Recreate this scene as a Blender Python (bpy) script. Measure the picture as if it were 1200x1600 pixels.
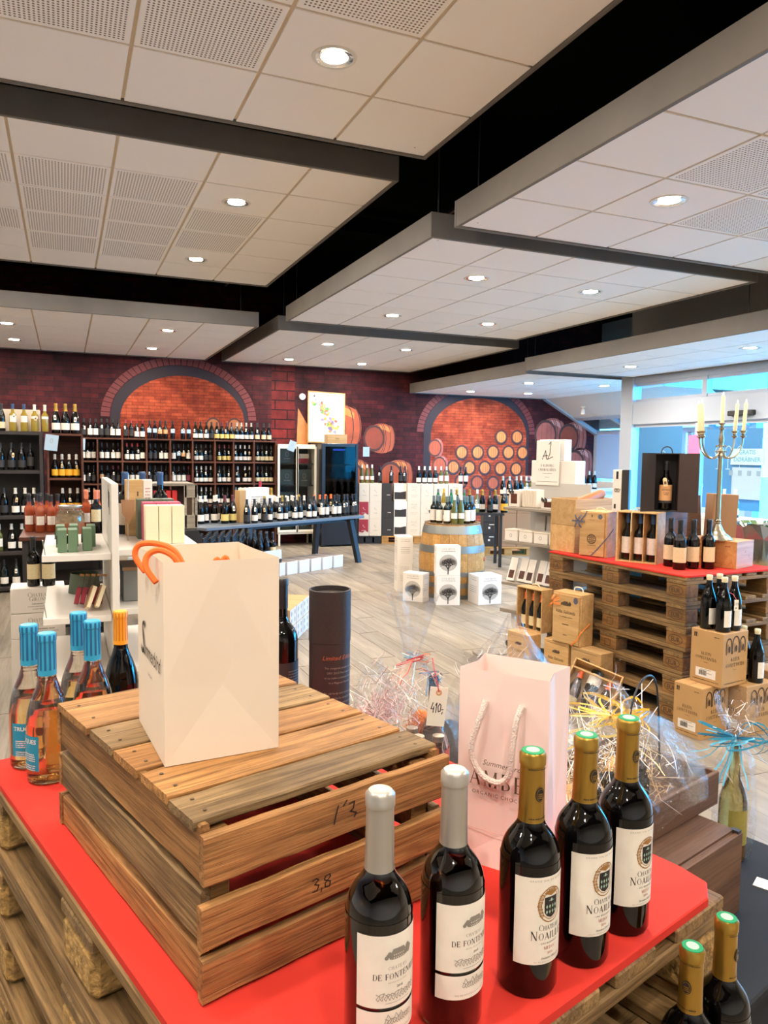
# A wine shop: warm downlights under suspended ceiling rafts, daylight through the glazed front at the right.
import bpy, math, random
from math import sin, cos, pi
from mathutils import Vector, Matrix
rng = random.Random(7)
sc = bpy.context.scene
COL = sc.collection
for o in list(bpy.data.objects): bpy.data.objects.remove(o)

# ---------------------------------------------------------------- camera, world, exposure
cd = bpy.data.cameras.new('camera'); cam = bpy.data.objects.new('camera', cd); COL.objects.link(cam)
cd.sensor_fit = 'HORIZONTAL'; cd.sensor_width = 36.0; cd.lens = 36.0*1174.3/1200
cd.clip_start = .02; cd.clip_end = 200
CM = [[0.921, 0.018, -0.39], [-0.39, 0.075, -0.918], [0.013, 0.997, 0.076]]
cam.matrix_world = Matrix([CM[0]+[0], CM[1]+[0], CM[2]+[1.53], [0,0,0,1]])
sc.camera = cam
sc.view_settings.view_transform = 'Standard'; sc.view_settings.look = 'None'
sc.view_settings.gamma = 1; sc.view_settings.use_curve_mapping = False
sc.view_settings.exposure = 0.5
LAMP_W = 1.36            # strength factor of the ceiling downlights
w = bpy.data.worlds.new('sky'); sc.world = w; w.use_nodes = True
w.node_tree.nodes['Background'].inputs[0].default_value = (.034, .44, 1.0, 1)   # pale overcast sky, cool against the warm lamps
w.node_tree.nodes['Background'].inputs[1].default_value = 22.0
# portals: help the daylight find the shop front (they give off no light of their own)
def portal(loc, rot, sx, sy):
    l = bpy.data.lights.new('daylight_portal', 'AREA'); l.shape = 'RECTANGLE'; l.size = sx; l.size_y = sy
    l.cycles.is_portal = True
    o = bpy.data.objects.new('daylight_portal', l); COL.objects.link(o); o.location = loc; o.rotation_euler = rot
portal((7.5, 5.2, 1.35), (0, pi/2, 0), 2.6, 6.6)
portal((9.98, 10.4, 1.4), (0, pi/2, 0), 1.8, 4.0)

# ---------------------------------------------------------------- materials
def lin(h):
    h = h.lstrip('#'); c = [int(h[i:i+2], 16)/255 for i in (0, 2, 4)]
    return tuple(v/12.92 if v <= .04045 else ((v+.055)/1.055)**2.4 for v in c)+(1,)
MATS = {}
class NT:
    def __init__(s, name):
        s.m = bpy.data.materials.new(name); s.m.use_nodes = True; s.t = s.m.node_tree
        s.b = s.t.nodes['Principled BSDF']; s.out = s.t.nodes['Material Output']; MATS[name] = s.m
    def n(s, typ, **kw):
        d = s.t.nodes.new(typ)
        for k, v in kw.items():
            if k in d.inputs: d.inputs[k].default_value = v
            else: setattr(d, k, v)
        return d
    def l(s, a, b): s.t.links.new(a, b)
    def set(s, **kw):
        for k, v in kw.items(): s.b.inputs[k.replace('_', ' ')].default_value = v
    def mixc(s, fac, a, b, blend='MIX'):
        d = s.t.nodes.new('ShaderNodeMix'); d.data_type = 'RGBA'; d.blend_type = blend
        for i, v in ((0, fac), (6, a), (7, b)):
            if hasattr(v, 'is_output'): s.l(v, d.inputs[i])
            else: d.inputs[i].default_value = v
        return d.outputs[2]
    def ramp(s, src, stops):
        d = s.t.nodes.new('ShaderNodeValToRGB'); s.l(src, d.inputs[0]); e = d.color_ramp.elements
        while len(e) < len(stops): e.new(.5)
        for i, (p, c) in enumerate(stops): e[i].position = p; e[i].color = c
        return d.outputs[0]
    def coords(s, scale, which='Object', shift=True):
        tc = s.n('ShaderNodeTexCoord'); mp = s.n('ShaderNodeMapping'); mp.inputs['Scale'].default_value = scale
        s.l(tc.outputs[which], mp.inputs['Vector'])
        if shift:
            oi = s.n('ShaderNodeObjectInfo'); mu = s.n('ShaderNodeMath', operation='MULTIPLY'); mu.inputs[1].default_value = 37
            s.l(oi.outputs['Random'], mu.inputs[0]); cx = s.n('ShaderNodeCombineXYZ')
            for k in range(3): s.l(mu.outputs[0], cx.inputs[k])
            s.l(cx.outputs[0], mp.inputs['Location'])
        return mp.outputs[0]
def mat(name, col, rough=.5, metal=0, spec=.5, coat=0, trans=0, ior=1.5, emit=0, noise=0, nscale=6, bump=0, bscale=60):
    if name in MATS: return MATS[name]
    s = NT(name); c = lin(col)
    s.set(Base_Color=c, Roughness=rough, Metallic=metal, Specular_IOR_Level=spec, Coat_Weight=coat, Coat_Roughness=.03,
          Transmission_Weight=trans, IOR=ior)
    if emit: s.set(Emission_Color=c, Emission_Strength=emit)
    if noise:
        nz = s.n('ShaderNodeTexNoise', Scale=nscale, Detail=4.0); s.l(s.coords((1, 1, 1)), nz.inputs['Vector'])
        dk = tuple(v*(1-noise) for v in c[:3])+(1,); lt = tuple(min(1, v*(1+noise*.5)) for v in c[:3])+(1,)
        s.l(s.ramp(nz.outputs['Fac'], [(.3, dk), (.7, lt)]), s.b.inputs['Base Color'])
    if bump:
        nz = s.n('ShaderNodeTexNoise', Scale=bscale, Detail=3.0); bp = s.n('ShaderNodeBump', Strength=bump, Distance=.01)
        s.l(s.coords((1, 1, 1)), nz.inputs['Vector']); s.l(nz.outputs['Fac'], bp.inputs['Height']); s.l(bp.outputs[0], s.b.inputs['Normal'])
    return s.m
def wood(name, dark, light, scale=1.0, rough=.65, bump=.25, stretch=14, grime=0, fine=.5):
    if name in MATS: return MATS[name]
    s = NT(name); s.set(Roughness=rough, Specular_IOR_Level=.3)
    v = s.coords((2.2*scale, stretch*2.2*scale, stretch*2.2*scale))
    nz = s.n('ShaderNodeTexNoise', Scale=1.0, Detail=6.0, Roughness=.62, Distortion=.6); s.l(v, nz.inputs['Vector'])
    c = s.ramp(nz.outputs['Fac'], [(.28, lin(dark)), (.72, lin(light))])
    n3 = s.n('ShaderNodeTexNoise', Scale=1.0, Detail=4.0, Roughness=.7, Distortion=.25); s.l(s.coords((5*scale, stretch*11*scale, stretch*11*scale)), n3.inputs['Vector'])
    c = s.mixc(fine, c, s.mixc(1.0, c, s.ramp(n3.outputs['Fac'], [(.36, (.38, .34, .3, 1)), (.52, (1, 1, 1, 1)), (.7, (1.22, 1.2, 1.15, 1))]), 'MULTIPLY'))
    oi = s.n('ShaderNodeObjectInfo')
    c = s.mixc(.5, c, s.mixc(1.0, c, s.ramp(oi.outputs['Random'], [(0, (.55, .55, .58, 1)), (1, (1.15, 1.1, 1.02, 1))]), 'MULTIPLY'))
    if grime:
        n2 = s.n('ShaderNodeTexNoise', Scale=5.0*scale, Detail=5.0, Roughness=.7); s.l(s.coords((1, 1.6, 1.6)), n2.inputs['Vector'])
        c = s.mixc(s.ramp(n2.outputs['Fac'], [(.42, (0, 0, 0, 1)), (.75, (grime,)*3+(1,))]), c, lin('4a3a28'))
    s.l(c, s.b.inputs['Base Color'])
    ad_ = s.n('ShaderNodeMath', operation='ADD'); s.l(nz.outputs['Fac'], ad_.inputs[0]); s.l(n3.outputs['Fac'], ad_.inputs[1])
    bp = s.n('ShaderNodeBump', Strength=bump, Distance=.004); s.l(ad_.outputs[0], bp.inputs['Height']); s.l(bp.outputs[0], s.b.inputs['Normal'])
    return s.m
def brickwall(name, a, b, mortar, bw, bh, patch, msize=.012):
    s = NT(name); s.set(Roughness=.75, Specular_IOR_Level=.25)
    tc = s.n('ShaderNodeTexCoord'); sp = s.n('ShaderNodeSeparateXYZ'); cb = s.n('ShaderNodeCombineXYZ')
    s.l(tc.outputs['Object'], sp.inputs[0]); s.l(sp.outputs[0], cb.inputs[0]); s.l(sp.outputs[2], cb.inputs[1])
    wn = s.n('ShaderNodeTexNoise', Scale=1.3, Detail=2.0); s.l(cb.outputs[0], wn.inputs['Vector'])
    br = s.n('ShaderNodeTexBrick', Scale=1.0); br.inputs['Brick Width'].default_value = bw; br.inputs['Row Height'].default_value = bh
    br.inputs['Mortar Size'].default_value = msize*.5; br.inputs['Mortar Smooth'].default_value = .3
    br.inputs['Color1'].default_value = lin(a); br.inputs['Color2'].default_value = lin(b); br.inputs['Mortar'].default_value = lin(mortar)
    s.l(cb.outputs[0], br.inputs['Vector'])
    n1 = s.n('ShaderNodeTexNoise', Scale=1.1, Detail=5.0, Roughness=.65); s.l(cb.outputs[0], n1.inputs['Vector'])
    n2 = s.n('ShaderNodeTexNoise', Scale=7.0, Detail=4.0); s.l(cb.outputs[0], n2.inputs['Vector'])
    c = s.mixc(1.0, br.outputs['Color'], s.ramp(n1.outputs['Fac'], [(.3, lin(patch[0])), (.7, lin(patch[1]))]), 'MULTIPLY')
    c = s.mixc(.7, c, s.ramp(n2.outputs['Fac'], [(.3, (.45, .45, .5, 1)), (.7, (1.25, 1.2, 1.2, 1))]), 'MULTIPLY')
    s.l(c, s.b.inputs['Base Color']); return s.m

RED = mat('red_felt', 'd0362a', .8, spec=.2, noise=.06, nscale=3)
PALLET = wood('pallet_wood', '6e5332', 'ad8a58', 1, grime=.5, bump=.5, fine=.8)
PALLET_L = wood('pallet_pale_wood', '7a5e3a', 'b4905e', 1, grime=.45, bump=.5, fine=.9)
CHIP = mat('chipwood_block', 'b08a4e', .9, noise=.55, nscale=70, bump=.8, bscale=90)
CRATEW = wood('crate_wood', '764e27', 'ca955a', 1.0, grime=.45, bump=.7, fine=.8)
CRATEW2 = wood('crate_grey_wood', '6c5536', 'ad8d60', 1.0, grime=.5, bump=.7, fine=.85)
PINE = wood('wine_case_pine', 'bd935a', 'dcb57e', .8, .5, .08, fine=.2)
PINE2 = wood('wine_case_orange_pine', 'b37a42', 'd39c60', .8, .5, .08, fine=.2)
DARKCASE = wood('wine_case_brown', '5c4130', '7c5b44', .8, .55, .1)
OAK = wood('oak_staves', 'b08044', 'd0a061', .7, .5, .1)
BROWNSHELF = wood('bookcase_brown', '4a2a1c', '6a3c28', .7, .5, .05)
DARKSHELF = mat('dark_shelf_board', '2a2320', .5)
KRAFT = mat('kraft_card', 'bb915c', .75, noise=.06, nscale=5)
BROWNCARD = mat('brown_card', '9a7350', .75, noise=.05)
WHITECARD = mat('white_card', 'e6ddd0', .6)
CREAMCARD = mat('cream_card', 'd8cab4', .6)
BLACKCARD = mat('black_card', '2b2725', .6)
REDCARD = mat('crimson_card', 'a02838', .6)
PAPERW = mat('white_paper', 'e6d5bf', .55)
PAPERIN = mat('white_paper_inside', 'f3e3cf', .7)
PINK = mat('pink_paper', 'f0d8ce', .5)
WHITELAM = mat('white_laminate', 'dfd8cc', .4)
BLACKMET = mat('black_metal', '23262b', .45, metal=.2)
STEEL = mat('steel', 'b5b2ac', .3, metal=1)
CHROME = mat('chrome', 'e8e8e8', .12, metal=1)
SILVER = mat('old_silver', 'b3a78e', .25, metal=1)
BLACKCLOTH = mat('black_cloth', '2a2b2d', .85, spec=.2)
ROPEO = mat('orange_rope', 'f26a1e', .7)
ROPEW = mat('white_rope', 'ead9cc', .8, bump=.6, bscale=400)
INK = mat('black_ink', '241d1a', .6)
INKG = mat('grey_ink', '8b8378', .6)
INKB = mat('brown_ink', '5b4630', .6)
INKR = mat('red_ink', 'a8453c', .6)
GOLDI = mat('gold_ink', 'a9793a', .4, metal=.3)
GLASSK = mat('black_glass', '050404', .055, spec=.5)
GLASSG = mat('green_black_glass', '0d130c', .05, spec=.6)
GLASSB = mat('blue_black_glass', '0a0c14', .05, spec=.6)
GLASSY = mat('pale_yellow_glass', 'b59a3c', .06, spec=.6, trans=.35)
GLASSP = mat('pink_wine_glass', 'b4552f', .06, spec=.6, trans=.4)
GLASSGR = mat('green_glass', '1c6a34', .06, spec=.6)
GLASSCL = mat('clear_olive_glass', '6f6f3c', .06, spec=.6, trans=.3)
CAPG = mat('gold_capsule', 'b08a3c', .32, metal=.85)
CAPS = mat('silver_capsule', 'b9b3a8', .38, metal=.75)
CAPR = mat('red_capsule', '9c2226', .4)
CAPDR = mat('wine_red_capsule', '5a1c20', .4)
CAPO = mat('orange_capsule', 'ef6a2a', .4)
CAPCO = mat('coral_capsule', 'd97f5c', .4)
CAPK = mat('black_capsule', '191717', .4)
CAPW = mat('white_capsule', 'd9d2c4', .5)
CAPWAX = mat('cream_wax', 'ded0a8', .5)
CAPGR = mat('grey_green_capsule', '5d6a66', .4)
CAPBL = mat('blue_capsule', '2f9fc4', .4)
CAPNV = mat('navy_capsule', '2a4a74', .4)
CAPYE = mat('yellow_capsule', 'f0a022', .4)
STRB = mat('dark_blue_stripe', '1c5e8c', .45)
STRO = mat('dark_orange_stripe', 'c8761a', .45)
LABW = mat('white_label', 'e9e0d0', .6, noise=.05, nscale=40)
LABC = mat('cream_label', 'd9c79a', .6)
LABY = mat('yellow_label', 'e8a922', .6)
LABPY = mat('pale_yellow_label', 'd9c070', .6)
LABK = mat('black_label', '2c2927', .6)
LABBL = mat('teal_label', '1f88a8', .5)
LABBG = mat('pale_blue_label', 'a9c4d4', .6)
LABO = mat('tan_label', 'd29a63', .6)
TAGW = mat('price_tag_card', 'f2ead8', .6)
TAGT = mat('price_tag_tan', 'e2be8c', .6)
CARDBLUE = mat('blue_grey_card', '9fb4c0', .6)
GREENBOX = mat('sage_green_card', '5f7a5c', .6)
DGREENBOX = mat('dark_green_card', '5a6450', .6)
PINKBOX = mat('rose_pink_card', 'b8506a', .6)
CREAMBOX = mat('pale_cream_card', 'ead9b4', .6)
SEAL_G = mat('green_seal', '1f8a56', .6, spec=.2)
SEAL_W = mat('pale_green_seal', 'a3c2aa', .7, spec=.1)
def amber_glass(name, col, rough=.02):
    if name in MATS: return MATS[name]
    s = NT(name); s.set(Base_Color=lin(col), Roughness=rough, Transmission_Weight=1.0, IOR=1.45, Coat_Weight=.7, Coat_Roughness=.06); return s.m
GLASSAMB = amber_glass('brown_amber_glass', '512508')
GLASSCLR = amber_glass('clear_glass', 'f4efe2')
WINEAM = mat('orange_wine', 'ffe2a4', .03, spec=.5, trans=1.0, ior=1.36)
WINEDK = mat('dark_red_wine', '1a0a06', .1, spec=.4)
def film(name, tint, alpha, crease):
    s = NT(name); t = s.n('ShaderNodeBsdfTransparent'); t.inputs[0].default_value = tint
    g = s.n('ShaderNodeBsdfGlossy', Roughness=.12); g.inputs[0].default_value = (1, .97, .93, 1)
    nz = s.n('ShaderNodeTexNoise', Scale=26.0, Detail=5.0, Roughness=.7); s.l(s.coords((1, 1, 1)), nz.inputs['Vector'])
    bp = s.n('ShaderNodeBump', Strength=1.0, Distance=.02); s.l(nz.outputs['Fac'], bp.inputs['Height']); s.l(bp.outputs[0], g.inputs['Normal'])
    fr = s.n('ShaderNodeLayerWeight', Blend=.35); s.l(bp.outputs[0], fr.inputs['Normal'])
    mu = s.n('ShaderNodeMath', operation='MULTIPLY_ADD'); mu.inputs[1].default_value = crease; mu.inputs[2].default_value = alpha
    s.l(fr.outputs['Facing'], mu.inputs[0]); mx = s.n('ShaderNodeMixShader')
    s.l(mu.outputs[0], mx.inputs[0]); s.l(t.outputs[0], mx.inputs[1]); s.l(g.outputs[0], mx.inputs[2]); s.l(mx.outputs[0], s.out.inputs[0])
    return s.m
FILM = film('cellophane', (.96, .96, .96, 1), .035, .24)
PANE = film('window_glass', (.97, 1, 1, 1), .02, .1)

# ---------------------------------------------------------------- mesh helpers
class MB:
    def __init__(s): s.V = []; s.F = []; s.S = []
    def add(s, vs, fs, smooth=False, M=None):
        k = len(s.V); s.V += [tuple(M @ Vector(v)) if M else tuple(v) for v in vs]
        s.F += [tuple(i+k for i in f) for f in fs]; s.S += [smooth]*len(fs); return s
    def box(s, c, d, rz=0, ch=0, M=None):
        x, y, z = (t/2 for t in d)
        if ch:
            h = min(ch, x*.9, y*.9, z*.9); vs = []; idx = {}
            for a in (-1, 1):
                for b in (-1, 1):
                    for e in (-1, 1):
                        for ax, p in enumerate(((x, y-h, z-h), (x-h, y, z-h), (x-h, y-h, z))):
                            idx[(a, b, e, ax)] = len(vs); vs.append((a*p[0], b*p[1], e*p[2]))
            fs = []
            for a in (-1, 1):
                fs.append([idx[(a, b, e, 0)] for b, e in ((-1, -1), (1, -1), (1, 1), (-1, 1))][::a])
                fs.append([idx[(b, a, e, 1)] for b, e in ((-1, -1), (-1, 1), (1, 1), (1, -1))][::a])
                fs.append([idx[(b, e, a, 2)] for b, e in ((-1, -1), (1, -1), (1, 1), (-1, 1))][::a])
            for a in (-1, 1):
                for b in (-1, 1):
                    k = a*b
                    fs.append([idx[(a, b, -1, 0)], idx[(a, b, -1, 1)], idx[(a, b, 1, 1)], idx[(a, b, 1, 0)]][::k])
                    fs.append([idx[(a, -1, b, 0)], idx[(a, 1, b, 0)], idx[(a, 1, b, 2)], idx[(a, -1, b, 2)]][::k])
                    fs.append([idx[(-1, a, b, 1)], idx[(-1, a, b, 2)], idx[(1, a, b, 2)], idx[(1, a, b, 1)]][::k])
                    for e in (-1, 1): fs.append([idx[(a, b, e, 0)], idx[(a, b, e, 1)], idx[(a, b, e, 2)]][::a*b*e])
        else:
            vs = [(a*x, b*y, e*z) for e in (-1, 1) for a, b in ((-1, -1), (1, -1), (1, 1), (-1, 1))]
            fs = [(3, 2, 1, 0), (4, 5, 6, 7), (0, 1, 5, 4), (1, 2, 6, 5), (2, 3, 7, 6), (3, 0, 4, 7)]
        T = Matrix.Translation(c) @ Matrix.Rotation(rz, 4, 'Z')
        return s.add(vs, fs, False, M @ T if M else T)
    def hexa(s, p, smooth=False):        # eight corners: four below, four above, both anticlockwise
        return s.add(p, [(3, 2, 1, 0), (4, 5, 6, 7), (0, 1, 5, 4), (1, 2, 6, 5), (2, 3, 7, 6), (3, 0, 4, 7)], smooth)
    def lathe(s, prof, n=24, M=None, smooth=True):
        vs = []; fs = []; rings = []
        for r, z in prof:
            if r < 1e-6: rings.append([len(vs)]); vs.append((0, 0, z))
            else: rings.append(list(range(len(vs), len(vs)+n))); vs += [(r*cos(2*pi*i/n), r*sin(2*pi*i/n), z) for i in range(n)]
        for a, b in zip(rings, rings[1:]):
            if len(a) == 1 and len(b) == 1: continue
            for i in range(n):
                j = (i+1) % n
                if len(a) == 1: fs.append((a[0], b[j], b[i]))
                elif len(b) == 1: fs.append((a[i], a[j], b[0]))
                else: fs.append((a[i], a[j], b[j], b[i]))
        return s.add(vs, fs, smooth, M)
    def tube(s, pts, r, n=8, closed=False, caps=True):
        P = [Vector(p) for p in pts]; L = len(P); vs = []; fs = []; up = None
        for i, p in enumerate(P):
            a = P[(i-1) % L] if closed or i else P[0]; b = P[(i+1) % L] if closed or i < L-1 else P[-1]
            t = (b-a).normalized()
            if up is None: up = t.orthogonal().normalized()
            up = (up-t*up.dot(t)); up = up.normalized() if up.length > 1e-6 else t.orthogonal().normalized(); q = t.cross(up)
            rr = r[i] if isinstance(r, (list, tuple)) else r
            vs += [tuple(p+up*rr*cos(2*pi*k/n)+q*rr*sin(2*pi*k/n)) for k in range(n)]
        for i in range(L if closed else L-1):
            j = (i+1) % L
            fs += [(i*n+k, i*n+(k+1) % n, j*n+(k+1) % n, j*n+k) for k in range(n)]
        if caps and not closed: fs += [tuple(range(n))[::-1], tuple((L-1)*n+k for k in range(n))]
        return s.add(vs, fs, True)
    def strip(s, pts, wv, w):             # flat ribbon along pts, width w along wv
        wv = Vector(wv).normalized()*w/2; vs = []
        for p in pts: p = Vector(p); vs += [tuple(p-wv), tuple(p+wv)]
        return s.add(vs, [(2*i, 2*i+1, 2*i+3, 2*i+2) for i in range(len(pts)-1)], True)
    def prism(s, poly, t, M=None):        # polygon in XZ, from y=0 to y=t behind it
        n = len(poly); vs = [(x, 0, z) for x, z in poly]+[(x, t, z) for x, z in poly]
        return s.add(vs, [tuple(range(n)), tuple(range(n, 2*n))[::-1]]+[(i, i+n, (i+1) % n+n, (i+1) % n) for i in range(n)], False, M)
    def mesh(s, name):
        m = bpy.data.meshes.new(name); m.from_pydata(s.V, [], s.F); m.polygons.foreach_set('use_smooth', s.S); m.update()
        if any(s.S): m.set_sharp_from_angle(angle=.75)
        return m
def ob(name, mesh, material=None, parent=None, loc=(0, 0, 0), rot=(0, 0, 0), scale=None, label=None, kind=None):
    if isinstance(mesh, MB): mesh = mesh.mesh(name)
    if material and not mesh.materials: mesh.materials.append(material)
    o = bpy.data.objects.new(name, mesh); COL.objects.link(o); o.location = loc; o.rotation_euler = rot
    if scale: o.scale = scale if hasattr(scale, '__len__') else (scale,)*3
    if parent: o.parent = parent
    if label: o['label'] = label
    if kind: o['kind'] = kind
    return o
def tag(o, label, cat, group=None):
    o['label'] = label; o['category'] = cat
    if group: o['group'] = group
    return o
def thing(name, label, cat, loc=(0, 0, 0), rz=0, group=None):
    o = bpy.data.objects.new(name, None); COL.objects.link(o); o.location = loc; o.rotation_euler = (0, 0, rz); o.empty_display_size = .05
    return tag(o, label, cat, group)
def bx(name, c, d, material, parent=None, ch=0, rz=0, label=None, kind=None):
    return ob(name, MB().box((0, 0, 0), d, 0, ch), material, parent, c, (0, 0, rz), label=label, kind=kind)
CACHE = {}
def shared(key, fn):
    if key not in CACHE: CACHE[key] = fn()
    return CACHE[key]
def dup(root, loc, rz=0, label=None, group=None):
    def cp(o, par):
        c = o.copy(); COL.objects.link(c); c.parent = par
        for ch in list(o.children): cp(ch, c)
        return c
    r = cp(root, None); r.location = loc; r.rotation_euler = (0, 0, rz)
    if label: r['label'] = label
    if group: r['group'] = group
    return r
def face_M(o, right, up):                 # 2D print plane: origin, right and up vectors
    r_ = Vector(right).normalized(); u_ = Vector(up).normalized(); n_ = r_.cross(u_)
    return Matrix(((r_.x, u_.x, n_.x, o[0]), (r_.y, u_.y, n_.y, o[1]), (r_.z, u_.z, n_.z, o[2]), (0, 0, 0, 1)))
def pmap(M, off=.0006): return lambda x, y: tuple(M @ Vector((x, y, off)))
def cmap(R, z0, ang0, off=.0006):
    f = lambda x, y: ((R+off)*cos(ang0+x/R), (R+off)*sin(ang0+x/R), z0+y)
    f.curved = 1; return f

# ---------------------------------------------------------------- lettering: 2D polygons
def bfont(txt, h, shear=0, align='C', bold=0, space=1.0):
    key = (txt, shear, bold, space)
    def mk():
        c = bpy.data.curves.new('lettering', 'FONT'); c.body = txt; c.size = 1; c.shear = shear; c.resolution_u = 2; c.offset = bold; c.space_character = space
        o = bpy.data.objects.new('lettering', c); COL.objects.link(o); dg = bpy.context.evaluated_depsgraph_get(); dg.update()
        me = o.evaluated_get(dg).to_mesh(); vs = [(v.co.x, v.co.y) for v in me.vertices]; fs = [tuple(p.vertices) for p in me.polygons]
        bpy.data.objects.remove(o); bpy.data.curves.remove(c); return vs, fs
    vs, fs = shared(('txt',)+key, mk)
    if not vs: return [], []
    x0 = min(v[0] for v in vs); x1 = max(v[0] for v in vs); k = h/.73
    dx = {'C': (x0+x1)/2, 'L': x0, 'R': x1}[align]
    return [((x-dx)*k, y*k) for x, y in vs], fs
def _bar(x0, y0, x1, y1, w):              # a stroke with square ends, width measured across x when steep, across y when flat
    if abs(y1-y0) > abs(x1-x0)*.35: return [(x0-w/2, y0), (x0+w/2, y0), (x1+w/2, y1), (x1-w/2, y1)]
    return [(x0, y0-w/2), (x1, y1-w/2), (x1, y1+w/2), (x0, y0+w/2)]
def _arc(cx, cy, rx, ry, a0, a1, tk=.13, tn=.035):
    n = 10; out = []; inn = []
    for i in range(n+1):
        a = math.radians(a0+(a1-a0)*i/n); w = tn+(tk-tn)*abs(cos(a))**1.5
        out.append((cx+rx*cos(a), cy+ry*sin(a))); inn.append((cx+(rx-w)*cos(a), cy+(ry-tn)*sin(a)))
    return [[out[i], out[i+1], inn[i+1], inn[i]] for i in range(n)]
K, T_ = .14, .048
def _sf(x, y, w=.26): return [(x-w/2, y-.018 if y > .5 else y), (x+w/2, y-.018 if y > .5 else y), (x+w/2, y if y > .5 else y+.018), (x-w/2, y if y > .5 else y+.018)]
def _glyph(c):
    B, A, S = _bar, _arc, _sf
    if c == 'A': return .78, [B(.1, 0, .4, 1, T_), B(.68, 0, .38, 1, K), B(.2, .33, .55, .33, T_), S(.1, 0), S(.68, 0, .3)]
    if c == 'B': return .68, [B(.16, 0, .16, 1, K), S(.16, 0, .2), S(.16, 1, .2)]+A(.28, .76, .3, .24, -90, 90)+A(.28, .27, .36, .27, -90, 90)+[B(.1, .982, .3, .982, T_), B(.1, .018, .3, .018, T_), B(.16, .53, .3, .53, T_)]
    if c == 'C': return .74, A(.42, .5, .38, .51, 45, 315)+[B(.69, .68, .69, .98, T_)]
    if c == 'D': return .8, [B(.16, 0, .16, 1, K), B(.06, .982, .35, .982, T_), B(.06, .018, .35, .018, T_)]+A(.32, .5, .44, .5, -90, 90)
    if c == 'E': return .66, [B(.16, 0, .16, 1, K), B(.06, .982, .58, .982, T_), B(.06, .018, .6, .018, T_), B(.16, .52, .46, .52, T_), B(.585, .78, .585, 1, T_), B(.605, 0, .605, .24, T_), B(.46, .42, .46, .62, T_)]
    if c == 'F': return .62, [B(.16, 0, .16, 1, K), B(.06, .982, .56, .982, T_), B(.16, .52, .44, .52, T_), S(.16, 0), B(.565, .78, .565, 1, T_), B(.44, .42, .44, .62, T_)]
    if c == 'G': return .8, A(.42, .5, .38, .51, 45, 330)+[B(.66, 0.08, .66, .42, K), S(.66, .42, .24), B(.69, .7, .69, .98, T_)]
    if c == 'H': return .84, [B(.16, 0, .16, 1, K), B(.68, 0, .68, 1, K), B(.16, .52, .68, .52, T_)]+[S(x, y) for x in (.16, .68) for y in (0, 1)]
    if c == 'I': return .34, [B(.17, 0, .17, 1, K), S(.17, 0), S(.17, 1)]
    if c == 'K': return .78, [B(.16, 0, .16, 1, K), S(.16, 0), S(.16, 1), B(.2, .4, .62, 1, T_), B(.66, 0, .36, .6, K), S(.66, 0), S(.62, 1, .2)]
    if c == 'L': return .64, [B(.16, 0, .16, 1, K), S(.16, 1), B(.06, .018, .58, .018, T_), B(.585, 0, .585, .26, T_)]
    if c == 'M': return .98, [B(.14, 0, .14, 1, T_), B(.16, 1, .48, 0, K), B(.48, 0, .8, 1, T_), B(.82, 0, .82, 1, K), S(.14, 0, .2), S(.82, 0), S(.12, 1, .18), S(.84, 1, .22)]
    if c == 'N': return .84, [B(.16, 0, .16, 1, T_), B(.16, 1, .68, 0, K), B(.69, 0, .69, 1, T_), S(.16, 0, .22), S(.12, 1, .22), S(.69, 1, .22)]
    if c == 'O': return .84, A(.42, .5, .38, .51, 0, 360)
    if c == 'R': return .74, [B(.16, 0, .16, 1, K), S(.16, 0), B(.06, .982, .32, .982, T_), B(.16, .5, .36, .5, T_), B(.64, 0, .42, .5, K), S(.66, 0, .2)]+A(.3, .74, .32, .26, -90, 90)
    if c == 'S': return .6, A(.3, .75, .24, .26, 30, 270)+A(.3, .26, .26, .27, -150, 90)+[B(.5, .74, .5, .98, T_), B(.06, .02, .06, .28, T_)]
    if c == 'T': return .72, [B(.36, 0, .36, 1, K), S(.36, 0), B(.04, .982, .68, .982, T_), B(.04, .76, .04, 1, T_), B(.68, .76, .68, 1, T_)]
    if c == 'U': return .82, [B(.16, .35, .16, 1, K), B(.68, .35, .68, 1, T_), S(.16, 1), S(.68, 1, .22)]+A(.41, .36, .3, .37, 180, 360, .09)
    if c == 'V': return .76, [B(.1, 1, .38, 0, K), B(.4, 0, .66, 1, T_), S(.1, 1), S(.66, 1, .2)]
    if c == 'W': return 1.05, [B(.08, 1, .3, 0, K), B(.32, 0, .52, 1, T_), B(.5, 1, .74, 0, K), B(.76, 0, .96, 1, T_), S(.08, 1), S(.52, 1, .2), S(.96, 1, .2)]
    return .4, []
def serif(txt, h, track=.04, big_first=0, align='C'):
    polys = []; x = 0
    for i, ch in enumerate(txt):
        k = 1.3 if big_first and (i == 0 or txt[i-1] == ' ') else 1
        w_, ps = _glyph(ch)
        for p in ps: polys.append([(x+a*k, b*k) for a, b in p])
        x += w_*k+track
    dx = {'C': x/2, 'L': 0, 'R': x}[align]
    vs = []; fs = []
    for p in polys: fs.append(tuple(range(len(vs), len(vs)+len(p)))); vs += [((a-dx)*h, b*h) for a, b in p]
    return vs, fs
def pen(strokes, w, h=1.0):               # handwriting: polylines as flat strokes
    vs = []; fs = []
    for st in strokes:
        for (x0, y0), (x1, y1) in zip(st, st[1:]):
            dx, dy = x1-x0, y1-y0; L = math.hypot(dx, dy) or 1; px_, py_ = -dy/L*w/2, dx/L*w/2; ex, ey = dx/L*w*.4, dy/L*w*.4
            k = len(vs); vs += [(x0-px_-ex, y0-py_-ey), (x1-px_+ex, y1-py_+ey), (x1+px_+ex, y1+py_+ey), (x0+px_-ex, y0+py_-ey)]; fs.append((k, k+1, k+2, k+3))
    return [(a*h, b*h) for a, b in vs], fs
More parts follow.
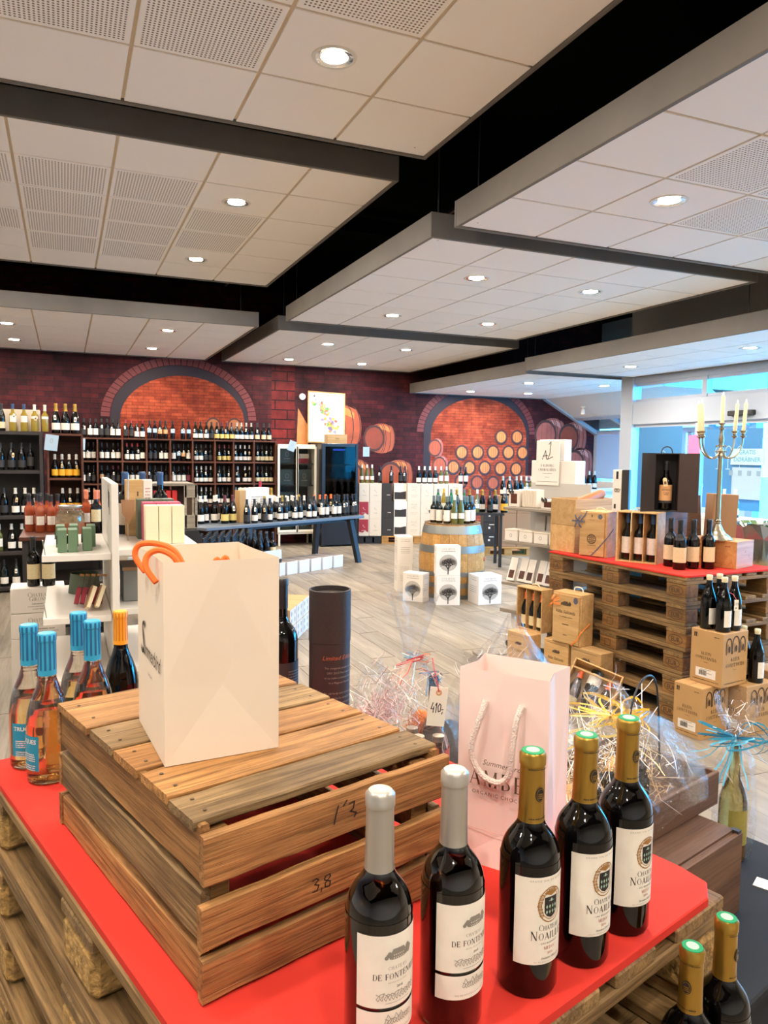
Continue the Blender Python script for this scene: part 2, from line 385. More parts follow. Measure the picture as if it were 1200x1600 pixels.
def squiggle(seed, n, wid, hgt):          # a line of cursive writing too small to read
    r2 = random.Random(seed); pts = []
    for i in range(n*4):
        t = i/(n*4-1); pts.append((wid*(t-.5)+hgt*.35*sin(i*pi/2), hgt*(.5+.45*sin(i*pi/2+1.2))*(1.6 if r2.random() < .18 else 1)))
    return [pts]
def greek(seed, wid, hgt):                # a line of small print: short dashes
    r2 = random.Random(seed); x = -wid/2; vs = []; fs = []
    while x < wid/2:
        L = hgt*(.5+r2.random()*.5); k = len(vs); vs += [(x, 0), (x+L, 0), (x+L, hgt*(.7+.3*r2.random())), (x, hgt)]; fs.append((k, k+1, k+2, k+3))
        x += L+hgt*(.25 if r2.random() > .2 else .8)
    return vs, fs
def place(vf, dx=0, dy=0, rot=0):
    c, s_ = cos(rot), sin(rot); return [(x*c-y*s_+dx, x*s_+y*c+dy) for x, y in vf[0]], vf[1]
def strips(items, step=.0025):
    out = []
    for vs, fs in items:
        nv = []; nf = []
        for f in fs:
            P = [vs[i] for i in f]; x0 = min(p[0] for p in P); x1 = max(p[0] for p in P); n = max(1, math.ceil((x1-x0)/step))
            for k in range(n):
                a, b = x0+(x1-x0)*k/n, x0+(x1-x0)*(k+1)/n; Q = P
                if n > 1:
                    for lim, sg in ((a, 1), (b, -1)):
                        R_ = []
                        for i in range(len(Q)):
                            p, q = Q[i-1], Q[i]; ip, iq = (p[0]-lim)*sg >= -1e-9, (q[0]-lim)*sg >= -1e-9
                            if ip != iq: t = (lim-p[0])/(q[0]-p[0]); R_.append((lim, p[1]+t*(q[1]-p[1])))
                            if iq: R_.append(q)
                        Q = R_
                if len(Q) > 2: nf.append(tuple(range(len(nv), len(nv)+len(Q)))); nv += Q
        out.append((nv, nf))
    return out
def ring2d(rx, ry, t, n=28):
    vs = []
    for i in range(n): a = 2*pi*i/n; vs += [(rx*cos(a), ry*sin(a)), ((rx-t)*cos(a), (ry-t)*sin(a))]
    return vs, [(2*i, 2*((i+1) % n), 2*((i+1) % n)+1, 2*i+1) for i in range(n)]
def disc2d(rx, ry, n=20): return [(rx*cos(2*pi*i/n), ry*sin(2*pi*i/n)) for i in range(n)], [tuple(range(n))]
def rect2d(w_, h_): return [(-w_/2, -h_/2), (w_/2, -h_/2), (w_/2, h_/2), (-w_/2, h_/2)], [(0, 1, 2, 3)]
def ink(name, items, mp, material, parent):
    b = MB()
    if getattr(mp, 'curved', 0): items = strips(items)
    for vs, fs in items: b.add([mp(x, y) for x, y in vs], fs)
    return ob(name, b, material, parent)
def house2d(w_):                          # an engraved manor house between trees
    out = [place(rect2d(w_*.5, w_*.2), 0, w_*.12)]
    for i in range(5): out.append(place(disc2d(w_*.07, w_*.07, 8), -w_*.42+i*w_*.05, w_*(.1+.06*(i % 3))))
    for i in range(5): out.append(place(disc2d(w_*.08, w_*.09, 8), w_*.3+i*w_*.04, w_*(.12+.09*(i % 3))))
    out.append(([(-w_*.28, w_*.22), (w_*.28, w_*.22), (w_*.2, w_*.36), (-w_*.2, w_*.36)], [(0, 1, 2, 3)])); return out
def tree2d(R, seed=1):                    # a bare round-crowned tree in ink
    r2 = random.Random(seed); st = []
    def grow(x, y, a, L, d):
        x1, y1 = x+L*cos(a), y+L*sin(a)
        if (x1)**2+(y1-R*1.25)**2 > R*R and d < 4: return
        st.append(([(x, y), (x1, y1)], d))
        if d > 0:
            for k in (-1, 0, 1) if d > 3 else (-1, 1): grow(x1, y1, a+k*(.42+.15*r2.random()), L*(.72+.1*r2.random()), d-1)
    grow(0, 0, pi/2, R*.5, 6)
    out = []
    for s_, d in st: out.append(pen([s_], R*.012*(d+1)**1.15))
    return out

# ================================================================ THE SETTING
s = NT('floor_base_oak'); s.set(Roughness=.42)
tc = s.n('ShaderNodeTexCoord'); sp = s.n('ShaderNodeSeparateXYZ'); cb = s.n('ShaderNodeCombineXYZ'); s.l(tc.outputs['Object'], sp.inputs[0]); s.l(sp.outputs[1], cb.inputs[0]); s.l(sp.outputs[0], cb.inputs[1])
br = s.n('ShaderNodeTexBrick', Scale=1.0); br.inputs['Brick Width'].default_value = 1.32; br.inputs['Row Height'].default_value = .19; br.inputs['Mortar Size'].default_value = .0015
br.inputs['Color1'].default_value = lin('8d8170'); br.inputs['Color2'].default_value = lin('9b8f7d'); br.inputs['Mortar'].default_value = lin('5a5044'); s.l(cb.outputs[0], br.inputs['Vector'])
nz = s.n('ShaderNodeTexNoise', Scale=1.0, Detail=5.0, Roughness=.65); s.l(s.coords((12, 1.6, 1), shift=False), nz.inputs['Vector'])
s.l(s.mixc(.6, br.outputs['Color'], s.ramp(nz.outputs['Fac'], [(.3, (.62, .6, .58, 1)), (.7, (1.15, 1.12, 1.1, 1))]), 'MULTIPLY'), s.b.inputs['Base Color']); FLOORB = s.m
FLOORW = wood('oak_floor', '766b5c', 'a29786', .5, .4, .06, stretch=9, fine=.35)
VOID = mat('black_void', '0a0a0b', .9, spec=.1)
TILEM = mat('ceiling_tile_white', 'f3ece3', .8, spec=.2)
TBAR = mat('ceiling_grid_cream', 'cbb798', .6)
RIM = mat('raft_rim_grey', '6d665d', .6, noise=.12, nscale=3)
WALLW = mat('painted_white_wall', 'd8d2c8', .7); WALLB = mat('bright_white_wall', 'f2eee6', .7)
FRAMEW = mat('window_frame_grey_white', 'aab0b8', .5)
s = NT('perforated_tile'); s.set(Roughness=.8, Specular_IOR_Level=.2)     # small square holes in rows
tc = s.n('ShaderNodeTexCoord'); vm = s.n('ShaderNodeVectorMath', operation='MULTIPLY'); vm.inputs[1].default_value = (52, 52, 0); s.l(tc.outputs['Object'], vm.inputs[0])
vf = s.n('ShaderNodeVectorMath', operation='FRACTION'); s.l(vm.outputs[0], vf.inputs[0]); vd = s.n('ShaderNodeVectorMath', operation='DISTANCE'); s.l(vf.outputs[0], vd.inputs[0]); vd.inputs[1].default_value = (.5, .5, 0)
c = s.ramp(vd.outputs['Value'], [(.25, lin('82766a')), (.32, lin('f3ece3'))]); sp = s.n('ShaderNodeSeparateXYZ'); s.l(tc.outputs['Object'], sp.inputs[0])
ab = []
for k in (0, 1):
    a_ = s.n('ShaderNodeMath', operation='ABSOLUTE'); s.l(sp.outputs[k], a_.inputs[0]); ab.append(a_)
mx = s.n('ShaderNodeMath', operation='MAXIMUM'); s.l(ab[0].outputs[0], mx.inputs[0]); s.l(ab[1].outputs[0], mx.inputs[1])
gt = s.n('ShaderNodeMath', operation='GREATER_THAN'); gt.inputs[1].default_value = .268; s.l(mx.outputs[0], gt.inputs[0])
s.l(s.mixc(gt.outputs[0], c, lin('f3ece3')), s.b.inputs['Base Color']); PERF = s.m

fl = bx('floor', (2, 4.2, -.061), (16, 16.6, .12), FLOORB, kind='structure')
rows = [(1.05+.19*i, 2.55, 12.3) for i in range(29)]+[(-1.15+.19*i, 2.2, 8.9) for i in range(7)]
for x, y0, y1 in rows:
    y = y0-rng.random()*1.2
    while y < y1:
        L = 1.32; a, b = max(y, y0), min(y+L, y1)
        if b-a > .2:
            key = round(b-a, 1); m = shared(('plank', key), lambda: MB().box((0, 0, 0), (key-.004, .187, .006), 0, .0015).mesh('floor_plank'))
            ob('floor_plank', m, FLOORW, fl, (x-2, (a+b)/2-4.2, .0602), (0, 0, pi/2))
        y += L
cl = bx('ceiling', (2, 4.2, 4.26), (16, 16.6, .12), VOID, kind='structure')
for y in (3.2, 5.6, 8.0, 10.4): bx('ceiling_beam', (0, y-4.2, -.2), (14, .08, .16), VOID, cl)
for x in (2.2, 3.6, 5.4): bx('cable_tray', (x-2, 0, -.3), (.03, 14, .03), STEEL, cl)
BRICK = brickwall('mural_dark_brick', '702a2a', '4a1d22', '38242c', .25, .078, ('5a464e', 'e8d8d8'))
BRICKA = brickwall('mural_orange_brick', 'cc6a44', 'a64c30', '7c3c2c', .17, .05, ('8a5a48', 'ffe8d8'), .008)
BRICKS = brickwall('mural_large_brick', '7e2a26', '64201e', '240f12', .42, .16, ('806868', 'f0e0e0'), .022)
wb = bx('wall_back', (2, 12.48, 2.1), (16, .16, 4.3), BRICK, kind='structure')
bx('wall_left', (-5.98, 4.2, 2.1), (.1, 16.5, 4.3), WALLB, kind='structure')
bx('wall_front', (2, -4.02, 2.1), (16, .1, 4.3), WALLB, kind='structure')
# --- the printed mural on the back wall: flat paper shapes a few millimetres thick
OX, OY, OZ = 2, 12.48, 2.1
def print_(name, pts, material, t=.003, off=0): # pts (x, z) world on the wall's face
    return ob(name, MB().prism([(x-OX, z-OZ) for x, z in pts], t), material, wb, (0, -.08-t-off, 0))
def ell(cx, cz, rx, rz, a0=0, a1=360, n=28): return [(cx+rx*cos(math.radians(a0+(a1-a0)*i/n)), cz+rz*sin(math.radians(a0+(a1-a0)*i/n))) for i in range(n+(a1-a0 < 360))]
def arch(cx, zs, rx, rz, zb): return [(cx-rx, zb)]+[(cx-rx*cos(pi*i/28), zs+rz*sin(pi*i/28)) for i in range(29)]+[(cx+rx, zb)]
MURK = mat('mural_shadow_print', '22161f', .7); MURV = mat('mural_voussoir_print', '6a2c2a', .7)
MB1 = mat('mural_barrel_print', 'a9502e', .7, noise=.25, nscale=5); MB2 = mat('mural_barrel_head_print', '8e3f27', .7, noise=.2, nscale=6)
MB3 = mat('mural_barrel_light_print', 'd8803f', .7, noise=.2, nscale=7); MHOOP = mat('mural_hoop_print', '4b2a22', .7); MPINKL = mat('mural_pale_pink_print', 'c8887a', .7); MPINK = mat('mural_pink_barrel_print', 'a85a4c', .7, noise=.2, nscale=6)
for cx, zs, rx, rz, dx in ((1.77, 2.06, .97, .72, -.1), (7.21, 1.95, 1.03, .70, -.1)):
    print_('mural_arch_shadow', arch(cx+dx*.4, zs, rx+.1, rz+.12, 0), MURK, .002)
    print_('mural_arch_bricks', arch(cx, zs-.04, rx, rz, 0), BRICKA, .003, .0)
    jb = MB()
    for i in range(38):
        a, b = pi*i/38+.006, pi*(i+1)/38-.006; r1x, r1z, r2x, r2z = rx+.11, rz+.13, rx+.24, rz+.25; c_ = cx+dx*.4
        jb.prism([(c_-r*cos(t)-OX, zs+q*sin(t)-OZ) for r, q, t in ((r1x, r1z, a), (r2x, r2z, a), (r2x, r2z, b), (r1x, r1z, b))], .003)
    ob('mural_arch_ring', jb, MURV, wb, (0, -.083, 0), kind='stuff')
print_('mural_column', [(3.2, 0), (3.6, 0), (3.6, 3.1), (3.2, 3.1)], BRICKS, .003)
print_('mural_stone', [(3.62, 1.2), (3.84, 1.2), (3.84, 2.0), (3.66, 2.3)], mat('mural_stone_print', 'b8743e', .7, noise=.2, nscale=9), .002)
def mural_barrel(cx, cz, r, lean, head, body, hoops=6, side=1):  # head seen at an angle, body running off to the side
    L = r*lean*side
    if lean:
        pts = [(cx, cz+r)]+[(cx+L*t, cz+r*(1+.16*sin(pi*t))-r*.06*t) for t in (.15, .3, .5, .7, .85)]+ell(cx+L, cz, r*.38*side, r*.92, 80, -80, 8)+[(cx+L*t, cz-r*(1+.16*sin(pi*t))+r*.06*t) for t in (.85, .7, .5, .3, .15)]+[(cx, cz-r)]
        print_('mural_barrel', pts, body, .004)
        print_('mural_barrel_light', [(cx+L*t, cz+r*q*(1+.16*sin(pi*t))) for t, q in ((0, .8), (.25, .86), (.5, .88), (.75, .86), (1, .74), (1, .45), (.75, .55), (.5, .58), (.25, .56), (0, .5))], MB3 if body is not MPINK else MPINKL, .0042)
        for t in [.06, .14, .3, .4, .68, .92][:hoops]:
            rr = r*(1+.14*sin(pi*t)); c_ = cx+L*t
            a = ell(c_, cz, r*.42*side, rr, 88, -88, 12); b = [(x+r*.05*side, z) for x, z in a]
            print_('mural_hoop', a+b[::-1], MHOOP, .0045)
    if not lean: print_('mural_barrel_shadow', ell(cx, cz-r*.05, r*1.12, r*1.15), MURK, .004)
    print_('mural_barrel_rim', ell(cx, cz, r*(.86 if lean else 1), r), MHOOP, .005)
    print_('mural_barrel_head', ell(cx, cz, r*(.72 if lean else .8), r*.82), head, .006)
    for q in (-.3, .1, .42): print_('mural_board_joint', [(cx+q*r-.004, cz-r*.7), (cx+q*r+.004, cz-r*.7), (cx+q*r+.004, cz+r*.7), (cx+q*r-.004, cz+r*.7)], MB2, .0064)
for cx, cz, r, lean, hd, bd in ((4.137, 1.986)+(.36, 1.5, MURK, MB1), (5.056, 1.818)+(.235, 1.35, MB2, MB1), (5.388, 1.137)+(.27, 1.25, MB1, MB1), (4.627, 1.137)+(.27, 1.0, MB1, MB1)):
    mural_barrel(cx, cz, r, lean, hd, bd)
for x, z in [(7.677, 1.895), (8.034, 1.902), (6.828, 1.591), (7.17, 1.596), (7.505, 1.606), (7.847, 1.604), (8.165, 1.602), (6.658, 1.316), (6.999, 1.306), (7.331, 1.307), (7.677, 1.297), (8.03, 1.286), (6.827, 1.054), (7.171, 1.029), (7.521, 1.015), (7.879, 1.002)]:
    mural_barrel(x, z, .125, 0, MB3 if x > 6.6 and z > 1.2 else MB1, MB1)
for x, z, r in [(6.265, 1.666, 0.16), (6.364, 1.338, 0.17), (6.423, 1.054, 0.15)]: mural_barrel(x, z, r, .7, MB1, MPINK, 3)
for x, z, r, h in [(8.687, 1.953, 0.3, 1), (9.236, 1.914, 0.28, 0), (9.38, 1.381, 0.3, 1)]: mural_barrel(x, z, r, 1.2, MB2 if not h else MPINK, MPINK, 6)
for cx in [2.234, 2.578]:
    print_('mural_niche', arch(cx, 1.98, .115, .12, 1.5), MHOOP, .004); print_('mural_niche_board', arch(cx, 1.97, .095, .1, 1.5), mat('mural_board_print', 'a5643a', .7), .005)
# --- facade of glass at the right, plane x = 7.35
fac = ob('window_1', MB(), None); fac['kind'] = 'structure'; fb = MB()
FX = 7.38; Y1 = 8.5
zt = [2.633, 2.559, 2.301, 1.992]
def fbar(name, y0, y1, z0, z1, t=.1, dx=0): return bx(name, (FX+dx, (y0+y1)/2, (z0+z1)/2), (t, y1-y0, z1-z0), FRAMEW, fac, .006)
fbar('corner_post', Y1-.12, Y1+.12, 0, 2.75, .16); fbar('head_beam', 2.0, Y1-.12, zt[1], 2.75)
fbar('middle_beam', 2.0, Y1-.12, zt[3], zt[2], .14); fbar('sill', 2.0, Y1-.12, 0, .1)
MY = [7.133]
while MY[-1] > 2.8: MY.append(MY[-1]-1.45)
for y in MY: fbar('transom_post', y-.04, y+.04, zt[2], zt[1])
LY = [7.223]
while LY[-1] > 2.8: LY.append(LY[-1]-1.45)
for y in LY: fbar('window_post', y-.035, y+.035, .1, zt[3])
for ys, z0, z1 in (([Y1-.1]+MY, zt[2], zt[1]), ([Y1-.1]+LY, .1, zt[3])):
    for a, b in zip(ys, ys[1:]): bx('pane', (FX+.02, (a+b)/2, (z0+z1)/2), (.008, a-b-.07, z1-z0), PANE, fac)
    for a, b in zip(ys, ys[1:]):
        for (yy, zz, dy, dz) in (((a+b)/2, z0+.02, a-b-.08, .04), ((a+b)/2, z1-.02, a-b-.08, .04)): bx('pane_bead', (FX, yy, zz), (.06, dy, dz), FRAMEW, fac)
bx('wall_right', (FX+.05, 2.2, 3.5), (.12, 12.6, 1.5), WALLW, kind='structure')
bx('wall_unseen_light_block', (FX+.05, -1.05, 1.375), (.12, 6.1, 2.75), WALLW, kind='structure')  # unseen solid wall, added to keep daylight off the near ceiling
bx('wall_bay_side', (10.02, 10.4, 3.2), (.1, 4.0, 2.2), WALLW, kind='structure')
bx('wall_bay', (8.7, 8.5, 3.5), (2.6, .12, 1.5), WALLW, kind='structure')
# posters and lettering stuck on the panes
PBLUE = mat('blue_poster', '3f7fb0', .5); PPINK = mat('pink_poster', 'e07aa8', .5); PPALE = mat('pale_poster', 'a8c8d6', .5); PCY = mat('blue_film', '6fb0d6', .5)
def poster(name, q, material, label, cat='poster', dx=.03):
    a = Vector(q[0]); b = Vector(q[1])
    o = bx(name, (FX-dx, (a.y+b.y)/2, (a.z+b.z)/2), (.004, abs(a.y-b.y), abs(a.z-b.z)), material); return tag(o, label, cat)
p1 = poster('window_poster', [(7.32, 8.277, 1.951), (7.32, 7.479, 0.836)], PBLUE, 'blue poster with white glasses on the pane beside the corner post')
p2 = poster('window_poster', [(7.32, 7.102, 1.894), (7.32, 6.255, 0.928)], PBLUE, 'blue poster with a white wine glass behind the candelabrum')
for p, gl in ((p1, ((-.1, .1), (.08, .16), (.2, .05))), (p2, ((.3, -.12), (.12, .2), (-.05, .2), (-.2, .2)))):
    for gy, gz in gl:
        g_ = [place(ring2d(.05, .08, .008), gy, gz), place(rect2d(.008, .12), gy, gz-.14), place(rect2d(.07, .008), gy, gz-.2)]
        ink('glass_print', g_, pmap(face_M((-.0025, 0, 0), (0, -1, 0), (0, 0, 1))), PPALE, p)
p3 = poster('window_poster', [(7.32, 7.339, 1.828), (7.32, 7.146, 1.585)], PPINK, 'small pink notice on the post between the two lower panes', dx=.06)
p4 = poster('window_poster', [(7.32, 7.031, 1.014), (7.32, 6.826, 0.744)], PPINK, 'pink sheet low on the pane left of the candelabrum box')
p5 = poster('window_sign', [(7.32, 6.677, 1.655), (7.32, 6.209, 1.465)], PPALE, 'pale sign reading GRATIS DØRÅBNER seen mirrored through the pane', 'sign', .045)
for i, t_ in enumerate(('GRATIS', 'DØRÅBNER')):
    vs, fs = bfont(t_, .052, bold=.01); ink('lettering', [place((vs, fs), 0, .03-.085*i)], pmap(face_M((-.003, 0, 0), (0, -1, 0), (0, 0, 1))), mat('teal_ink', '4f9ab0', .6), p5)
p6 = poster('door_panel', [(7.32, 6.646, 1.435), (7.32, 6.237, 1.062)], mat('grey_frosted_sheet', '9fb6c4', .5), 'grey frosted sheet with a row of small squares below the mirrored sign', 'panel', .05)
for i in range(4): bx('square_print', (-.004, .22-.13*i, .12), (.003, .05, .06), mat('grey_print', '7f97a6', .5), p6)
dc = bx('door_closer', (7.28, 6.509, 2.071), (.07, .36, .06), BLACKCARD, None, .01); tag(dc, 'black door closer on the white beam above the lower panes', 'door closer')
# --- the bay beyond the corner post: sloping roof, half glazed, and its own window
bay = ob('window_2', MB(), None); bay['kind'] = 'structure'
bx('bay_sill', (9.9, 10.45, .53), (.12, 3.8, 1.06), WALLW, bay)
bx('bay_head', (9.9, 10.45, 2.02), (.12, 3.8, .1), FRAMEW, bay)
for y in (12.33, 11.1, 9.85, 8.6): bx('bay_post', (9.9, y, 1.52), (.12, .09, .94), FRAMEW, bay)
for y in (11.72, 10.47, 9.22): bx('pane', (9.92, y, 1.52), (.008, 1.16, .92), PANE, bay)
for y in (9.22, 10.47, 11.72): tag(bx('roller_blind', (9.83, y, 1.54), (.006, 1.1, .86), mat('pale_blue_blind', '9cc0ec', .8)), ['pale roller blind in the bay window', 'pale roller blind at the middle of the bay window', 'pale roller blind drawn over the bay window beside the mural'][(9.22, 10.47, 11.72).index(y)], 'blind')
bx('bay_return_post', (9.85, 8.52, 1.4), (.14, .14, 2.6), FRAMEW, bay)
def slope(name, x0, x1, y0, y1, material, t=.05, lift=0):
    z = lambda x: 2.63-(x-8.66)*.52+lift
    return ob(name, MB().hexa([(x0, y0, z(x0)), (x1, y0, z(x1)), (x1, y1, z(x1)), (x0, y1, z(x0)), (x0, y0, z(x0)+t), (x1, y0, z(x1)+t), (x1, y1, z(x1)+t), (x0, y1, z(x0)+t)]), material, bay)
slope('sloped_ceiling', 8.6, 9.3, 8.5, 12.4, WALLW); slope('roof_glass', 9.3, 9.93, 8.5, 12.4, PANE, .008)
slope('roof_rafter', 9.26, 9.36, 8.5, 12.4, FRAMEW, .07, -.02)
for y in (12.33, 11.3, 10.3, 9.3, 8.6): slope('roof_rafter', 9.3, 9.9, y-.04, y+.04, FRAMEW, .06, -.01)
slope('roof_edge', 8.6, 9.9, 12.3, 12.398, FRAMEW, .06, -.03)
bx('wall_bay_gable', (8.9, 8.42, 2.66), (2.0, .05, .2), WALLW, kind='structure')
for px_, py_, ly in ((8.95, 11.6, 0), (9.1, 10.6, 1)):
    t = thing('spotlight', ['small white spotlight on the sloped ceiling beside the mural', 'small white spotlight on the sloped ceiling nearer the corner post'][ly], 'spotlight', (px_, py_, 2.63-(px_-8.66)*.52-.002))
    ob('spot_base', MB().lathe([(0, 0), (.04, 0), (.04, -.02), (0, -.02)], 12), WHITELAM, t); ob('spot_arm', MB().tube([(0, 0, -.01), (0, 0, -.07)], .008, 6), WHITELAM, t)
    ob('spot_head', MB().lathe([(0, -.05), (.03, -.05), (.04, -.14), (.03, -.141)], 12), WHITELAM, t)
    ob('spot_lamp', MB().lathe([(0, -.137), (.03, -.137)], 12), mat('warm_lamp', 'ffdcae', emit=30), t)
# outside: pavement and a pale house front across the street
bx('pavement', (40, 4, -.12), (64, 90, .1), mat('pale_paving', 'b8bcc0', .8, noise=.1), kind='structure')

# ================================================================ CEILING RAFTS AND DOWNLIGHTS
LV = {0: 3.40, 1: 3.01, 2: 2.65}
def raft(label, x0, x1, y0, y1, lv, gx, gy, lamps=(), perf=True, vis=None, hang=()):
    z = LV[lv]; t = thing('ceiling_raft', label, 'ceiling panel', ((x0+x1)/2, (y0+y1)/2, z)); ox, oy = t.location.x, t.location.y
    w_, d_ = x1-x0, y1-y0; h = .17
    bx('grid', (0, 0, .0175), (w_-.05, d_-.05, .02), TBAR, t)
    for nm, c, d in (('rim', (0, -d_/2, h/2-.012), (w_+.03, .025, h)), ('rim', (0, d_/2, h/2-.012), (w_+.03, .025, h)), ('rim', (-w_/2, 0, h/2-.012), (.025, d_-.02, h)), ('rim', (w_/2, 0, h/2-.012), (.025, d_-.02, h))): bx(nm, c, d, RIM, t, .004)
    for hx, hy in hang: ob('hanger_rod', MB().tube([(hx-ox, hy-oy, .0), (hx-ox, hy-oy, 4.22-z)], .005, 6), BLACKMET, t)
    xs = sorted(set([x0]+[g for g in gx if x0+.05 < g < x1-.05]+[x1])); ys = sorted(set([y0]+[g for g in gy if y0+.05 < g < y1-.05]+[y1]))
    for i, (a, b) in enumerate(zip(xs, xs[1:])):
        for j, (c_, e) in enumerate(zip(ys, ys[1:])):
            has = any(a < lx < b and c_ < ly < e for lx, ly in lamps)
            edge = i in (0, len(xs)-2) or j in (0, len(ys)-2)
            mt = PERF if perf and not edge and not has else TILEM
            w2, d2 = round(b-a-.018, 3), round(e-c_-.018, 3); a2 = 1 if edge else 0
            m = shared(('tile', w2, d2, mt.name), lambda: MB().box((0, 0, 0), (w2, d2, .01), 0, .002).mesh('ceiling_tile'))
            ob('ceiling_tile', m, mt, t, ((a+b)/2-ox, (c_+e)/2-oy, .0055))
    return t
LAMP = mat('downlight_glow', 'ffd2a0', emit=1)
s = NT('downlight_emitter'); e_ = s.n('ShaderNodeEmission'); e_.inputs[0].default_value = (1, .90, .79, 1); e_.inputs[1].default_value = 515*LAMP_W; s.l(e_.outputs[0], s.out.inputs[0]); EMIT = s.m
def downlight(x, y, lv, label, group):
    t = thing('downlight', label, 'downlight', (x, y, LV[lv]+.0), 0, group)
    ob('downlight_ring', shared('dlr', lambda: MB().lathe([(.09, -.004), (.106, -.004), (.108, 0), (.104, .004), (.09, .002)], 24).mesh('downlight_ring')), WHITELAM, t)
    ob('reflector', shared('dlc', lambda: MB().lathe([(.091, -.004), (.078, -.001), (.064, .001), (.06, .001)], 24).mesh('reflector')), CHROME, t)
    ob('lamp', shared('dle', lambda: MB().lathe([(0, -.003), (.05, -.0015), (.062, .0005)][::-1], 14).mesh('lamp')), EMIT, t)
gA = [2.118-.6*k for k in range(12)]
RAFTS = [
 ('high ceiling raft of perforated tiles above the stack of pallets with the slatted crate', -3.9, 2.118, -1.6, 4.41, 0, gA, [4.407-.6*k for k in range(12)], True, [[1.208, 3.514]], [(.318, -.5), (1.218, -1.2), (-.6, -1.2), (-.6, .6), (1.218, 1.6), (-.9, 2.4), (-2.4, 1.2), (-2.4, 3)], 'nearest high raft', [(2.0, 4.3)]),
 ('high ceiling raft of perforated tiles in front of the bookcase aisle', -3.9, 2.118, 4.845, 8.445, 0, [2.126-.6*k for k in range(12)], [4.845+.6*k for k in range(7)], True, [(1.22, 5.779), (1.213, 7.615)], [(-.6, 6.3), (-.6, 7.5), (-2.1, 6.3), (-2.1, 7.5)], 'second high raft', []),
 ('low grey-fronted ceiling raft against the mural above the brown bookcase', -3.3, 2.103, 8.8, 12.36, 1, [2.103-.6*k for k in range(10)], [8.8+.6*k for k in range(7)], False, [(1.192, 9.647), (1.185, 11.414)], [(-.6, 10.0), (-.6, 11.4), (-2.1, 10.6)], 'raft over the bookcase', [(1.95, 9.0)]),
 ('low ceiling raft with a long grey side and one downlight above the gift baskets', 2.36, 6.0, -1.6, 4.41, 1, [2.36+.6*k for k in range(7)], [4.41-.6*k for k in range(12)], True, [(3.235, 3.47)], [(3.86, -.4), (3.86, 1.0), (5.3, -.4), (5.06, 1.6), (5.3, 3.1)], 'raft over the gift baskets', [(2.45, 4.3)]),
 ('low plain ceiling raft at the middle of the shop with four downlights', 2.316, 5.316, 4.678, 8.28, 1, [2.316+.6*k for k in range(6)], [4.678+.6*k for k in range(7)], False, [(3.197, 5.612), (3.249, 7.484), (4.369, 5.614), (4.412, 7.464)], [], 'middle raft', [(2.4, 4.76), (2.4, 8.2), (5.2, 8.2)]),
 ('low plain ceiling raft against the mural above the glass cabinet', 2.38, 5.72, 8.87, 12.36, 1, [2.38+.6*k for k in range(6)], [8.87+.6*k for k in range(7)], False, [(3.305, 9.793), (3.29, 11.668), (4.47, 9.801), (4.522, 11.655)], [], 'raft over the cabinet', [(2.46, 8.95), (5.6, 8.95)]),
 ('lowest ceiling raft above the white chocolate display and the printed arch', 5.74, 8.66, 8.66, 12.36, 2, [5.74+.6*k for k in range(6)], [8.66+.6*k for k in range(7)], False, [(6.559, 11.632), (6.572, 9.856), (7.627, 11.449)], [(7.8, 9.6)], 'raft over the chocolate display', [(5.8, 8.75)]),
 ('lowest bluish ceiling raft along the glass shop front', 5.54, 7.3, 1.2, 8.38, 2, [5.54+.6*k for k in range(4)], [8.38-.6*k for k in range(13)], False, [(6.438, 7.445), (6.393, 5.644)], [(6.4, 3.4)], 'raft along the shop front', [(5.62, 8.3), (5.62, 5.0)])]
SEENW = {'second high raft': ['nearer of two', 'farther of two'], 'raft over the bookcase': ['nearer of two', 'nearer the mural'], 'middle raft': ['near corner by the dark gap', 'far corner by the dark gap', 'near one toward the windows', 'far one toward the windows'],
 'raft over the cabinet': ['nearer one over the bookcase end', 'by the mural over the cabinet', 'nearer one over the cartons', 'by the mural over the cartons'], 'raft over the chocolate display': ['outermost over the cartons', 'nearer of the pair', 'nearer the mural of the pair'], 'raft along the shop front': ['far one over the corner post', 'near one over the candelabrum']}
for lab, x0, x1, y0, y1, lv, gx, gy, pf, seen, extra, where, hang in RAFTS:
    pts = [tuple(p) for p in seen]+list(extra)
    raft(lab, x0, x1, y0, y1, lv, gx, gy, pts, pf, None, hang)
    seen = [tuple(p) for p in seen]
    words = SEENW.get(where, [])
    for k, p in enumerate(pts):
        if k < len(seen): downlight(p[0], p[1], lv, 'round recessed downlight in the '+where+(', '+words[k] if words else ''), 'downlights in the '+where)
        else: downlight(p[0], p[1], lv, 'round recessed downlight in the '+where+', beyond the view', 'unseen downlights in the '+where)

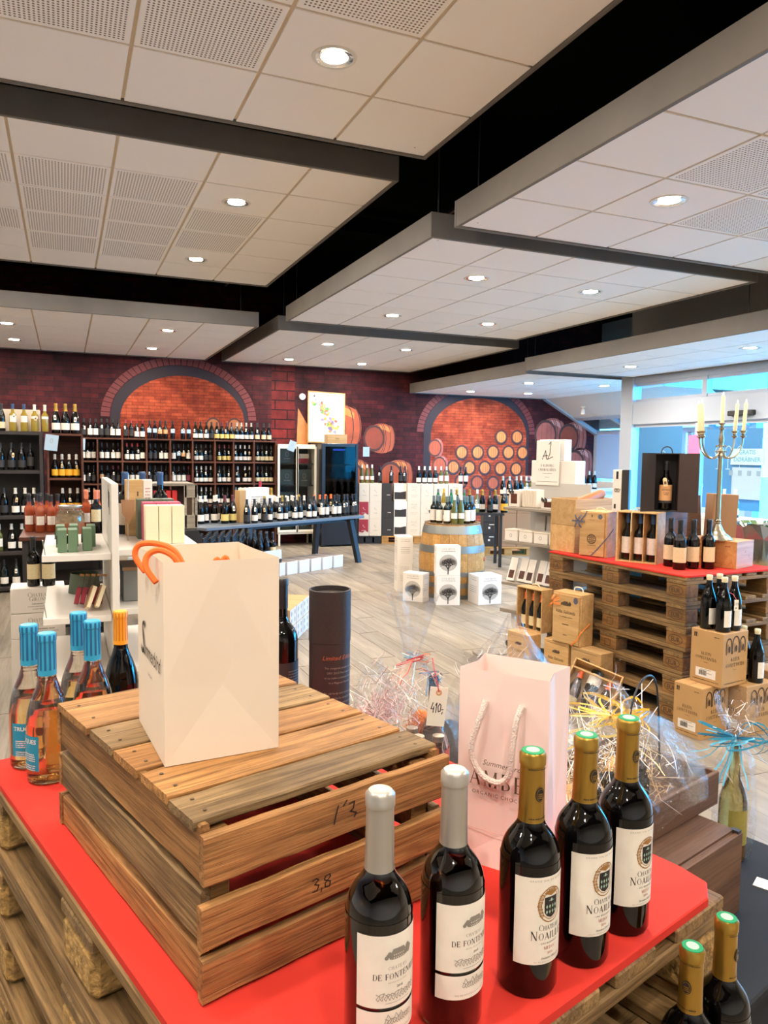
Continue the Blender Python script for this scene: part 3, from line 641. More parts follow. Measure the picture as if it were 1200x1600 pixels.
# ================================================================ BOTTLES
PROF = {
 'bordeaux': [(0, 0), (.031, 0), (.0355, .002), (.0375, .007), (.0375, .156), (.03745, .162), (.037, .169), (.0358, .1765), (.0336, .184), (.0302, .191), (.0258, .1975), (.0213, .2035), (.0178, .2095), (.0159, .216), (.0151, .224), (.0143, .284), (.0155, .2845), (.0155, .297), (.0138, .3), (0, .3)],
 'burgundy': [(0, 0), (.033, 0), (.039, .002), (.041, .007), (.041, .145), (.0395, .165), (.0345, .187), (.0275, .208), (.0208, .228), (.0165, .246), (.0148, .262), (.0145, .284), (.016, .2845), (.016, .297), (.014, .3), (0, .3)],
 'champagne': [(0, 0), (.036, 0), (.0425, .002), (.044, .007), (.044, .14), (.042, .16), (.036, .185), (.028, .21), (.0215, .235), (.0175, .26), (.0165, .286), (.0175, .29), (.0165, .31), (.012, .315), (0, .315)],
 'slender': [(0, 0), (.031, 0), (.0355, .002), (.037, .007), (.037, .13), (.0355, .155), (.031, .185), (.025, .215), (.019, .245), (.0155, .27), (.0145, .305), (.0155, .306), (.0155, .316), (.0138, .318), (0, .318)],
 'flask': [(0, 0), (.034, 0), (.0405, .003), (.042, .01), (.042, .105), (.041, .125), (.0365, .15), (.0295, .172), (.0225, .19), (.0185, .203), (.0168, .214), (.0158, .284), (.017, .2845), (.017, .297), (.015, .3), (0, .3)]}
def fine_prof(p, k=5):                    # the same outline with more rings on its curved shoulder
    out = [p[0]]
    for i in range(len(p)-1):
        p0, p1, p2, p3 = p[max(i-1, 0)], p[i], p[i+1], p[min(i+2, len(p)-1)]
        if .1 < p1[1] < .26 and p2[1] < .3:
            for j in range(1, k):
                t = j/k; q = tuple(.5*((2*b)+(c-a)*t+(2*a-5*b+4*c-d)*t*t+(3*b-a-3*c+d)*t**3) for a, b, c, d in zip(p0, p1, p2, p3))
                if q[1] > out[-1][1]: out.append((min(q[0], p1[0]), q[1]))
        out.append(p2)
    return out
def rad(p, z):
    for (r0, z0), (r1, z1) in zip(p, p[1:]):
        if z0 <= z <= z1 and z1 > z0: return r0+(r1-r0)*(z-z0)/(z1-z0)
    return p[-1][0]
def part_prof(p, z0, off):                # the shell of a capsule from z0 to the top
    return [(rad(p, z0), z0), (rad(p, z0)+off, z0)]+[(r+off, z) for r, z in p if z > z0 and r > 0]+[(0, p[-1][1]+off)]
def patch(R, z0, z1, span, n=10):         # a label curved round the body, its middle facing local -y
    vs = []; a0 = -pi/2-span/2
    for i in range(n+1):
        a = a0+span*i/n
        for z in (z0, z1): vs.append((R*cos(a), R*sin(a), z))
    return MB().add(vs, [(2*i, 2*i+2, 2*i+3, 2*i+1) for i in range(n)], True)
# kind: shape, glass, capsule, capsule start, label, label z0, z1, span in degrees
BK = {
 'white': ('bordeaux', GLASSK, CAPK, .243, LABW, .045, .145, 150), 'cream': ('bordeaux', GLASSK, CAPK, .243, LABC, .045, .14, 150),
 'dark': ('bordeaux', GLASSK, CAPK, .243, LABK, .045, .145, 150), 'redcap': ('bordeaux', GLASSK, CAPR, .243, LABW, .03, .115, 150),
 'redblack': ('bordeaux', GLASSK, CAPR, .243, LABK, .04, .14, 150), 'blue': ('bordeaux', GLASSB, CAPK, .243, LABBG, .1, .165, 120),
 'tan': ('bordeaux', GLASSK, CAPK, .243, LABO, .085, .155, 130), 'silver': ('burgundy', GLASSK, CAPS, .238, LABW, .03, .095, 150),
 'burg': ('burgundy', GLASSG, CAPK, .24, LABW, .03, .1, 150), 'burgdark': ('burgundy', GLASSK, CAPK, .24, LABK, .03, .11, 150),
 'yellowlab': ('burgundy', GLASSK, CAPDR, .236, LABPY, .03, .1, 160), 'ykl': ('champagne', GLASSK, CAPW, .245, LABY, .03, .115, 160),
 'cream3': ('burgundy', GLASSK, CAPK, .236, LABC, .03, .1, 160), 'wine': ('bordeaux', GLASSK, CAPDR, .243, LABK, .045, .145, 150),
 'blushpink': ('bordeaux', GLASSK, CAPDR, .243, mat('plum_label', '7a2c40', .6), .045, .145, 150),
 'yellowwine': ('bordeaux', GLASSY, CAPNV, .243, LABW, .1, .17, 130), 'yellowwine2': ('bordeaux', GLASSY, CAPW, .23, LABW, .14, .17, 130),
 'rose': ('bordeaux', GLASSP, CAPK, .243, LABW, .06, .13, 100), 'rosecoral': ('bordeaux', GLASSP, CAPCO, .236, LABW, .06, .13, 100),
 'coral': ('bordeaux', GLASSK, CAPCO, .236, LABC, .08, .165, 110), 'whitecap': ('burgundy', GLASSK, CAPW, .236, LABW, .03, .1, 150),
 'table': ('burgundy', GLASSB, CAPK, .24, LABW, .03, .1, 130), 'coraltable': ('burgundy', GLASSK, CAPO, .24, LABW, .06, .13, 120),
 'olive': ('slender', GLASSCL, CAPW, .262, LABW, .06, .12, 120), 'green': ('slender', GLASSGR, CAPGR, .27, LABW, .05, .12, 120),
 'barrel': ('bordeaux', GLASSG, CAPGR, .236, LABW, .03, .15, 150), 'yelllow': ('slender', GLASSY, CAPYE, .262, LABW, .05, .12, 120),
 'champ': ('champagne', GLASSK, CAPG, .235, LABW, .04, .11, 150), 'wax': ('burgundy', GLASSK, CAPWAX, .272, LABW, .03, .115, 170),
 'orange': ('burgundy', GLASSK, CAPO, .24, LABC, .03, .11, 160), 'navy': ('bordeaux', GLASSK, CAPNV, .238, LABW, .045, .15, 160),
 'klein': ('burgundy', GLASSK, CAPWAX, .272, LABW, .03, .12, 110), 'redwax': ('burgundy', GLASSK, CAPDR, .25, LABW, .03, .12, 130),
 'elcap': ('bordeaux', GLASSK, CAPK, .236, LABC, .045, .135, 160), 'whitewine': ('bordeaux', GLASSCL, CAPW, .236, LABW, .05, .14, 140)}
FULL = {'white': 'dark bottle with a tall white label', 'cream': 'dark bottle with a cream label', 'dark': 'black bottle with a black label', 'redcap': 'red-capped dark bottle with a low white label',
 'redblack': 'red-capped bottle with a black label', 'blue': 'narrow blue-black bottle with a pale label', 'tan': 'dark bottle with a tan label', 'silver': 'silver-capped bottle with a low white label',
 'burg': 'sloping-shouldered bottle with a low white label', 'burgdark': 'sloping-shouldered black bottle', 'yellowlab': 'wine-red-capped bottle with a pale yellow label', 'ykl': 'white-necked sparkling bottle with a yellow label',
 'cream3': 'stout dark bottle with a cream label', 'wine': 'wine-red-capped dark bottle', 'blushpink': 'dark bottle with a plum label', 'yellowwine': 'blue-capped pale yellow bottle', 'yellowwine2': 'white-capped pale yellow bottle',
 'rose': 'pink wine bottle with a white label', 'rosecoral': 'coral-capped pink wine bottle', 'coral': 'coral-capped dark bottle with a cream label', 'whitecap': 'white-capped dark bottle', 'table': 'bluish dark bottle with a white label',
 'coraltable': 'orange-capped dark bottle', 'olive': 'slim white-capped olive bottle', 'green': 'slim green bottle', 'barrel': 'grey-capped bottle with a tall white label', 'yelllow': 'slim yellow bottle', 'champ': 'gold-necked sparkling bottle',
 'wax': 'cream-wax-topped bottle', 'orange': 'orange-capped dark bottle with a cream label', 'navy': 'navy-capped dark bottle', 'klein': 'cream-wax-topped bottle with a white label', 'redwax': 'red-capped dark bottle', 'elcap': 'black-capped bottle with a cream label', 'whitewine': 'white-capped pale bottle'}
def bottle(kind, loc, label, group=None, face=None, s=1.0, ptag=None, seg=14, ink_line=None):
    shp, gl, cp, cz, lb, z0, z1, span = BK[kind]; p = PROF[shp]
    if face is None: face = math.atan2(-loc[1], -loc[0])+rng.uniform(-.25, .25)
    m = shared(('bot', shp, gl.name, seg), lambda: MB().lathe(p, seg).mesh('wine_bottle'))
    o = ob('wine_bottle', m, gl, None, loc, (0, 0, face+pi/2), s); tag(o, label, 'bottle', group)
    if cp: ob('capsule', shared(('cap', shp, cz, cp.name, seg), lambda: MB().lathe(part_prof(p, cz, .0009), seg).mesh('capsule')), cp, o)
    R = rad(p, (z0+z1)/2)
    ob('label', shared(('lab', shp, z0, z1, span, lb.name, seg), lambda: patch(R+.0008, z0, z1, math.radians(span), 8 if seg < 20 else 24).mesh('label')), lb, o)
    if ink_line is not None or lb in (LABW, LABC, LABY, LABPY, LABO):
        def mk():
            b = MB(); mp = cmap(R+.001, 0, -pi/2, .0004)
            for f, wd in ((.72, .3), (.58, .5), (.3, .35)):
                vs, fs = rect2d(R*math.radians(span)*wd, (z1-z0)*.055); b.add([mp(x, y+z0+(z1-z0)*f) for x, y in vs], fs)
            return b.mesh('label_print')
        ob('label_print', shared(('lp', shp, z0, z1, span), mk), INKG, o)
    if ptag is not None:
        tm = TAGW if ptag == 0 else TAGT
        def mkt():
            b = MB(); b.add([(-.012, 0, 0), (.012, 0, 0), (.012, 0, .045), (.005, 0, .052), (-.005, 0, .052), (-.012, 0, .045)], [(0, 1, 2, 3, 4, 5)]); return b.mesh('price_tag')
        t = ob('price_tag', shared(('ptag', tm.name), mkt), tm, o, (rng.uniform(-.012, .012), -R-.004, .13+rng.uniform(-.012, .02)), (-.12, rng.uniform(-.15, .15), 0))
        ob('price_print', shared('ptp', lambda: MB().add([(-.007, -.0006, .012), (.007, -.0006, .012), (.007, -.0006, .03), (-.007, -.0006, .03)], [(0, 1, 2, 3)]).mesh('price_print')), INKB, t)
    return o
# a row: x positions on a shelf at depth y and height z; kinds given as runs [(kind, count, tagged indices)]
def row(xs, y, z, runs, where, jit=.006, s=.95, lo=None, hi=None):
    xs = list(xs); d = .0835*s
    for i in range(1, len(xs)): xs[i] = max(xs[i], xs[i-1]+d)
    if hi is not None:
        xs[-1] = min(xs[-1], hi-d/2-.012)
        for i in range(len(xs)-2, -1, -1): xs[i] = min(xs[i], xs[i+1]-d)
        xs[0] = max(xs[0], lo+d/2+.012)
        for i in range(1, len(xs)): xs[i] = max(xs[i], xs[i-1]+d)
    i = 0
    for kind, n, tags_ in runs:
        for k in range(n):
            if i >= len(xs): return
            lab = ('tagged ' if k in tags_ else '')+FULL[kind]+', '+where
            bottle(kind, (xs[i], y+rng.uniform(-jit, jit), z), lab, lab, s=s, ptag=(k % 2) if k in tags_ else None); i += 1

# ================================================================ THE STACK WITH THE RED TOP, AND THE SLATTED CRATE
TH = math.radians(16.5); UX = Vector((cos(TH), sin(TH), 0)); UY = Vector((-sin(TH), cos(TH), 0))
def uv(u, v, z=0): p = UX*u+UY*v; return (p.x, p.y, z)
def pallet(loc, rz, label, group, h=.144, stamp=None, chip=False, W1=PALLET, W2=PALLET, off=(0, 0)):
    t = thing('pallet', label, 'pallet', loc, rz, group); k = h/.144; b = .022*k
    def board(name, c, d, m, mt_, along='x'):
        me = shared(('pb', d, m), lambda: MB().box((0, 0, 0), d, 0, .003).mesh(name)); ob(name, me, mt_, t, c, (0, 0, 0 if along == 'x' else pi/2))
    for y, w_ in ((.0725, .145), (.245, .1), (.4, .145), (.555, .1), (.7275, .145)): board('top_board', (.6, y, h-b/2), (1.2, w_-.004, b), 0, W1)
    for x in (.0725, .6, 1.1275): board('cross_board', (x, .4, h-b*1.5), (.8, .143, b), 1, W1, 'y')
    for x in (.0725, .6, 1.1275):
        for y in (.05, .4, .75):
            bl = ob('block', shared(('pbl', h, chip), lambda: MB().box((0, 0, 0), (.145, .1 if not chip else .105, h-3*b), 0, .012 if chip else .004).mesh('block')), CHIP if chip else W2, t, (x, y if y == .4 else (.0535 if y < .4 else .7465), b+(h-3*b)/2))
            if stamp and y != .4:
                sgn = -1 if y < .4 else 1
                M = face_M((0, sgn*.0506, 0), (-sgn, 0, 0), (0, 0, 1))
                its = [ring2d(.052, .028, .004)] if x != .6 else [place(rect2d(.05, .004), 0, .02), place(rect2d(.05, .004), 0, -.02), place(rect2d(.004, .04), -.025, 0), place(rect2d(.004, .04), .025, 0)]
                if x != .6: its.append(bfont(stamp, .026, bold=.02))
                its = [place(i_, 0, -.013) if i_[0] and j == 1 and x != .6 else i_ for j, i_ in enumerate(its)]
                ink('stamp', its, pmap(M, .0008), mat('burnt_stamp', '4a3520', .8), bl)
    for y in (.05, .4, .75): board('bottom_board', (.6, y, b/2), (1.2, .1, b), 2, W1)
    return t
LH = .85/6
ORD = ['lowest', 'second', 'third', 'fourth', 'fifth', 'top']
for i in range(6):
    p = uv(.345+.79+rng.uniform(-.006, .006)*(i < 5), .525+rng.uniform(-.01, .01)*(i < 5), i*LH)
    pallet(p, TH+pi/2, ORD[i]+' chipwood-block pallet of the stack carrying the slatted crate', 'pallets under the slatted crate', LH, None, True)
rp = [uv(.34, .527), uv(1.085, .527), uv(1.125, .55), uv(1.135, .6), uv(1.135, 1.735), uv(.34, 1.74)]
b = MB(); n = len(rp); b.add([(x, y, .8502) for x, y, _ in rp]+[(x, y, .862) for x, y, _ in rp]+[(x*.994+.0035, y*.994+.006, .864) for x, y, _ in rp],
    [tuple(range(n))[::-1]]+[(i, (i+1) % n, (i+1) % n+n, i+n) for i in range(n)]+[(i+n, (i+1) % n+n, (i+1) % n+2*n, i+2*n) for i in range(n)]+[tuple(range(2*n, 3*n))])
tag(ob('table_cover', b, RED), 'bright red felt sheet covering the stack under the slatted crate', 'table cover')
TZ = .8642
cr = thing('slatted_crate', 'upturned weathered fruit crate of rough slats on the red felt', 'crate', (.143, .878, TZ), math.radians(16.4))
CW, CL, CH = .395, .563, .216
def slat(name, p0, p1, w_, t_, wv, m, jitter=.004, seed=0):  # a rough board from p0 to p1, w wide along wv, t thick
    r2 = random.Random(seed); a = Vector(p0); d = Vector(p1)-a; L = d.length; wv = Vector(wv).normalized(); nv = d.normalized().cross(wv); N = 9; vs = []; fs = []
    for i in range(N+1):
        e1, e2 = r2.uniform(-jitter, jitter), r2.uniform(-jitter, jitter); x = L*i/N
        if i in (0, N): x += r2.uniform(-.003, .003)
        for (yy, zz) in ((-w_/2+e1+.002, -t_/2), (-w_/2+e1, -t_/2+.002), (-w_/2+e1, t_/2-.002), (-w_/2+e1+.002, t_/2), (w_/2+e2-.002, t_/2), (w_/2+e2, t_/2-.002), (w_/2+e2, -t_/2+.002), (w_/2+e2-.002, -t_/2)): vs.append((x, yy, zz))
    for i in range(N): fs += [(i*8+k, i*8+(k+1) % 8, i*8+8+(k+1) % 8, i*8+8+k) for k in range(8)]
    fs += [tuple(range(8))[::-1], tuple(N*8+k for k in range(8))]
    o = ob(name, MB().add(vs, fs), m, cr); dx = d.normalized(); R3 = Matrix((dx, wv, nv)).transposed()
    o.matrix_local = Matrix.Translation(a) @ R3.to_4x4(); return o
for i, (zc, h_) in enumerate(((.029, .057), (.1025, .058), (.182, .064))):
    mt_ = (CRATEW, CRATEW2, CRATEW)[i]
    slat('side_slat', (.007, .006, zc), (.007, CL-.006, zc), h_+(-.002, .006, .008)[i], .013, (0, 0, 1), mt_, .002, 11+i)
    slat('side_slat', (CW-.007, .006, zc), (CW-.007, CL-.006, zc), h_+(-.002, .004, .004)[i], .013, (0, 0, 1), mt_, .002, 21+i)
    e = slat('end_slat', (-.004, -.002, zc+(.0015, -.006, -.003)[i]), (CW+.004, -.002, zc+(.003, .004, .0)[i]), h_-.002, .014, (0, 0, 1), CRATEW, .0013, 31+i)
    slat('end_slat', (0, CL, zc), (CW, CL, zc), h_, .013, (0, 0, 1), CRATEW, .0013, 41+i)
    if i == 1: ink('pencil_mark', [pen([[(0, .9), (.25, 1), (.4, .85), (.15, .6), (.42, .45), (.3, .1), (0, .1)], [(.62, .15), (.56, -.1)], [(1.15, .95), (.85, .9), (.8, .65), (1.2, .4), (1.15, .05), (.85, .1), (.85, .4), (1.2, .75), (1.15, .95)]], .08, .019)], lambda x, y: (.155+x*1.25, -.012+y, .0078), INK, e)
    if i == 2: ink('pencil_mark', [pen([[(.2, 1), (.1, .6), (0, .1)], [(.45, .9), (.62, 1.15)], [(.75, .9), (1, .95), (.95, .6), (.8, .5), (1.1, .3), (1, .1)]], .07, .026)], lambda x, y: (.19+x*1.3, -.012+y, .0078), INK, e)
for px_, py_ in ((.03, .03), (CW-.03, .03), (.03, CL-.03), (CW-.03, CL-.03)): bx('corner_post', (px_, py_, CH/2-.006), (.03, .03, CH-.014), CRATEW, cr, .003)
for i, (y0, y1) in enumerate(((.016, .088), (.098, .19), (.2, .288), (.298, .398), (.408, .558))):
    slat('top_slat', (-.002, (y0+y1)/2, CH), (CW-.002, (y0+y1)/2, CH+.001), y1-y0, .013, (0, 1, 0), CRATEW2 if i in (0, 3) else CRATEW, .0022, 51+i)
    for nx in (.02, CW-.025):
        for ny in (.25, .75): ob('nail', shared('nail', lambda: MB().lathe([(.0028, 0), (.0028, .0008), (0, .0012)], 8).mesh('nail')), INKB, cr, (nx, y0+(y1-y0)*ny, CH+.0072))
CTOP = TZ+CH+.0078

# --- white paper bag with orange rope handles
def paper_bag(name, label, loc, rz, w_, d_, h_, m, inside, taper=.0, gusset=.012, crease=.1, bevel=True):
    t = thing(name, label, 'bag', loc, rz); th = .0012
    def wall(nm, pts, faces):             # doubled sheet: outside and inside faces
        b = MB(); V = [Vector(p) for p in pts]; c = Vector((w_/2, d_/2, h_/2)); k = len(V)
        inn = [v+(Vector((c.x-v.x, c.y-v.y, 0)).normalized()*th) for v in V]
        b.add(V+inn, list(faces)+[tuple(i+k for i in f)[::-1] for f in faces]); return ob(nm, b, m, t)
    f = wall('front_panel', [(0, 0, 0), (w_, 0, 0), (w_, 0, crease), (w_/2, .006, crease*.92), (0, -.0, crease), (0, 0, h_), (w_/2, -.0003, h_), (w_, 0, h_)], [(0, 1, 3), (1, 2, 3), (0, 3, 4), (4, 3, 6, 5), (3, 2, 7, 6)])
    wall('back_panel', [(w_, d_, 0), (0, d_, 0), (0, d_, h_), (w_, d_, h_)], [(0, 1, 2, 3)])
    for nm, x, sgn in (('side_panel', 0, 1), ('side_panel', w_, -1)):
        g = gusset*sgn; P_ = [(x, d_, 0), (x, 0, 0), (x, 0, h_), (x+g, d_/2, h_), (x, d_, h_), (x+g*.3, d_/2, crease)]
        F_ = [(0, 1, 5), (1, 2, 3, 5), (5, 3, 4, 0)]
        wall(nm, P_, F_ if sgn > 0 else [q[::-1] for q in F_])
    bx('bag_base', (w_/2, d_/2, .001), (w_-.004, d_-.004, .0015), m, t)
    return t, f
BW, BD, BH = .168, .208, .289
wbag, wf = paper_bag('paper_bag', 'white paper carrier bag with orange rope handles on the slatted crate', (.122, 1.063, CTOP), math.radians(4.5), BW, BD, BH, PAPERW, PAPERIN, gusset=.003, crease=.115)
fold = []
for z in (.19, .30): pass
ink('logo', [place(bfont('S', .048, .3), -.035, 0), place(bfont('ummerbird', .021, .45), .036, .001), place(bfont('CHOCOLATE', .004), .02, -.02)], lambda x, y: (-.0012, BD*.58-x, .125+y*1.2), INK, wbag)
def handle(parent, pts, r, m, name='rope_handle', n=8):
    P = [Vector(p) for p in pts]; out = []
    for i in range(len(P)-1):
        p0 = P[max(i-1, 0)]; p1 = P[i]; p2 = P[i+1]; p3 = P[min(i+2, len(P)-1)]
        for k in range(6):
            t = k/6; out.append(.5*((2*p1)+(p2-p0)*t+(2*p0-5*p1+4*p2-p3)*t*t+(3*p1-p0-3*p2+p3)*t**3))
    return ob(name, MB().tube(out+[P[-1]], r, n), m, parent)
handle(wbag, [(-.004, .115, BH-.028), (-.016, .128, BH-.006), (-.01, .125, BH+.012), (.012, .105, BH+.015), (.035, .085, BH+.004), (.05, .075, BH-.03)], .0045, ROPEO)
handle(wbag, [(-.003, .035, BH-.032), (-.014, .05, BH-.012), (-.01, .056, BH+.005), (.006, .05, BH+.012), (.025, .04, BH+.0), (.036, .035, BH-.03)], .0045, ROPEO)
handle(wbag, [(.098, .12, BH-.05), (.106, .12, BH-.016), (.113, .12, BH-.024), (.122, .12, BH-.014), (.13, .12, BH-.05)], .0045, ROPEO)
handle(wbag, [(BW+.001, .1, .215), (BW+.01, .1, .205), (BW+.012, .1, .185), (BW+.001, .1, .165)], .0045, ROPEO)

# --- pink chocolate bag
pa = math.radians(-54)
pbag, pf = paper_bag('paper_bag', 'pale pink chocolate carrier bag with white rope handle on the red felt', (.588, 1.058, TZ), pa, .152, .1, .323, PINK, PINK, gusset=.01, crease=.06)
bx('fold_line', (.076, -.0008, .06), (.15, .0006, .0008), mat('pink_fold', 'd8ab9e', .6), pf)
MP = pmap(face_M((.083, 0, 0), (1, 0, 0), (0, 0, 1)), .0052)
ink('logo', [place(serif('AMBER', .026, .16), 0, .136), place(bfont('Summerbird', .0095, .35), -.004, .171), place(bfont('ORGANIC CHOCOLATE', .0062, space=1.25), .0, .121)], MP, INKB, pbag)
handle(pbag, [(.047, -.001, .275), (.043, -.012, .25), (.032, -.016, .21), (.032, -.014, .18), (.05, -.012, .155), (.078, -.011, .15), (.096, -.013, .172), (.1, -.016, .21), (.104, -.012, .255), (.108, -.001, .277)], .0052, ROPEW)

# --- five full-size bottles on the felt
def big_body(name, shp, glass, loc, face, label, seg=48, wine=None, wz=.18, group=None, s=1):
    p = PROF[shp]; o = ob(name, shared(('big', shp, glass.name), lambda: MB().lathe(fine_prof(p), seg).mesh(name)), glass, None, loc, (0, 0, face+pi/2), s); tag(o, label, 'bottle', group)
    if wine:
        q = [(0, .004)]+[(max(r-.0026, .001), z) for r, z in p if .004 < z < wz and r > 0]+[(max(rad(p, wz)-.0026, .001), wz), (0, wz)]
        ob('wine', shared(('wine', shp, wine.name, wz), lambda: MB().lathe(q, 32).mesh('wine')), wine, o)
    return o
def noailles(loc, face, label, seal=True):
    p = PROF['bordeaux']; o = big_body('wine_bottle', 'bordeaux', GLASSK, loc, face, label)
    ob('capsule', shared('ncap', lambda: MB().lathe([(.0158, .213), (.0168, .2135), (.0165, .216)]+[(r+.001, z) for r, z in p if z > .219 and r > 0 and z < .2999]+[(.0128, .3012), (0, .3012)], 40).mesh('capsule')), CAPG, o)
    ob('seal', shared('nseal', lambda: MB().lathe([(.0085, .3014), (.0135, .3014), (.0142, .3005)][::-1], 28).mesh('seal')), SEAL_G, o, label='green ring on the capsule top')
    ob('seal_centre', shared('nsealc', lambda: MB().lathe([(.0086, .3013), (.0082, .3019), (0, .3019)], 24).mesh('seal_centre')), SEAL_W, o)
    def crest():
        b = MB(); mp = cmap(.0156, 0, -pi/2-.1, .0012)
        for vs, fs in [place(disc2d(.0062, .0092, 20), 0, .25), place(rect2d(.022, .0006), 0, .2165), place(greek(5, .026, .0016)), place(greek(6, .03, .0014), 0, .281)]: b.add([mp(x, y if y > .1 else y+.2185) for x, y in vs], fs)
        return b.mesh('capsule_print')
    ob('capsule_print', shared('ncrest', crest), INK, o)
    def crest2():
        b = MB(); mp = cmap(.0156, 0, -pi/2-.1, .0018)
        for it in [place(ring2d(.005, .008, .0006), 0, .25)]+[place(rect2d(.0011, .0016), (i-1.5)*.0016, .246+.0024*j) for i in range(4) for j in range(3)]: b.add([mp(x, y) for x, y in it[0]], it[1])
        return b.mesh('capsule_emblem')
    ob('capsule_emblem', shared('ncrest2', crest2), CAPG, o)
    lb = ob('label', shared('nlab', lambda: patch(.0382, .046, .157, math.radians(142), 32).mesh('label')), LABW, o)
    mp = cmap(.0382, 0, -pi/2, .0004)
    def pr(nm, items, m_):
        def mk():
            b = MB()
            for vs, fs in strips(items): b.add([mp(x, y) for x, y in vs], fs)
            return b.mesh(nm)
        ob(nm, shared(('n', nm), mk), m_, lb)
    pr('emblem_ring', [place(ring2d(.0185, .0225, .0013), 0, .121), place(ring2d(.0142, .018, .0008), 0, .1205)]+[place(ring2d(.0032, .0016, .0012, 10), -.0164+.0012*abs(i), .121+.0042*i) for i in range(-3, 4)]+[([(-.011, .136), (0, .1325), (.011, .136), (.006, .139), (-.006, .139)], [(0, 1, 2, 3, 4)]), place(greek(9, .016, .0022), 0, .1392)], GOLDI)
    pr('emblem_shield', [([(-.0098, .131), (.0098, .131), (.0098, .112), (.006, .107), (0, .1045), (-.006, .107), (-.0098, .112)], [(0, 1, 2, 3, 4, 5, 6)])], INK)
    mp = cmap(.0382, 0, -pi/2, .0007)
    pr('emblem_lozenges', [([(x-.0014, z), (x, z-.0027), (x+.0014, z), (x, z+.0027)], [(0, 1, 2, 3)]) for x, z in [(-.0066+.0044*i, .119-.0068*j) for i in range(4) for j in range(2)]]+[place(disc2d(.0016, .0022, 8), 0, .127), place(rect2d(.008, .0007), 0, .1262)], SEAL_W)
    mp = cmap(.0382, 0, -pi/2, .0004)
    pr('label_text', [place(serif('CHATEAU', .0056, .05, 1), 0, .0895), place(serif('NOAILLES', .0088, .07, 1), 0, .0775), place(bfont('- CRU BOURGEOIS -', .0022, space=1.2), 0, .0718), place(bfont('Domaine GRELLET', .0026, .2), .002, .0525)], INK)
    pr('label_red_text', [place(serif('MEDOC', .0042, .06), 0, .0645), place(bfont('2016', .0032), 0, .0585)], INKR)
    pr('label_fine_print', [place(bfont('GRAND VIN DE BORDEAUX', .0024, space=1.5), 0, .1515), place(bfont('MIS EN BOUTEILLE AU CHATEAU', .0016, space=1.4), 0, .0485)], INKG)
    return o
for (x, y), f_, lab in (((0.531, 0.765), -80, 'gold-capped red wine bottle nearest the two grey-capped bottles on the red felt'), ((0.628, 0.784), -79, 'gold-capped red wine bottle second of the three on the red felt'), ((0.725, 0.815), -77, 'gold-capped red wine bottle nearest the cut corner of the red felt')):
    noailles((x, y, TZ+.0003), math.radians(f_), lab)
GLASSNV = GLASSAMB
def fontenille(loc, face, label):
    p = PROF['bordeaux']; o = big_body('wine_bottle', 'bordeaux', GLASSAMB, loc, face, label, wine=mat('deep_brown_wine', '0d0502', .06, spec=.3), wz=.176)
    ob('capsule', shared('fcap', lambda: MB().lathe([(.0158, .213), (.0168, .2135), (.0165, .216)]+[(r+.001, z) for r, z in p if z > .219 and r > 0 and z < .2999]+[(.0128, .3012), (.0122, .3008), (0, .3008)], 40).mesh('capsule')), CAPS, o)
    lb = ob('label', shared('flab', lambda: patch(.0382, .0775, .158, math.radians(143), 32).mesh('label')), LABW, o)
    l2 = ob('label_foot', shared('flab2', lambda: patch(.0382, .045, .0735, math.radians(143), 32).mesh('label_foot')), LABW, o)
    mp = cmap(.0382, 0, -pi/2, .0004)
    def pr(nm, items, m_, par):
        def mk():
            b = MB()
            for vs, fs in strips(items): b.add([mp(x, y) for x, y in vs], fs)
            return b.mesh(nm)
        ob(nm, shared(('f', nm), mk), m_, par)
    pr('engraving', [place(i_, 0, .13) for i_ in house2d(.034)], INKG, lb)
    mp = cmap(.0382, 0, -pi/2, .0008); pr('engraving_windows', [place(rect2d(.001, .0014), -.006+.0024*i, .1325+.0032*j) for i in range(6) for j in range(2)], LABW, lb); mp = cmap(.0382, 0, -pi/2, .0004)
    pr('label_text', [place(serif('DE FONTENILLE', .0066, .06), .002, .109), place(bfont('2018', .0028), .002, .098)], INK, lb)
    pr('label_fine_print', [place(serif('CHATEAU', .0038, .15), 0, .1195), place(bfont('E N T R E - D E U X - M E R S', .0014), 0, .1045), place(pen(squiggle(3, 12, .05, .009), .0006), 0, .085), place(rect2d(.03, .0004), 0, .0825)], INKG, lb)
    pr('signature', [place(pen(squiggle(8, 11, .034, .008), .0006), .002, .058), place(bfont('MIS EN BOUTEILLE AU CHATEAU', .0019, space=1.3), 0, .0495)], INKG, l2)
    return o
fontenille([0.311, 0.732]+[TZ+.0003], math.radians(-78), 'grey-capped brown glass bottle cut by the lower edge beside the crate')
fontenille([0.413, 0.75]+[TZ+.0003], math.radians(-75), 'grey-capped brown glass bottle between the crate and the gold-capped bottles')

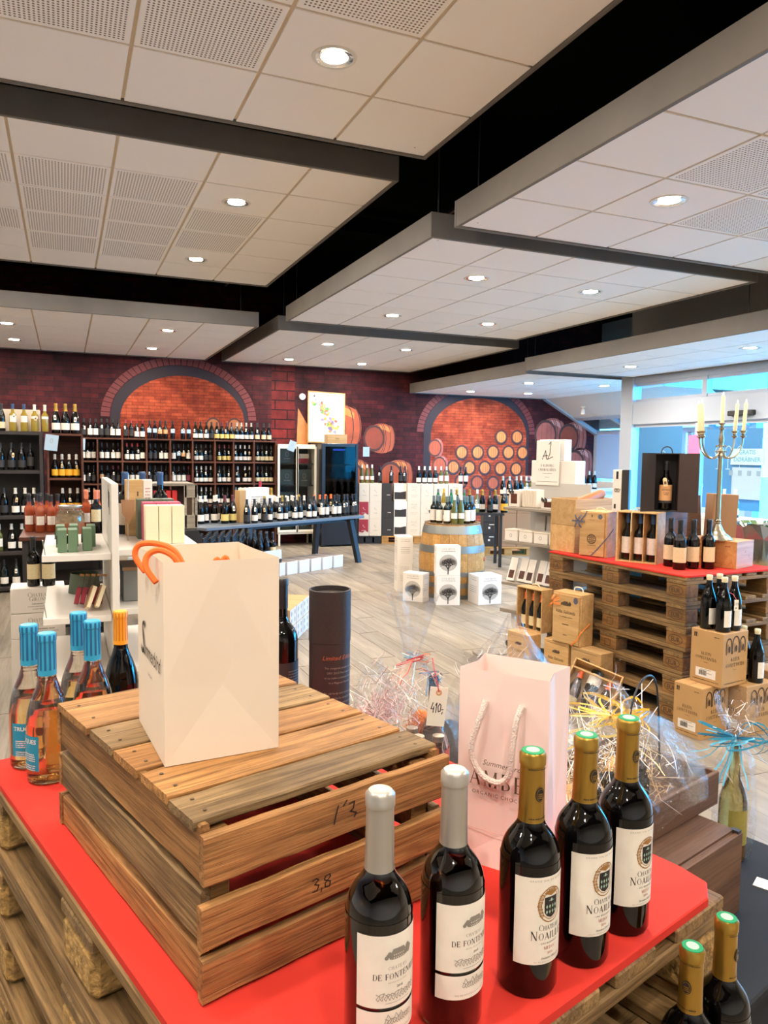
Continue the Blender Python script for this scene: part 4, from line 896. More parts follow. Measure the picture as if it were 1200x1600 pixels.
# --- rosé bottles with blue striped capsules, and the orange-capped black bottle
def bluecap(loc, face, label, lab_ang, text):
    p = PROF['flask']; o = big_body('wine_bottle', 'flask', GLASSCLR, loc, face, label, wine=WINEAM, wz=.15)
    ob('capsule', shared('bcap', lambda: MB().lathe(part_prof(p, .215, .001), 32).mesh('capsule')), CAPBL, o)
    def st():
        b = MB()
        for k in range(12):
            a = 2*pi*k/12; Rr = .0174; w_ = .0022
            for z0, z1, rr in ((.226, .284, .0178), (.285, .297, .0186)):
                b.add([(rr*cos(a-w_/rr), rr*sin(a-w_/rr), z0), (rr*cos(a+w_/rr), rr*sin(a+w_/rr), z0), (rr*cos(a+w_/rr), rr*sin(a+w_/rr), z1), (rr*cos(a-w_/rr), rr*sin(a-w_/rr), z1)], [(0, 1, 2, 3)])
        return b.mesh('capsule_stripes')
    ob('capsule_stripes', shared('bst', st), STRB, o, kind='stuff')
    lb = ob('label', shared('blab', lambda: patch(.0424, .03, .1, math.radians(85), 20).mesh('label')), LABBL, o, rot=(0, 0, lab_ang))
    mp = cmap(.0424, 0, -pi/2, .0006)
    if text: ink('label_text', [place(bfont('TRUQUES', .0088, bold=.02), 0, .085)]+[place(greek(q, .046, .0022), 0, .062-.0042*q-(.006 if q > 3 else 0)) for q in range(7)], mp, LABW, lb)
    return o
bluecap([-0.076, 1.726]+[TZ+.0003], math.radians(-100), 'blue-capped rosé bottle at the outer corner of the red felt, its label facing out', 0, True)
bluecap([-0.04, 1.634]+[TZ+.0003], math.radians(-100), 'blue-capped rosé bottle touching the crate, its label turned aside', -1.0, True)
bluecap([0.022, 1.82]+[TZ+.0003], math.radians(80), 'blue-capped rosé bottle behind the crate corner, farther of two', 0, False)
bluecap([0.048, 1.722]+[TZ+.0003], math.radians(80), 'blue-capped rosé bottle behind the crate corner, nearer of two', 0, False)
yb = big_body('wine_bottle', 'flask', GLASSK, [0.116, 1.88]+[TZ+.0003], math.radians(-90), 'black bottle with an orange-yellow striped capsule behind the white bag', s=.95)
ob('capsule', MB().lathe(part_prof(PROF['flask'], .216, .001), 32), CAPYE, yb)
b = MB()
for k in range(14):
    a = 2*pi*k/14
    for z0, z1, rr in ((.226, .284, .0178), (.285, .297, .0186)): b.add([(rr*cos(a+q*.09), rr*sin(a+q*.09), zz) for q, zz in ((-1, z0), (1, z0), (1, z1), (-1, z1))], [(0, 1, 2, 3)])
ob('capsule_stripes', b, STRO, yb, kind='stuff')
mg = big_body('wine_bottle', 'bordeaux', GLASSK, [0.493, 1.817]+[TZ+.0003], math.radians(-75), 'large black magnum bottle half hidden behind the white bag', s=1.18)
ob('capsule', MB().lathe(part_prof(PROF['bordeaux'], .236, .001), 32), CAPK, mg)
lb = ob('label', patch(.0382, .05, .125, math.radians(150), 24), LABK, mg)
ink('label_text', [place(greek(q, .03, .002), .012, .105-.006*q) for q in range(7)], cmap(.0382, 0, -pi/2, .0006), INKG, lb)
# --- black gift tube
TUBEM = mat('black_brown_tube', '2a211f', .55, noise=.08)
tb = thing('gift_tube', 'tall black-brown cardboard gift tube behind the slatted crate', 'tube', [0.595, 1.733]+[TZ], math.radians(-70)+pi/2)
R = .0515; HT = 1.2-TZ
ob('tube_body', MB().lathe([(0, 0), (R-.001, 0), (R-.001, HT*.62), (0, HT*.62)], 48), TUBEM, tb)
ob('tube_lid', MB().lathe([(R-.002, HT*.622), (R, HT*.622), (R, HT-.001), (R-.001, HT), (R-.004, HT), (R-.0045, HT-.012), (0, HT-.012)], 48), TUBEM, tb)
ink('lid_print', [pen(squiggle(4, 9, .045, .012), .0016), place(rect2d(.02, .001), 0, -.006)], lambda x, y: (x, y, HT-.0113), CAPG, tb)
mp = cmap(R, 0, -pi/2-.12, .0006)
ink('tube_title', [place(bfont('Limited Edition', .011, .3), 0, HT*.62-.038)], mp, mat('copper_ink', 'b8694a', .4, metal=.4), tb)
ink('tube_text', [place(bfont(t_, .0052), 0, z_) for t_, z_ in (('The congenial passion of the', HT*.62-.06), ('DRY 2012 Pino inspired', HT*.62-.072), ('us to make a Limited Edition', HT*.62-.084), ('in a Magnum Format.', HT*.62-.096), ('An old body and richness are', HT*.62-.122), ('compensed by its complex palate,', HT*.62-.134), ('It can either be tasted young', HT*.62-.146), ('or years after several years', HT*.62-.158))], mp, INKG, tb)
b = MB()
for i in range(9):
    for j in range(5):
        for s_ in (-1, 1): b.add([mp(x, y) for x, y in pen([[(-.07+.017*i, HT*.66+.022*j), (-.07+.017*i+.008*s_, HT*.66+.022*j+.011)]], .0005)[0]], [(0, 1, 2, 3)])
ob('tube_pattern', b, mat('tube_pattern', '3a302c', .4), tb, kind='stuff')

# ================================================================ LOW BLACK PLATFORM AND THE GIFTS ON IT
PZ = .40
pl = thing('display_platform', 'low black-covered platform beside the red-topped stack', 'platform', uv(1.7, 1.45), TH)
bx('platform_top', (0, 0, PZ-.012), (1.08, 1.6, .024), BLACKCLOTH, pl, .004)
bx('platform_skirt', (0, 0, (PZ-.024)/2), (1.02, 1.54, PZ-.024), BLACKCLOTH, pl)
lowc = thing('wine_carton', 'kraft carton on the floor before the red-topped stack, under two gold-capped bottles', 'carton', uv(1.0, .42), TH); bx('box', (0, 0, .283), (.32, .2, .566), KRAFT, lowc, .003); bx('lid_seam', (0, 0, .5663), (.31, .004, .0006), BROWNCARD, lowc)
for (u_, v_), f_, lab in (((.952, .481), -150, 'gold-capped red wine bottle below the red felt edge, nearer of two'), ((1.053, .483), -60, 'gold-capped red wine bottle below the red felt edge, farther of two')):
    noailles(uv(u_, v_, .567), math.radians(f_), lab)
wc = thing('wine_case', 'flat brown wooden wine case lying beside the red felt', 'case', uv(1.58, .98, PZ+.0003), TH)
bx('case_body', (0, .02, .103), (.53, .34, .206), DARKCASE, wc, .003); bx('end_board', (0, -.157, .103), (.53, .012, .206), DARKCASE, wc, .002)
bx('slide_lid', (0, .015, .209), (.5, .325, .006), DARKCASE, wc)
for x in (-.25, .25): bx('lid_notch', (x, -.152, .2085), (.016, .02, .0085), BLACKCARD, wc)
CTZ = PZ+.2127
# clear cellophane and shredded straw
def cello(name, parent, prof, loc, seed, n=22, jit=.12, label=None):     # crumpled bag: rings with sharp random folds
    r2 = random.Random(seed); vs = []; fs = []
    fold = [r2.uniform(-1, 1) for _ in range(n)]
    for i, (r, z, j) in enumerate(prof):
        for k in range(n):
            a = 2*pi*k/n+r2.uniform(-.1, .1); rr = r*(1+j*(fold[k]*.6+r2.uniform(-.5, .5))); vs.append((rr*cos(a), rr*sin(a), z+r*j*r2.uniform(-.25, .25)))
    L = len(prof)
    for i in range(L-1):
        for k in range(n):
            q = (k+1) % n; a, b_, c_, d = i*n+k, i*n+q, i*n+n+q, i*n+n+k
            fs += [(a, b_, c_), (a, c_, d)] if (k+i) % 2 else [(a, b_, d), (b_, c_, d)]
    return ob(name, MB().add(vs, fs), FILM, parent, loc, label=label)
def strands(name, parent, cx, cy, cz, rx, ry, rz_, n, seed, m, w=.0018, L=.05):
    r2 = random.Random(seed); b = MB()
    for _ in range(n):
        p = Vector((cx+r2.gauss(0, .5)*rx, cy+r2.gauss(0, .5)*ry, cz+abs(r2.gauss(0, .5))*rz_)); d = Vector((r2.uniform(-1, 1), r2.uniform(-1, 1), r2.uniform(-.6, .9))).normalized(); bend = Vector((r2.uniform(-1, 1), r2.uniform(-1, 1), r2.uniform(-1, 1)))*.5
        l_ = L*r2.uniform(.5, 1.2); b.strip([Vector((q.x, q.y, max(q.z, .006))) for q in (p+d*l_*t+bend*l_*t*t for t in (0, .33, .66, 1))], d.cross(Vector((r2.uniform(-1, 1), .3, 1))), w)
    return ob(name, b, m, parent, kind='stuff')
STRAW = mat('straw_shred', 'd9b57c', .6); SHREDW = mat('white_shred', 'f2e8e0', .35); GLINT = mat('painted_crease_glint', 'fdfaf6', .15, spec=.8)  # near-white strips painted in as glints along the film's creases
SHREDP = mat('pink_shred', 'e8b4b0', .5)
def ribbon_bow(parent, at, cols, seed, loops=5, R=.05, w=.004):
    r2 = random.Random(seed); at = Vector(at)
    for m_ in cols:
        b = MB()
        for k in range(loops):
            a = r2.uniform(0, 2*pi); d = Vector((cos(a), sin(a), r2.uniform(-.3, .5))); s_ = R*r2.uniform(.6, 1.2)
            pts = [at+d*s_*sin(pi*t)*1.0+Vector((-d.y, d.x, .35))*s_*.45*sin(2*pi*t) for t in [i/10 for i in range(11)]]; b.strip(pts, (0, 0, 1) if k % 2 else (d.y, -d.x, .4), w)
        for k in range(3):
            a = r2.uniform(0, 2*pi); d = Vector((cos(a), sin(a), -.5)); b.strip([at+d*R*1.6*t+Vector((0, 0, -.02*t*t+.008*sin(9*t))) for t in [i/6 for i in range(7)]], (d.y, -d.x, .3), w*.8)
        ob('ribbon', b, m_, parent)
RBL = mat('blue_ribbon', '3f9fc0', .4); RRD = mat('red_ribbon', 'c84a52', .4); RYE = mat('yellow_ribbon', 'f2c435', .4); RPE = mat('peach_ribbon', 'e89a7a', .4); ROR = mat('orange_raffia', 'e8822e', .6)
# --- pink gift bag with bottles and the price 410,-
gb = thing('gift_bag', 'cellophane gift bag with pink shreds and a 410,- price tag behind the crate', 'gift', [1.06, 2.24]+[PZ+.0005], TH)
cello('cellophane', gb, [(.13, .016, .05), (.16, .08, .2), (.17, .2, .25), (.12, .32, .3), (.05, .41, .3), (.022, .455, .2), (.03, .5, .3), (.062, .6, .3), (.085, .672, .25)], (0, 0, 0), 3)
cello('cellophane', gb, [(.1, .016, .05), (.13, .1, .3), (.14, .24, .45), (.1, .36, .7), (.06, .42, .8)], (-.13, .08, .0), 8)
bx('gift_tray', (-.05, .03, .03), (.3, .22, .06), mat('pink_tray', 'e3b5b5', .6), gb, .004)
strands('pink_shreds', gb, -.08, .05, .24, .09, .06, .12, 260, 5, SHREDP, .003, .06)
strands('crease_glints', gb, -.06, .04, .25, .14, .1, .16, 220, 6, GLINT, .0016, .06)
strands('orange_shreds', gb, .06, .04, .17, .05, .05, .06, 120, 7, ROR, .003, .04)
for i, (x, y, m_) in enumerate(((-.055, -.05, PBLUE), (-.0, -.085, mat('coral_soda', 'd8705a', .3)), (-.02, .02, PPALE))):
    j = ob('soda_bottle', MB().lathe([(0, 0), (.026, 0), (.028, .004), (.028, .15), (.02, .175), (.017, .2), (.017, .215), (0, .215)], 20), amber_glass('pale_pink_glass', 'f0c8b8'), gb, (x, y-.05, .004))
    ob('soda_label', MB().lathe([(.0285, .07), (.0285, .14)], 20), m_, j); ob('soda_cap', MB().lathe([(.019, .205), (.02, .207), (.0195, .222), (0, .223)], 20), mat('crown_cap', 'b8a890', .35, metal=.8), j)
lq = ob('liqueur_bottle', MB().lathe([(0, 0), (.05, 0), (.056, .006), (.058, .05), (.052, .1), (.036, .15), (.02, .185), (.015, .21), (.015, .3), (0, .3)], 28), amber_glass('smoky_glass', 'cfc4b4'), gb, (.075, -.03, .061)); ob('liqueur_cap', MB().lathe([(.017, .225), (.0175, .32), (.014, .326), (0, .326)], 20), BLACKCARD, lq)
ob('liqueur_label', patch(.0585, .02, .08, 1.6, 16), mat('coral_label', 'e2604e', .5), lq, rot=(0, 0, .3))
candy = MB().lathe([(0, -.03), (.028, -.02), (.034, 0), (.028, .02), (0, .03)], 10)
for i, (x, y, z_, m_) in enumerate(((-.13, -.04, .19, WHITECARD), (-.10, -.09, .14, RRD), (-.09, -.06, .2, ROR), (-.15, .0, .14, PPALE), (.1, .06, .2, ROR))): ob('wrapped_sweet', candy.mesh('wrapped_sweet'), m_, gb, (x, y, z_), (rng.random()*3, rng.random()*3, 0), (1.1, 1, .9))
ribbon_bow(gb, (.0, -.02, .455), (RBL, RRD, RPE, PPALE), 4, 5, .06)
ribbon_bow(gb, (.05, -.03, .40), (PBLUE, RPE), 9, 3, .05)
tg = thing('price_tag', 'cream card price tag reading 410,- tied to the pink gift bag', 'price tag', [1.06, 2.24]+[0], TH)
GT = (0.892, 1.724, 0.87)
tg.location = GT
bx('tag_card', (0, 0, 0), (.048, .0012, .105), TAGW, tg); ob('tag_eyelet', MB().lathe([(.004, -.0015), (.008, -.0015), (.008, .0015), (.004, .0015)], 16, Matrix.Translation((0, 0, .038)) @ Matrix.Rotation(pi/2, 4, 'X')), LABO, tg)
tg.rotation_euler = (0, .1, math.radians(-18))
ink('tag_price', [pen([[(.15, 1), (0, .35), (.3, .38)], [(.27, .6), (.25, 0)], [(.42, .75), (.55, 1), (.52, 0)], [(.85, .95), (.7, .6), (.78, .1), (.98, .2), (1.0, .75), (.85, .95)], [(1.1, .35), (1.25, .36)], [(1.2, .1), (1.16, -.12)]], .09, .026)], lambda x, y: (x-.016, -.0008, y-.016), INK, tg)
ob('tag_string', MB().tube([(0, -.003, .04), (-.01, -.006, .07), (-.02, .0, .1), (-.022, .03, .12)], .0016, 6), RRD, tg)
# --- second cellophane bag behind the pink one
g2 = thing('gift_bag', 'clear crumpled cellophane gift bag behind the pink chocolate bag', 'gift', [1.454, 2.328]+[PZ+.0005], TH)
cello('cellophane', g2, [(.12, .014, .05), (.15, .1, .25), (.16, .24, .35), (.12, .34, .5), (.09, .4, .7)], (0, 0, 0), 13)
strands('crease_glints', g2, 0, 0, .24, .13, .1, .14, 220, 16, GLINT, .0018, .06); bx('gift_tray', (0, 0, .04), (.2, .16, .08), KRAFT, g2)
strands('straw', g2, 0, 0, .09, .1, .08, .1, 150, 17, STRAW, .0025, .05)
# --- tray basket in cellophane on the wine case
tr = thing('gift_basket', 'brown wooden gift tray of straw wrapped in cellophane with yellow ribbons', 'gift', uv(1.62, 1.09, CTZ), TH)
for nm, c, d in (('tray_side', (0, -.16, .045), (.62, .012, .09)), ('tray_side', (0, .16, .045), (.62, .012, .09)), ('tray_end', (-.305, 0, .045), (.012, .31, .09)), ('tray_end', (.305, 0, .045), (.012, .31, .09)), ('tray_base', (0, 0, .005), (.6, .31, .01))): bx(nm, c, d, DARKCASE, tr, .002)
strands('straw', tr, 0, 0, .05, .25, .11, .09, 700, 21, STRAW, .0022, .05)
strands('crease_glints', tr, 0, -.0, .11, .24, .14, .16, 320, 22, GLINT, .002, .07)
cello('cellophane', tr, [(.15, .012, .02), (.2, .06, .1), (.25, .14, .2), (.2, .22, .35), (.1, .28, .4), (.06, .36, .5)], (-.03, 0, 0), 23, 30)
cello('cellophane', tr, [(.1, .005, .2), (.13, .05, .2), (.11, .1, .25), (.05, .15, .4)], (.2, -.05, 0), 25, 18)
cello('cellophane', tr, [(.1, .1, .1), (.14, .25, .3), (.1, .4, .3), (.03, .5, .4), (.012, .54, .3)], (-.25, .08, 0), 26, 18)
for nm, mm, c, rr in (('dark_jar', GLASSK, (.06, -.06, .011), .045), ('dark_jar', GLASSK, (-.05, -.08, .011), .04)): ob(nm, MB().lathe([(0, 0), (rr, 0), (rr, .09), (rr*.8, .11), (rr*.85, .13), (0, .13)], 20), mm, tr, c)
bx('sausage_pack', (.14, .03, .08), (.1, .06, .03), mat('orange_pack', 'e0a040', .5), tr, .01, .4); bx('bread_roll', (-.14, -.02, .09), (.12, .07, .06), mat('baked_tan', 'd8a868', .7), tr, .02, -.3)
ribbon_bow(tr, (.02, -.02, .26), (RYE, RYE, mat('pale_yellow_ribbon', 'f5dc7a', .4)), 24, 6, .1, .006)
handle(tr, [(-.02, -.1, .1), (-.02, -.1, .3), (.05, -.09, .37), (.13, -.08, .33), (.16, -.08, .1)], .0026, BLACKMET, 'basket_handle')
# --- bottle in clear film with blue raffia
cb = thing('gift_bottle', 'bottle in clear film tied with blue raffia beside the wine case', 'gift', uv(2.085, .955, PZ+.0005), TH)
ob('bottle_glass', MB().lathe([(0, 0), (.034, 0), (.038, .004), (.038, .17), (.03, .2), (.016, .235), (.014, .29), (.0155, .3), (.0155, .325), (0, .327)], 28), amber_glass('olive_glass', 'b8b070'), cb)
ob('bottle_wine', MB().lathe([(0, .006), (.034, .006), (.034, .05), (0, .05)], 24), mat('golden_wine', 'd8a030', .05, trans=.5), cb); ob('bottle_label', patch(.0384, .05, .15, 2.0, 16), mat('olive_label', 'a89a3c', .6), cb, rot=(0, 0, -.4))
cello('cellophane', cb, [(.05, .006, .05), (.058, .1, .1), (.056, .2, .15), (.05, .28, .15), (.024, .335, .2), (.018, .355, .2), (.035, .385, .3), (.055, .43, .3), (.06, .475, .3)], (0, 0, 0), 31, 18)
strands('crease_glints', cb, 0, 0, .36, .04, .04, .1, 50, 32, GLINT, .0014, .035)
ribbon_bow(cb, (0, 0, .348), (RBL, mat('teal_raffia', '2d7a96', .5), RBL), 33, 6, .09, .005)
pc = bx('paper_slip', [1.697, 1.373]+[PZ+.001], (.05, .04, .001), WHITECARD, None, 0, .5); tag(pc, 'white paper slip lying on the black platform', 'paper')
kb = thing('kraft_parcel', 'orange kraft parcel with red and white twine in front of the black platform', 'parcel', uv(1.42, .47, 0), TH)
cello('kraft_wrap', kb, [(.09, 0, .05), (.1, .1, .1), (.105, .25, .12), (.07, .33, .25), (.04, .37, .4)], (0, 0, 0), 41, 16).data.materials[0] = mat('orange_kraft', 'c87a35', .6)
ob('twine', MB().tube([(.06*cos(t), 0.06*sin(t), .345+.006*sin(3*t)) for t in [i*.4 for i in range(16)]], .003, 6, True), RRD, kb)

# ================================================================ THE BOOKCASE WALL AND THE DISPLAYS BEFORE IT
YB = 12.2; BS = [.06, .36, .70, 1.04, 1.385, 1.73]
bk = thing('bookcase', 'long brown wall bookcase of bottle bays under the first printed arch', 'bookcase', (1.645, 12.22, 0))
BV = [.1, .454, .807, 1.16, 1.511, 1.852, 2.2, 2.494, 2.826, 3.185]
for z_ in BS: bx('shelf_board', (0, 0, z_-.012), (3.11, .33, .024), BROWNSHELF, bk, .003)
for x in BV: bx('upright', (x-1.645, 0, .87), (.022, .332, 1.7), BROWNSHELF, bk, .002, label=None)
bx('back_panel', (0, .168, .87), (3.12, .006, 1.7), mat('bookcase_back', '3a2018', .7), bk); bx('plinth', (0, .02, .02), (3.1, .28, .04), BROWNSHELF, bk)
W5 = ['', '', 'fourth bookcase shelf', 'third bookcase shelf', 'second bookcase shelf', 'bookcase top']
T3 = lambda *v: [float(t) for t in v]
row([0.273, 0.36, 0.432, 0.516, 0.598, 0.68, 0.759], YB, BS[5]+.001, [('dark', 1, [0]), ('white', 2, [0]), ('dark', 2, [0]), ('white', 2, [0])], W5[5]+', end by the near brown bay', .006)
row([0.867, 0.944, 1.029, 1.114], YB, BS[5]+.001, [('redblack', 2, [0]), ('redcap', 2, [0])], W5[5], .006)
row([1.22, 1.299, 1.378, 1.458, 1.567, 1.722]+[1.812], YB, BS[5]+.001, [('blue', 2, [0]), ('tan', 2, [0]), ('blue', 3, [0, 1])], W5[5]+', below the arch', .006)
row([1.918, 1.996, 2.09, 2.154], YB, BS[5]+.001, [('burg', 3, [0, 2]), ('burgdark', 1, [])], W5[5], .006)
row([2.255, 2.331, 2.408, 2.479], YB, BS[5]+.001, [('yellowlab', 4, [0, 2])], W5[5], .006)
row([2.573, 2.643, 2.724, 2.805], YB, BS[5]+.001, [('silver', 4, [2])], W5[5], .006)
row([2.91, 3.014, 3.107], YB, BS[5]+.001, [('cream3', 3, [0])], W5[5]+', cabinet end', .006)
for z_, wh, data in ((BS[4], W5[4], (([0.194, 0.248, 0.348, 0.423], [('white', 4, [2])], 'first bay'), ([0.518, 0.593, 0.683, 0.759], [('white', 4, [2])], 'second bay'), ([0.878, 0.955, 1.039, 1.117], [('redcap', 3, [0, 2]), ('white', 1, [])], 'third bay'), ([1.224, 1.296, 1.39, 1.463], [('dark', 2, []), ('white', 2, [0])], 'fourth bay'), ([1.587, 1.668, 1.751, 1.823], [('white', 1, []), ('blue', 1, [0]), ('tan', 1, [0]), ('white', 1, [0])], 'fifth bay'), ([1.923, 1.99, 2.091, 2.161], [('burg', 2, [0]), ('burgdark', 2, [0])], 'sixth bay'), ([2.287, 2.376, 2.473], [('yellowlab', 3, [0, 2])], 'seventh bay'), ([2.584, 2.639, 2.716, 2.805], [('silver', 4, [0, 2, 3])], 'eighth bay'), ([2.91, 2.981, 3.071, 3.143], [('cream3', 4, [0, 2])], 'last bay'))),
  (BS[3], W5[3], (([0.188, 0.255, 0.343, 0.418], [('white', 2, []), ('dark', 2, [0])], 'first bay'), ([0.513, 0.595, 0.678, 0.755], [('tan', 1, []), ('dark', 1, []), ('wine', 2, [0])], 'second bay'), ([0.88, 0.951, 1.035], [('white', 3, [0])], 'third bay'), ([1.214, 1.293, 1.394, 1.467], [('dark', 4, [0, 2])], 'fourth bay'), ([1.577, 1.658, 1.744, 1.821], [('white', 3, [0]), ('blushpink', 1, [])], 'fifth bay'), ([1.927, 2.001, 2.091, 2.159], [('silver', 4, [0, 2])], 'sixth bay'), ([2.286, 2.354, 2.451], [('burg', 3, [0, 2])], 'seventh bay'), ([2.583, 2.737, 2.808], [('silver', 3, [0, 1])], 'eighth bay'), ([2.914, 2.978, 3.079, 3.136], [('cream3', 4, [0, 2])], 'last bay'))),
  (BS[2], W5[2], (([0.248, 0.347, 0.428], [('whitecap', 3, [])], 'first bay'), ([1.939, 2.009, 2.09, 2.172], [('silver', 4, [])], 'sixth bay'), ([2.264, 2.336, 2.419], [('burg', 3, [])], 'seventh bay'), ([2.575, 2.659, 2.744, 2.807], [('silver', 4, [])], 'eighth bay'), ([2.903, 2.978, 3.064, 3.14], [('cream3', 4, [])], 'last bay')))):
    for xs, runs, bay_ in data:
        k = ['first', 'second', 'third', 'fourth', 'fifth', 'sixth', 'seventh', 'eighth', 'last'].index(bay_.split()[0])
        row(xs, YB-.02, z_+.001, runs, wh+', '+bay_, .006, .9, BV[k], BV[k+1])
# --- the dark shelf unit and the single brown bay beside it
DX = -0.192; DZ = [0.062, 0.444, 0.83, 1.315, 1.729]
du = thing('shelf_unit', 'near-black shelf unit of bottles at the edge of the view', 'shelf unit', (DX-.72, 9.12, 0))
for z_ in DZ: bx('shelf_board', (0, 0, z_-.02), (1.34, .44, .04), DARKSHELF, du, .004)
for x in (-.68, .68): bx('side_panel', (x, 0, .87), (.035, .46, 1.72), DARKSHELF, du, .003)
bx('back_panel', (0, .22, .87), (1.34, .01, 1.7), DARKSHELF, du)
for zi, sp in ((4, [(9, 'cream3', None), (23, 'yellowwine', 0), (37, 'yellowwine', None), (50, 'yellowwine2', 1), (63, 'yellowwine2', None)]), (3, [(7, 'burgdark', None), (20, 'burgdark', 1), (33, 'burgdark', None), (44, 'dark', None)]), (2, [(10, 'burgdark', None), (24, 'whitecap', 1), (36, 'whitecap', None), (47, 'whitecap', 0)]), (1, [(3, 'whitewine', 0), (18, 'whitecap', 0), (31, 'whitecap', None)]), (0, [(8, 'burg', None), (23, 'burg', 0), (36, 'burg', None)])):
    wh = ['on the bottom shelf of the near-black unit', 'on the fourth shelf of the near-black unit', 'on the third shelf of the near-black unit', 'on the second shelf of the near-black unit', 'on top of the near-black unit'][zi]
    for px_, kd, tg_ in sp:
        x = -.527+(px_-20)*.0077*1.02
        bottle(kd, (x+(.0 if zi else 0), 9.0, DZ[zi]+.001), ('tagged ' if tg_ is not None else '')+FULL[kd]+' '+wh, ('tagged ' if tg_ is not None else '')+FULL[kd]+' '+wh, ptag=tg_, s=.97)
b = thing('carton', 'white carton behind the pale bottles on top of the near-black unit', 'carton', (DX-.35, 9.21, DZ[4]+.001)); bx('box', (0, 0, .12), (.6, .17, .24), CREAMCARD, b, .004)
bb = thing('bottle_bay', 'narrow brown bay of yellow-labelled bottles between the two bookcases', 'shelf unit', (-0.014, 9.12, 0)); bb.location.x += .02; bw = .345
BZ = [1.714, 1.23, 0.856]
for z_ in BZ+[.45, .06]: bx('shelf_board', (0, 0, z_-.012), (bw, .4, .024), BROWNSHELF, bb, .003)
for x in (-bw/2, bw/2): bx('upright', (x, 0, .85), (.022, .41, 1.7), BROWNSHELF, bb, .003)
bx('back_panel', (0, .2, .85), (bw, .008, 1.7), BROWNSHELF, bb)
def pxx(px_, y0=9.0): return -0.014+(px_-98)*.00667+.02
for zi, kd, xs, tg_ in ((0, 'champ', (85, 99.5, 114), (0, 2)), (1, 'ykl', (82, 93, 104, 115), (1, 3)), (2, 'ykl', (93, 104.5, 116), (1,))):
    for k, v in enumerate(xs):
        wh = ['on top of the narrow brown bay', 'on the upper narrow bay shelf', 'on the lower narrow bay shelf'][zi]
        bottle(kd, (pxx(v), 9.03, BZ[zi]+.001), ('tagged ' if k in tg_ else '')+FULL[kd]+' '+wh, ('tagged ' if k in tg_ else '')+FULL[kd]+' '+wh, ptag=k % 2 if k in tg_ else None, s=.825 if zi else 1.04)
for nm, loc, lab, ry in (('notice_card', (-0.128, 8.85, 1.613), 'blue-grey card tilted on the near-black unit side', .12), ('notice_card', (0.224, 12.048, 1.631), 'blue-grey card on the edge of the brown bookcase', .05), ('notice_card', (3.433, 11.97, 1.653), 'blue-grey card tilted on the glass cabinet corner', .35), ('notice_card', (4.909, 12.391, 1.578), 'blue-grey card hung beside the black wine fridge', 0)):
    o = bx(nm, loc, (.13 if loc[1] < 10 else .12, .004, .17), CARDBLUE, None, 0); o.rotation_euler = (0, ry, 0); tag(o, lab, 'card')
    ink('card_mark', [place(ring2d(.015, .025, .004), 0, .02)], lambda x, y: (x, -.003, y), INKG, o)
# --- dark stand with the pink wines, the jar and coral-capped bottles
st = thing('display_stand', 'dark stand carrying pink wines and the big glass jar', 'stand', (.0, 6.62, 0))
RZ_ = .872
bx('stand_top', (0, 0, RZ_-.015), (.66, .72, .03), BROWNSHELF, st, .004); bx('stand_shelf', (0, .05, .5), (.6, .6, .025), DARKSHELF, st)
for x in (-.29, .29):
    for y in (-.3, .3): bx('leg', (x, y, .43), (.04, .04, .85), DARKSHELF, st)
bx('stand_back', (0, .33, .43), (.6, .02, .84), DARKSHELF, st)
for i, (x, y) in enumerate(((-.27, 6.7), (-.19, 6.62), (-.11, 6.62), (-.22, 6.78), (-.14, 6.8), (-.06, 6.74), (-.28, 6.86), (-.19, 6.9))): bottle('rose', (x, y, RZ_+.001), ['pink wine bottle at the outer front of the dark stand', 'pink wine bottle, label forward, in the front row beside the outer one', 'pink wine bottle, label forward, in the front row nearest the jar', 'pink wine bottle in the middle row of the dark stand, outermost', 'pink wine bottle in the middle row of the dark stand, centre', 'pink wine bottle in the middle row of the dark stand, nearest the jar', 'pink wine bottle in the rear row of the dark stand, outer one', 'pink wine bottle in the rear row of the dark stand, inner one'][i], None, s=1.0)
for i, (x, y) in enumerate(((.16, 6.72), (.25, 6.74), (.16, 6.84))): bottle('rosecoral', (x, y, RZ_+.001), FULL['rosecoral'].replace(' with a white label', '')+' behind the jar, '+['nearest', 'tagged', 'rear'][i]+' of three', 'coral-capped pink wines', ptag=0 if i == 1 else None, s=1.1)
for i, (x, y) in enumerate(((.255, 6.45), (.33, 6.5))): bottle('coral', (x-.03, y, RZ_+.001), FULL['coral']+(' beside' if i else ' touching')+' the white display upright', None, s=1.15)
jr = thing('glass_jar', 'big glass jar with a metal lid and layered pale and salmon contents', 'jar', (.035, 6.45, RZ_+.001))
ob('jar_glass', MB().lathe([(0, 0), (.1, 0), (.106, .01), (.106, .15), (.096, .175), (.082, .185), (.082, .2), (0, .2)], 28), GLASSCLR, jr)
ob('jar_filling', MB().lathe([(0, .006), (.1, .006), (.1, .09), (0, .09)], 28), mat('salmon_filling', 'd98c60', .7), jr)
ob('jar_filling', MB().lathe([(0, .091), (.1, .091), (.1, .14), (.06, .165), (0, .17)], 24), mat('pale_filling', 'cdb48a', .7, noise=.4, nscale=30), jr, label='pale nut layer in the jar'); ob('jar_lid', MB().lathe([(0, .202), (.088, .202), (.09, .206), (.09, .222), (.085, .226), (0, .226)], 28), STEEL, jr)
